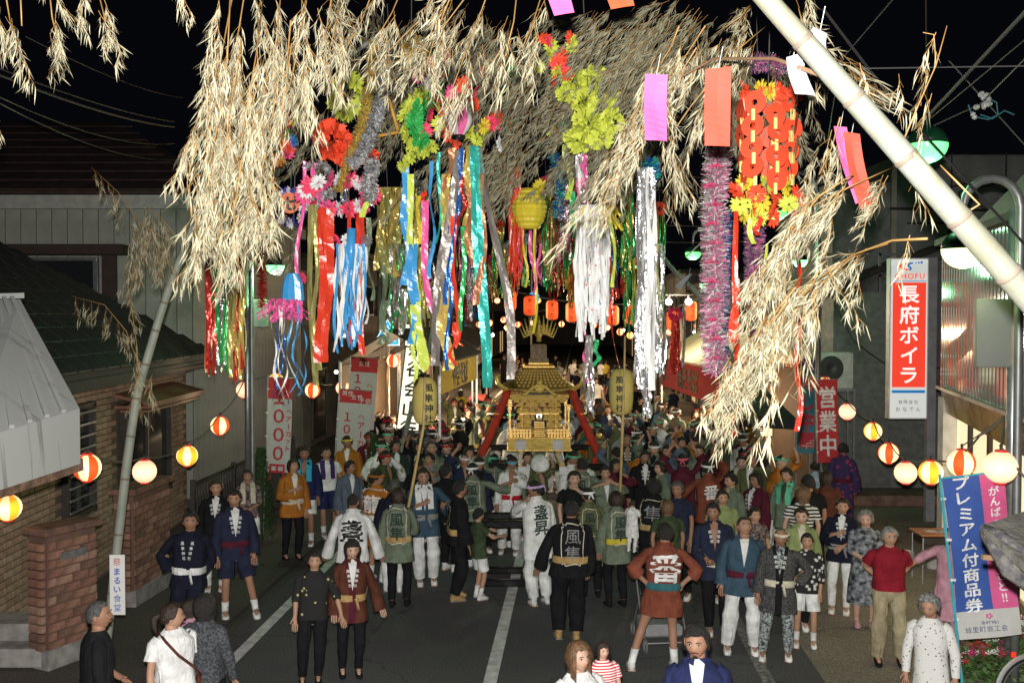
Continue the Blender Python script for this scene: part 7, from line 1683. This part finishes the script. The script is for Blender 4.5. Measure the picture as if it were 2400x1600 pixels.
def ribbon_mb(mb, p0, p1, w_, seed, wave=.02, turns=.5, tip=0, mi=0, n=26):
    wave *= 1.5; turns *= 1.35
    rr = random.Random(seed); p0, p1 = Vector(p0), Vector(p1); d = (p1 - p0); L = d.length; d.normalize(); a0 = rr.uniform(-.5, .5); ph = rr.uniform(0, 6); f1 = rr.uniform(1.5, 3.5); vs = []
    for i in range(n + 1):
        t = i / n; a = a0 + turns * math.sin(t * f1 * 2 + ph) + .12 * rr.uniform(-1, 1); c = p0.lerp(p1, t) + Vector((math.sin(t * f1 * 3 + ph), math.cos(t * f1 * 2.3 + ph), 0)) * wave * (.2 + t)
        ww = w_ * (1 + .06 * rr.uniform(-1, 1)) * (1 if t < .9 or not tip else max(.1, 1 - (t - .9) * 8)); s_ = Vector((math.cos(a), math.sin(a), .05 * math.sin(t * 9 + ph))) * ww / 2
        ys = Vector((0, .15 * ww * math.sin(t * 20 + ph), 0))
        vs += [c - s_, c + ys, c + s_]
    mb.add(vs, [q for i in range(n) for q in ((3 * i, 3 * i + 1, 3 * i + 4, 3 * i + 3), (3 * i + 1, 3 * i + 2, 3 * i + 5, 3 * i + 4))], mi); return mb
class Deco:
    def __init__(s, label, x, y, Y, cat='decoration', name='hanging_decoration', hang=True):
        s.o = Q(x, y, Y); s.Y = Y; s.t = thing(name, label, cat, s.o); s.k = 0
        if hang: ob('hanging_cord', MB().tube([(0, 0, 0), (RND.uniform(-.05, .05), 0, .8)], .004, 4), M_CORD, s.t)
    def q(s, x, y, dy=0.): return Q(x, y, s.Y + dy) - s.o
    def rib(s, x0, y0, x1, y1, wpx, col_, dy=0., wave=.02, turns=.45, name='streamer', tip=0):
        s.k += 1; ob(name, ribbon_mb(MB(), s.q(x0, y0, dy), s.q(x1, y1, dy), wpx * K / F * (s.Y + dy), RND.random(), wave, turns, tip), RB[col_], s.t)
    def bundle(s, x0, x1, y0, y1, n, wpx, cols, dy=.15, wave=.015, ragged=.12, name='foil_strips', turns=1.0, sprd=1.0):
        mb = MB(); u = wpx * K / F * s.Y
        for i in range(n):
            x = RND.uniform(x0, x1); L = (y1 - y0) * RND.uniform(1 - ragged, 1); xm = (x0 + x1) / 2; ribbon_mb(mb, s.q(xm + (x - xm) / sprd, y0, RND.uniform(-dy, dy)), s.q(x, y0 + L, RND.uniform(-dy, dy)), u * RND.uniform(.6, 1.3), RND.random(), wave, turns, mi=RND.randrange(len(cols)), n=34)
        ob(name, mb, [RB[c] for c in cols], s.t, kind='stuff')
    def flower(s, x, y, rpx, col_, dy=0., rot=None, mesh=None):
        r = 1.2 * rpx * K / F * s.Y; o = ob('paper_flower', mesh or RND.choice(FLW), RBF[col_], s.t, loc=s.q(x, y, dy), rot=rot or (RND.uniform(-.6, .6) + 1.57, RND.uniform(-.5, .5), RND.uniform(0, 6))); o.scale = (r, r, r); return o
    def pom(s, x, y, rpx, col_, dy=0.):
        r = 1.12 * rpx * K / F * s.Y; o = ob('pompom', RND.choice(POM), RBF[col_], s.t, loc=s.q(x, y, dy), rot=(RND.uniform(0, 6),) * 3); o.scale = (r, r, r)
def paper(n, c): return mat('tissue_' + n, c, rough=.55, var=.08, scale=3, spec=.3)
RBF = {'red': paper('red', (.78, .075, .03)), 'pink': paper('pink', (.70, .08, .20)), 'white': paper('white', (.68, .68, .68)), 'lime': paper('lime', (.50, .56, .07)), 'green': paper('green', (.03, .33, .07)), 'blue': paper('blue', (.04, .16, .42)), 'yellow': paper('yellow', (.62, .5, .04)), 'purple': paper('purple', (.06, .04, .30)), 'silver': RB['silver'], 'orange': paper('orange', (.65, .25, .04)), 'gold': RB['gold'], 'hotpink': paper('hotpink', (.72, .05, .12))}
def flower_mesh(seed, layers=3, pet=9):
    rr = random.Random(seed); mb = MB()
    for l in range(layers):
        R_ = 1 - l * .27
        for k in range(pet):
            a = 2 * math.pi * (k + l * .4) / pet + rr.uniform(-.1, .1); w_ = .62 / pet * 6.28 * R_ * .62; z = .10 + l * .16
            c, s_ = math.cos(a), math.sin(a); P2 = lambda r, o, z_: (r * c - o * s_, r * s_ + o * c, z_)
            mb.add([P2(.08, 0, l * .03), P2(R_ * .55, -w_ * .8, z * .8 + rr.uniform(-.05, .05)), P2(R_ * .95, -w_ * .55, z + rr.uniform(-.12, .12)), P2(R_ * .80, 0, z - .08), P2(R_ * 1.0, w_ * .5, z + rr.uniform(-.12, .12)), P2(R_ * .55, w_ * .8, z * .8 + rr.uniform(-.05, .05))], [(0, 1, 3), (1, 2, 3), (0, 3, 5), (3, 4, 5)])
    return mb.mesh('paper_flower', RBF['red'] if False else None) if False else mb.mesh('paper_flower', paper('red', (.6, .045, .02)))
FLW = [flower_mesh(i) for i in range(4)]
def pom_mesh(seed, n=90):
    rr = random.Random(seed); mb = MB()
    for k in range(n):
        d = Vector((rr.gauss(0, 1), rr.gauss(0, 1), rr.gauss(0, 1))).normalized(); t = d.cross(Vector((rr.gauss(0, 1), rr.gauss(0, 1), rr.gauss(0, 1)))).normalized(); b = d.cross(t); R_ = rr.uniform(.8, 1.05); w_ = rr.uniform(.16, .3)
        mb.add([d * .45 - t * w_ * .4, d * .45 + t * w_ * .4, d * R_ + t * w_ + b * rr.uniform(-.2, .2), d * (R_ * .92) + b * rr.uniform(-.25, .25), d * R_ - t * w_ + b * rr.uniform(-.2, .2)], [(0, 1, 3), (1, 2, 3), (0, 3, 4)])
    return mb.mesh('pompom', paper('red', (.6, .045, .02)))
POM = [pom_mesh(i) for i in range(3)]
def boa(D, pts, rpx, cols, n=1400, dy=.0, name='tinsel_boa', lenv=1., wd=1.):
    mb = MB(); W_ = [D.q(x, y, dy) for x, y in pts]; r = rpx * K / F * D.Y; Ls = [(b - a).length for a, b in zip(W_[:-1], W_[1:])]; T_ = sum(Ls)
    for k in range(n):
        u = RND.random() * T_; i = 0
        while i < len(Ls) - 1 and u > Ls[i]: u -= Ls[i]; i += 1
        c = W_[i].lerp(W_[i + 1], u / Ls[i]); ax = (W_[i + 1] - W_[i]).normalized(); d = Vector((RND.gauss(0, 1), RND.gauss(0, 1), RND.gauss(0, 1))); d = (d - ax * d.dot(ax) * .7).normalized(); t = d.cross(ax).normalized()
        if RND.random() < .5: t = (t + ax).normalized()
        w_ = r * .045 * wd; l = r * RND.uniform(.6, 1.1) * lenv; mb.add([c - t * w_, c + t * w_, c + d * l + t * w_, c + d * l - t * w_], [(0, 1, 2, 3)], int((u / T_ * 0 + RND.random()) * len(cols)) % len(cols))
    ob(name, mb, [RB[c] for c in cols], D.t, kind='stuff')
# --- left part
D = Deco('green silver and gold foil curtain hanging at far left of the decorations', 515, 430, 10.2); D.bundle(472, 492, 430, 870, 9, 9, ['fred', 'copper'], ragged=.06); D.bundle(490, 532, 400, 865, 20, 8, ['fgreen', 'silver', 'fgreen']); D.bundle(530, 566, 400, 880, 18, 8, ['gold', 'fred', 'olivegold'])
D = Deco('red tinsel rope hanging left of the green lamp', 598, 420, 11.5); boa(D, [(598, 420), (600, 560), (602, 705)], 15, ['fred'], 1800, wd=1.2)
D = Deco('rainbow petal garland at upper left', 655, 255, 9.5)
for i in range(9): D.flower(650 + 12 * math.sin(i * 1.4) + (i % 2) * 14, 262 + i * 13, 17, ['red', 'yellow', 'hotpink', 'green', 'orange', 'blue', 'red', 'pink', 'orange'][i])
D = Deco('small wreath of white and purple flowers round an orange disc', 668, 428, 10.5); 
for i in range(16): a = i * math.pi / 8; D.flower(667 + 30 * math.cos(a), 476 + 36 * math.sin(a), 13, ['white', 'purple'][i % 2], mesh=FLW[i % 4])
ob('disc', MB().rev([(.001, 0), (.105, 0), (.108, .02), (.001, .02)], 24), mat('disc_orange', (.72, .16, .06), rough=.5), D.t, loc=D.q(665, 467, -.05), rot=(math.pi / 2, 0, 0)); tm = MB(); put_text(tm, text2d('七', .15, bold=.09), D.q(665, 467, -.07) + Vector((0, -.01, 0)), (1, 0, 0), (0, 0, 1)); ob('lettering', tm, M_BLK, D.t)
D = Deco('red paper ball with pink ribbons and silver swag at left', 765, 285, 9.6); D.pom(765, 325, 46, 'red'); D.pom(850, 362, 22, 'red'); D.flower(740, 300, 26, 'red'); D.pom(790, 352, 30, 'red')
boa(D, [(700, 385), (740, 375), (760, 400)], 12, ['silver'], 400, wd=2); D.rib(700, 370, 682, 700, 8, 'pink', turns=.2); D.rib(725, 375, 700, 450, 11, 'pink'); D.rib(735, 410, 740, 470, 14, 'pink')
D = Deco('long gold tinsel rope running up from the red ball', 860, 100, 9.4); boa(D, [(862, 95), (850, 200), (830, 290), (812, 340), (790, 400), (775, 440)], 15, ['gold'], 2600, wd=1.6)
D = Deco('thick silver tinsel rope beside the gold one', 880, 100, 9.3); boa(D, [(882, 120), (880, 220), (855, 300), (835, 350), (805, 380)], 19, ['silver'], 3200, wd=1.8); boa(D, [(860, 370), (845, 420), (850, 460)], 20, ['silver'], 700, wd=2.5)
D = Deco('gold and silver tinsel tuft half hidden by leaves at top', 945, 110, 9.4); boa(D, [(930, 130), (950, 90), (965, 110)], 18, ['gold', 'gold', 'silver'], 900, wd=2)
D = Deco('ring of lime paper flowers behind orange bamboo sticks', 790, 180, 10)
for i in range(9): a = i * .7; D.flower(795 + 30 * math.cos(a), 218 + 44 * math.sin(a), 20, 'lime')
star = Deco('yellow-orange stick star frame at upper left centre', 900, 200, 9.8)
for a, b in (((836, 205), (850, 262)), ((887, 205), (914, 300)), ((860, 314), (914, 304))): ob('stick', MB().tube([star.q(*a), star.q(*b)], .017, 8), mat('stick_orange', (.55, .28, .04), rough=.5), star.t, True)
D = Deco('pink and white flower ring with red film streamers', 775, 400, 9.6)
for i in range(20):
    a = i * 2 * math.pi / 20; D.flower(777 + 78 * math.cos(a), 447 + 34 * math.sin(a), 19 if i % 2 else 22, ['hotpink', 'white', 'pink', 'white'][i % 4], dy=.25 * math.sin(a))
boa(D, [(700, 440), (740, 455), (770, 440)], 15, ['silver'], 400, wd=3); D.bundle(785, 800, 405, 470, 8, 5, ['fblue', 'silver'], name='film_strips')
D.rib(752, 478, 742, 832, 34, 'red', wave=.012, turns=.18); D.rib(738, 480, 740, 815, 20, 'red', turns=.3); D.rib(822, 488, 820, 700, 13, 'red'); D.rib(828, 490, 836, 815, 15, 'red', turns=.4); D.rib(800, 490, 812, 790, 10, 'red'); D.rib(716, 470, 716, 885, 18, 'olivegold', turns=.25); D.rib(724, 470, 727, 850, 12, 'olivegold'); D.rib(845, 500, 850, 690, 12, 'greenfilm'); D.rib(838, 410, 842, 500, 14, 'lime')
D = Deco('white and blue paper strips under a small pink and silver tuft', 803, 520, 9.3)
ob('blue_tube', MB().tube([D.q(808, 525), D.q(805, 620)], .045, 12), RB['blue'], D.t, True)
for x, c in ((772, 'hotpink'), (795, 'white'), (830, 'hotpink'), (842, 'silver')): D.flower(x, 552, 14, c)
D.bundle(772, 842, 560, 815, 26, 7, ['white', 'blue', 'white', 'blue'], turns=.6, name='paper_strips', ragged=.3)
D = Deco('blue printed bag with pink ruffle and tricolour paper strings', 672, 600, 9.4)
bgm = MB().loft([[D.q(672 + dx * s_, y) + Vector((0, .05 * math.sin(a), 0)) for a, dx in [(k * .6, math.cos(k * .628) * 26) for k in range(10)]] for y, s_ in ((628, .55), (650, .9), (690, 1.05))]); ob('bag', bgm, RB['blue'], D.t)
D.flower(694, 638, 14, 'hotpink'); D.flower(640, 625, 8, 'white')
D.bundle(598, 708, 686, 740, 44, 6, ['pink'], turns=.5, sprd=1.8, name='ruffle', ragged=.35, wave=.02); D.bundle(636, 652, 690, 935, 9, 4, ['white', 'fblue', 'white'], turns=1.4, wave=.03, name='paper_strings'); D.bundle(668, 696, 700, 915, 7, 4, ['white', 'pink', 'blue', 'white'], turns=1.4, wave=.035, name='paper_strings'); D.rib(624, 700, 627, 830, 4, 'white', turns=1)
D = Deco('large gold and green glitter curtain behind the blue streamers', 890, 430, 12); D.bundle(868, 922, 430, 640, 34, 10, ['gold', 'olivegold', 'gold'], ragged=.4); D.bundle(895, 945, 560, 770, 26, 7, ['fgreen', 'silver', 'brownsilver'], ragged=.3); D.bundle(945, 985, 450, 800, 22, 8, ['gold', 'olivegold'], ragged=.3); D.rib(880, 560, 884, 790, 15, 'greenfilm'); D.rib(884, 690, 878, 792, 14, 'greenfilm')
# --- centre
D = Deco('big cluster of lime green red and pink paper flowers around a pink lantern', 1020, 230, 9.2)
for i in range(11): a = rad(95 + i * 17); D.flower(985 + 56 * math.cos(a), 282 - 62 * math.sin(a), 22, 'lime')
for i in range(9): a = rad(100 + i * 18); D.flower(990 + 38 * math.cos(a), 283 - 50 * math.sin(a), 21, 'green', dy=-.06)
for i, (x, y, c) in enumerate([(988, 145, 'pink'), (1003, 165, 'hotpink'), (985, 190, 'white'), (1020, 130, 'hotpink'), (1012, 200, 'green'), (960, 170, 'pink'), (1040, 215, 'pink'), (1065, 195, 'red'), (1085, 215, 'hotpink'), (1000, 245, 'lime'), (985, 262, 'hotpink'), (1010, 285, 'lime'), (1025, 262, 'red'), (1030, 310, 'red'), (1050, 325, 'red'), (1075, 305, 'lime'), (1095, 320, 'lime'), (1110, 290, 'yellow'), (1130, 285, 'hotpink'), (1120, 305, 'lime'), (1090, 240, 'red'), (995, 230, 'red'), (975, 300, 'hotpink'), (1140, 270, 'red'), (1150, 330, 'white'), (1005, 120, 'green'), (1180, 165, 'green')]): D.flower(x, y, 19, c, dy=-.12 + .01 * i)
pkl = ob('pink_lantern', MB().rev([(.05 + .075 * math.sin(math.pi * k / 12), -.14 + .28 * k / 12) for k in range(13)], 24, mf=lambda k, i: (k // 3) % 2), [mat('pink_paper', (.7, .12, .3), rough=.6), mat('white_paper', (.65, .6, .6), rough=.6)], D.t, True, loc=D.q(1053, 275, -.2)); ob('lantern_ring', MB().rev([(.06, .14), (.065, .16), (.06, .17)], 20).rev([(.06, -.17), (.065, -.15), (.06, -.14)], 20), LAC, pkl)
D = Deco('row of broad metallic streamers teal gold silver and red in the centre', 1050, 335, 9.0)
D.rib(1088, 335, 1118, 890, 26, 'teal', turns=.22, wave=.01); D.rib(1055, 345, 990, 840, 24, 'brownsilver', turns=.3); D.rib(1025, 400, 1020, 640, 22, 'gold', turns=.35); D.rib(1018, 600, 1024, 850, 25, 'gold', turns=.3); D.rib(1040, 480, 1048, 800, 15, 'red', turns=.3, tip=1); D.rib(1046, 740, 1038, 838, 10, 'red'); D.rib(1078, 400, 1082, 610, 18, 'copper', turns=.3); D.rib(1108, 400, 1103, 700, 16, 'copper'); D.rib(1105, 340, 1180, 870, 20, 'brownsilver', turns=.35, wave=.04); D.rib(1075, 335, 1078, 520, 18, 'gold'); D.rib(1040, 340, 1022, 480, 18, 'copper'); D.rib(1060, 340, 1030, 700, 12, 'fblue'); D.rib(1010, 350, 1004, 560, 8, 'teal'); D.rib(1030, 520, 1033, 850, 9, 'fblue'); D.rib(1062, 520, 1066, 760, 10, 'fgreen'); D.rib(1065, 400, 1060, 520, 10, 'fred')
D = Deco('lime paper arch holding blue lime and pink film streamers', 955, 370, 9.3)
for i in range(8): D.flower(925 + i * 10, 385 - 14 * i + i * i * 1.0, 16, 'lime')
D.rib(930, 385, 936, 655, 18, 'blue', turns=.15); D.rib(948, 560, 952, 790, 24, 'blue', turns=.15); D.rib(942, 400, 950, 700, 15, 'lime', turns=.2); D.rib(955, 700, 968, 855, 26, 'lime', turns=.3, tip=1); D.rib(952, 760, 948, 880, 10, 'lime', tip=1); D.rib(990, 370, 994, 640, 9, 'blue'); D.rib(975, 460, 986, 720, 16, 'pink', turns=.25, tip=1); D.rib(963, 450, 960, 560, 14, 'yellow'); D.rib(972, 440, 978, 470, 14, 'red')
D = Deco('yellow ribbed paper lantern with red and yellow streamers in the centre', 1213, 430, 11)
ob('ribbed_lantern', MB().rev([(.10 + .09 * math.sin(math.pi * k / 16) + .012 * (k % 2), -.22 + .44 * k / 16) for k in range(17)], 16, cap=True), RB['yellow'], D.t, False, loc=D.q(1215, 480))
for x, y in ((1240, 430), (1185, 505), (1265, 440)): D.flower(x, y, 18, 'yellow')
D.bundle(1163, 1196, 385, 700, 26, 4, ['red'], ragged=.4, turns=.7, name='thin_strips'); D.rib(1202, 528, 1208, 660, 6, 'yellow'); D.rib(1230, 520, 1226, 765, 7, 'yellow'); D.rib(1218, 530, 1228, 680, 8, 'pink'); D.rib(1190, 560, 1194, 640, 5, 'pink'); D.rib(1240, 560, 1237, 640, 6, 'pink'); D.rib(1180, 440, 1176, 520, 10, 'red')
D = Deco('wide green and lime ribbon trailing between yellow lantern and dotted strips', 1290, 310, 10.4); D.rib(1296, 320, 1312, 460, 12, 'lime', turns=.3); D.rib(1312, 440, 1332, 640, 13, 'green', turns=.4); D.flower(1278, 300, 14, 'orange'); D.flower(1262, 298, 14, 'lime'); D.flower(1290, 285, 14, 'green'); D.flower(1318, 320, 18, 'blue')
boa(D, [(1270, 350), (1285, 420), (1280, 500)], 16, ['fblue', 'teal', 'silver'], 700, wd=2.2)
D = Deco('huge crumpled lime tissue flowers at upper centre', 1350, 200, 8.8)
for x, y, r in ((1320, 190, 34), (1365, 185, 36), (1395, 210, 32), (1340, 235, 30), (1385, 255, 34), (1350, 290, 40), (1330, 320, 34), (1375, 310, 34), (1405, 280, 28), (1300, 215, 22)): D.pom(x, y, r, 'lime', dy=RND.uniform(-.1, .1))
D = Deco('red and silver flower cluster half hidden by leaves, top centre', 1270, 110, 8.75)
for i in range(16): D.flower(RND.uniform(1235, 1320), RND.uniform(85, 185), 17, RND.choice(['red', 'red', 'hotpink', 'silver', 'lime', 'red']))
D = Deco('bundle of white dotted paper strips with yellow fringe', 1360, 455, 9.4); M_DOT = mat('dotted_paper', (.72, .72, .72), rough=.6, var=0); spots(M_DOT, (.72, .72, .72), (.65, .06, .06), 22, .20, .24); RB['dots'] = M_DOT
D.bundle(1322, 1396, 470, 785, 40, 8, ['white', 'dots', 'dots', 'white'], turns=.7, ragged=.25, name='paper_strips'); D.bundle(1310, 1440, 470, 530, 30, 6, ['yellow'], turns=.5, sprd=1.6, name='yellow_fringe'); D.bundle(1345, 1365, 770, 960, 8, 10, ['silver', 'silver', 'brownsilver'], turns=1, name='foil_strips'); D.rib(1400, 590, 1418, 850, 6, 'fred', turns=.8); D.rib(1368, 780, 1372, 840, 12, 'green')
D.bundle(1325, 1345, 330, 480, 10, 8, ['silver', 'white', 'pink'], turns=.8); D.rib(1340, 760, 1350, 880, 6, 'pink', turns=1); D.rib(1402, 500, 1414, 660, 9, 'lime'); D.rib(1365, 560, 1375, 700, 6, 'blue')
D = Deco('long crinkled silver foil column with blue tinsel top', 1483, 385, 8.8); D.bundle(1462, 1506, 385, 900, 30, 13, ['silver', 'silver', 'silver', 'silver', 'white'], turns=.8, ragged=.12, sprd=1.3); boa(D, [(1490, 370), (1500, 410)], 22, ['fblue', 'teal'], 500, wd=1.8); D.bundle(1470, 1490, 840, 965, 6, 9, ['silver'], turns=1); D.bundle(1500, 1530, 560, 880, 7, 6, ['olivegold', 'silver'], ragged=.3, turns=1)
# --- right
D = Deco('pink silver and blue tinsel column beside the red streamer', 1645, 345, 8.2); boa(D, [(1650, 345), (1640, 470), (1642, 600), (1640, 720), (1645, 855)], 30, ['fpink', 'silver', 'silver', 'fpink', 'white'], 6000, wd=.8, lenv=1.15); boa(D, [(1672, 480), (1668, 600), (1662, 760), (1670, 860)], 15, ['fblue', 'fblue', 'silver'], 2200, wd=1.0)
for i in range(11): D.flower(1640 + RND.uniform(-8, 8), 385 + i * 44, 17, 'pink', rot=(0, 0, i), dy=-.05)
D = Deco('purple and pink tinsel column behind the bamboo leaves', 1735, 480, 8.6); boa(D, [(1735, 480), (1732, 600), (1738, 720), (1740, 850)], 25, ['fpink', 'silver', 'purple'], 5200, wd=.9); D.flower(1730, 640, 17, 'pink', rot=(0, 0, 1)); D.flower(1735, 560, 17, 'pink', rot=(0, 0, 2))
D = Deco('faint pink and silver tinsel behind the dull leaves above the red chain', 1740, 130, 8.8); boa(D, [(1720, 150), (1760, 140), (1800, 170)], 24, ['fpink', 'silver', 'purple'], 900, wd=1.2)
D = Deco('cylinder of linked red paper discs with pale yellow chain links', 1765, 190, 7.6)
dm = MB().rev([(.022, 0), (.086, 0), (.087, .004), (.022, .004)], 24).mesh('red_disc', RBF['red'])
lk_ = MB().box((0, 0, 0), (.026, .006, .085), bev=.004).mesh('yellow_link', mat('link_yellow', (.72, .66, .22), rough=.5, var=.05))
for a_i in range(7):
    a = a_i * math.pi * 2 / 7 + .35; x = 1765 + 60 * math.cos(a); dyy = -.20 * math.sin(a)
    for r_i in range(4):
        y = 238 + r_i * 50 + (a_i % 2) * 20; ob('red_disc', dm, None, D.t, loc=D.q(x + RND.uniform(-7, 7), y + RND.uniform(-7, 7), dyy), rot=(math.pi / 2 + RND.uniform(-.35, .35), RND.uniform(-.35, .35), math.pi / 2 - a))
        ob('yellow_link', lk_, None, D.t, loc=D.q(x + RND.uniform(-3, 3), y + 25, dyy - .03), rot=(0, 0, math.cos(a) * .8))
for x in (1705, 1745, 1790, 1830, 1768): D.flower(x, 205 + RND.uniform(-8, 8), 22, RND.choice(['red', 'yellow'])); D.flower(x + 8, 215, 18, 'red')
D2 = Deco('red and yellow paper flowers under the disc cylinder', 1760, 440, 7.6)
for i, (x, y) in enumerate([(1690, 440), (1712, 420), (1738, 445), (1760, 425), (1785, 448), (1808, 430), (1835, 442), (1700, 470), (1728, 478), (1752, 465), (1780, 480), (1812, 470), (1840, 465), (1705, 495), (1775, 500), (1742, 500)]): D2.flower(x, y, 22, ['red', 'yellow', 'red', 'lime'][i % 4], dy=RND.uniform(-.1, .1))
D2.rib(1690, 485, 1690, 1000, 14, 'red', turns=.3, wave=.012); D2.rib(1827, 480, 1836, 740, 12, 'red', turns=.3); D2.rib(1834, 720, 1833, 990, 12, 'red', turns=.3); D2.rib(1745, 490, 1743, 540, 14, 'red'); D2.rib(1718, 440, 1732, 560, 12, 'lime'); D2.rib(1760, 560, 1762, 690, 7, 'lime'); D2.rib(1690, 640, 1687, 800, 16, 'red', turns=.2)
# --- far back tangle over the street
COLB = ['fred', 'fgreen', 'fpink', 'gold', 'silver', 'fblue', 'red', 'copper']
_ext = [(RND.uniform(900, 1530), RND.uniform(400, 600), 0, RND.uniform(13, 26), RND.choice([['fred', 'copper'], ['fgreen', 'gold'], ['gold', 'olivegold'], ['fpink', 'silver'], ['silver', 'fblue'], ['red', 'yellow'], ['lime', 'green']])) for _ in range(34)]
_tl = [(1255, 420, 660, 17, ['fgreen', 'gold']), (1285, 470, 680, 19, ['fred', 'copper']), (1245, 540, 665, 20, ['fpink']), (1310, 430, 650, 18, ['fgreen', 'fred']), (1080, 580, 740, 18, ['fpink', 'fred']), (1145, 520, 690, 19, ['gold', 'fgreen']), (1420, 600, 700, 20, ['fred', 'red']), (1440, 480, 660, 17, ['gold', 'fgreen']), (1405, 560, 640, 22, ['fred', 'green']), (1060, 700, 750, 19, ['fred', 'fblue']), (1130, 600, 700, 22, ['gold', 'copper']), (1275, 600, 690, 24, ['fred', 'fgreen']), (1515, 480, 720, 17, ['gold', 'fgreen']), (1000, 640, 760, 20, ['gold', 'olivegold']), (930, 470, 600, 15, ['gold', 'fgreen'])] + [(a, b, b + RND.uniform(110, 200), d, e) for a, b, _, d, e in _ext]
_tl = sorted(_tl, key=lambda t: t[0]); _cn = {}
for i, (x, y0, y1, Y, c2) in enumerate(_tl):
    cn_ = {'fgreen': 'green', 'fred': 'dark red', 'fpink': 'pink', 'gold': 'gold', 'olivegold': 'gold'}.get(c2[0], c2[0]); _cn[cn_] = _cn.get(cn_, 0) + 1
    D = Deco('%s foil tassel in the distant street decorations, %s %s from the left' % (cn_, ['first', 'second', 'third', 'fourth', 'fifth', 'sixth', 'seventh', 'eighth', 'ninth', 'tenth', 'eleventh', 'twelfth', 'thirteenth', 'fourteenth'][min(13, _cn[cn_] - 1)], cn_), x, y0, Y); D.t['group'] = 'distant foil tassels'
    D.pom(x, y0, 16, RND.choice(['red', 'green', 'hotpink', 'silver'])); D.bundle(x - 14, x + 14, y0, y1, 14, 5, c2, ragged=.3)
D = Deco('dark red ball with long red tassel under the floodlights', 1551, 715, 17); D.pom(1551, 722, 17, 'hotpink'); D.bundle(1541, 1561, 735, 860, 22, 5, ['red', 'fred'], turns=.6, sprd=1.2); D.bundle(1515, 1535, 640, 880, 4, 7, ['brownsilver'], turns=.8); D.bundle(1565, 1575, 700, 850, 3, 6, ['brownsilver'], turns=.8)
# --- wish papers (tanzaku)
def tanzaku(label, pts, Y, m, curl=.03):
    c = Q(sum(p[0] for p in pts) / 4, sum(p[1] for p in pts) / 4, Y); A0, B0, C0, D0 = [Q(x, y, Y) - c for x, y in pts]; n = 10; vs = []
    for i in range(n + 1):
        t = i / n; l, r = A0.lerp(D0, t), B0.lerp(C0, t); off = Vector((0, curl * math.sin(t * 4), 0)); vs += [l + off, (l + r) / 2 + off * 1.4, r + off * .7]
    q = [(3 * i, 3 * i + 1, 3 * i + 4, 3 * i + 3) for i in range(n)] + [(3 * i + 1, 3 * i + 2, 3 * i + 5, 3 * i + 4) for i in range(n)]
    o = tag(ob('wish_paper', MB().add(vs, q), m, loc=c), label, 'wish paper', 'wish papers tied to the bamboo')
    ob('string', MB().tube([(A0 + B0) / 2, (A0 + B0) / 2 + Vector((.02, 0, .10))], .0015, 4), C['white'], o)
    return o, (A0, B0, C0, D0)
TZ = {'pink': mat('card_pink', (.42, .075, .22), rough=.7, var=.03), 'red': mat('card_red', (.40, .045, .022), rough=.7, var=.03), 'white': mat('card_white', (.26, .27, .29), rough=.7, var=.03), 'orange': mat('card_orange', (.40, .06, .018), rough=.7, var=.03), 'blue': mat('card_blue', (.03, .16, .50), rough=.7, var=.03)}
tanzaku('bright pink wish paper hanging in front of the silver foil column', [(1482, 170), (1534, 172), (1531, 326), (1480, 324)], 4.9, TZ['pink'])
tanzaku('large red wish paper left of the red disc cylinder', [(1620, 160), (1681, 152), (1676, 337), (1618, 335)], 4.8, TZ['red'], .01)
tanzaku('pink wish paper cut by the top edge at centre', [(1245, -45), (1300, -50), (1319, 30), (1273, 38)], 4.6, TZ['pink'], .01)
tanzaku('orange wish paper cut by the top edge right of centre', [(1380, -50), (1440, -60), (1457, 14), (1403, 23)], 4.6, TZ['orange'], .01)
o, (a, b, c, d) = tanzaku('white wish paper with faint handwriting hanging below the bamboo pole', [(1806, 132), (1840, 122), (1872, 222), (1824, 218)], 4.25, TZ['white'], .02)
tm = MB(); put_text(tm, text2d('いい夏に', .022, pitch=1.15), (a + b + c + d) / 4 + Vector((0, -.03, 0)), (1, 0, 0), (.15, 0, 1)); ob('lettering', tm, mat('ink_grey', (.25, .25, .3), var=0), o)
tanzaku('white wish paper behind the node of the bamboo pole', [(1868, 62), (1900, 78), (1898, 122), (1855, 92)], 4.25, TZ['white'], .02)
tanzaku('tilted red wish paper under the large bamboo pole', [(1938, 302), (1975, 308), (2008, 472), (1972, 482)], 5.1, TZ['red'], .03); tanzaku('pink wish paper behind the tilted red one', [(1915, 290), (1945, 292), (1985, 455), (1962, 470)], 5.25, TZ['pink'], .03)
tanzaku('narrow blue wish paper behind the cream leaves at left', [(491, 305), (511, 308), (512, 400), (488, 408)], 7, TZ['blue'], .02); tanzaku('small white tag hanging near the distant green lamp', [(1575, 634), (1590, 628), (1563, 665), (1550, 658)], 15, TZ['white'], .01)
tanzaku('tiny orange paper near the top of the boa garlands', [(1100, 150), (1112, 150), (1112, 180), (1100, 180)], 9, TZ['orange'], .01)
bpy.data.scenes.remove(_tmp)
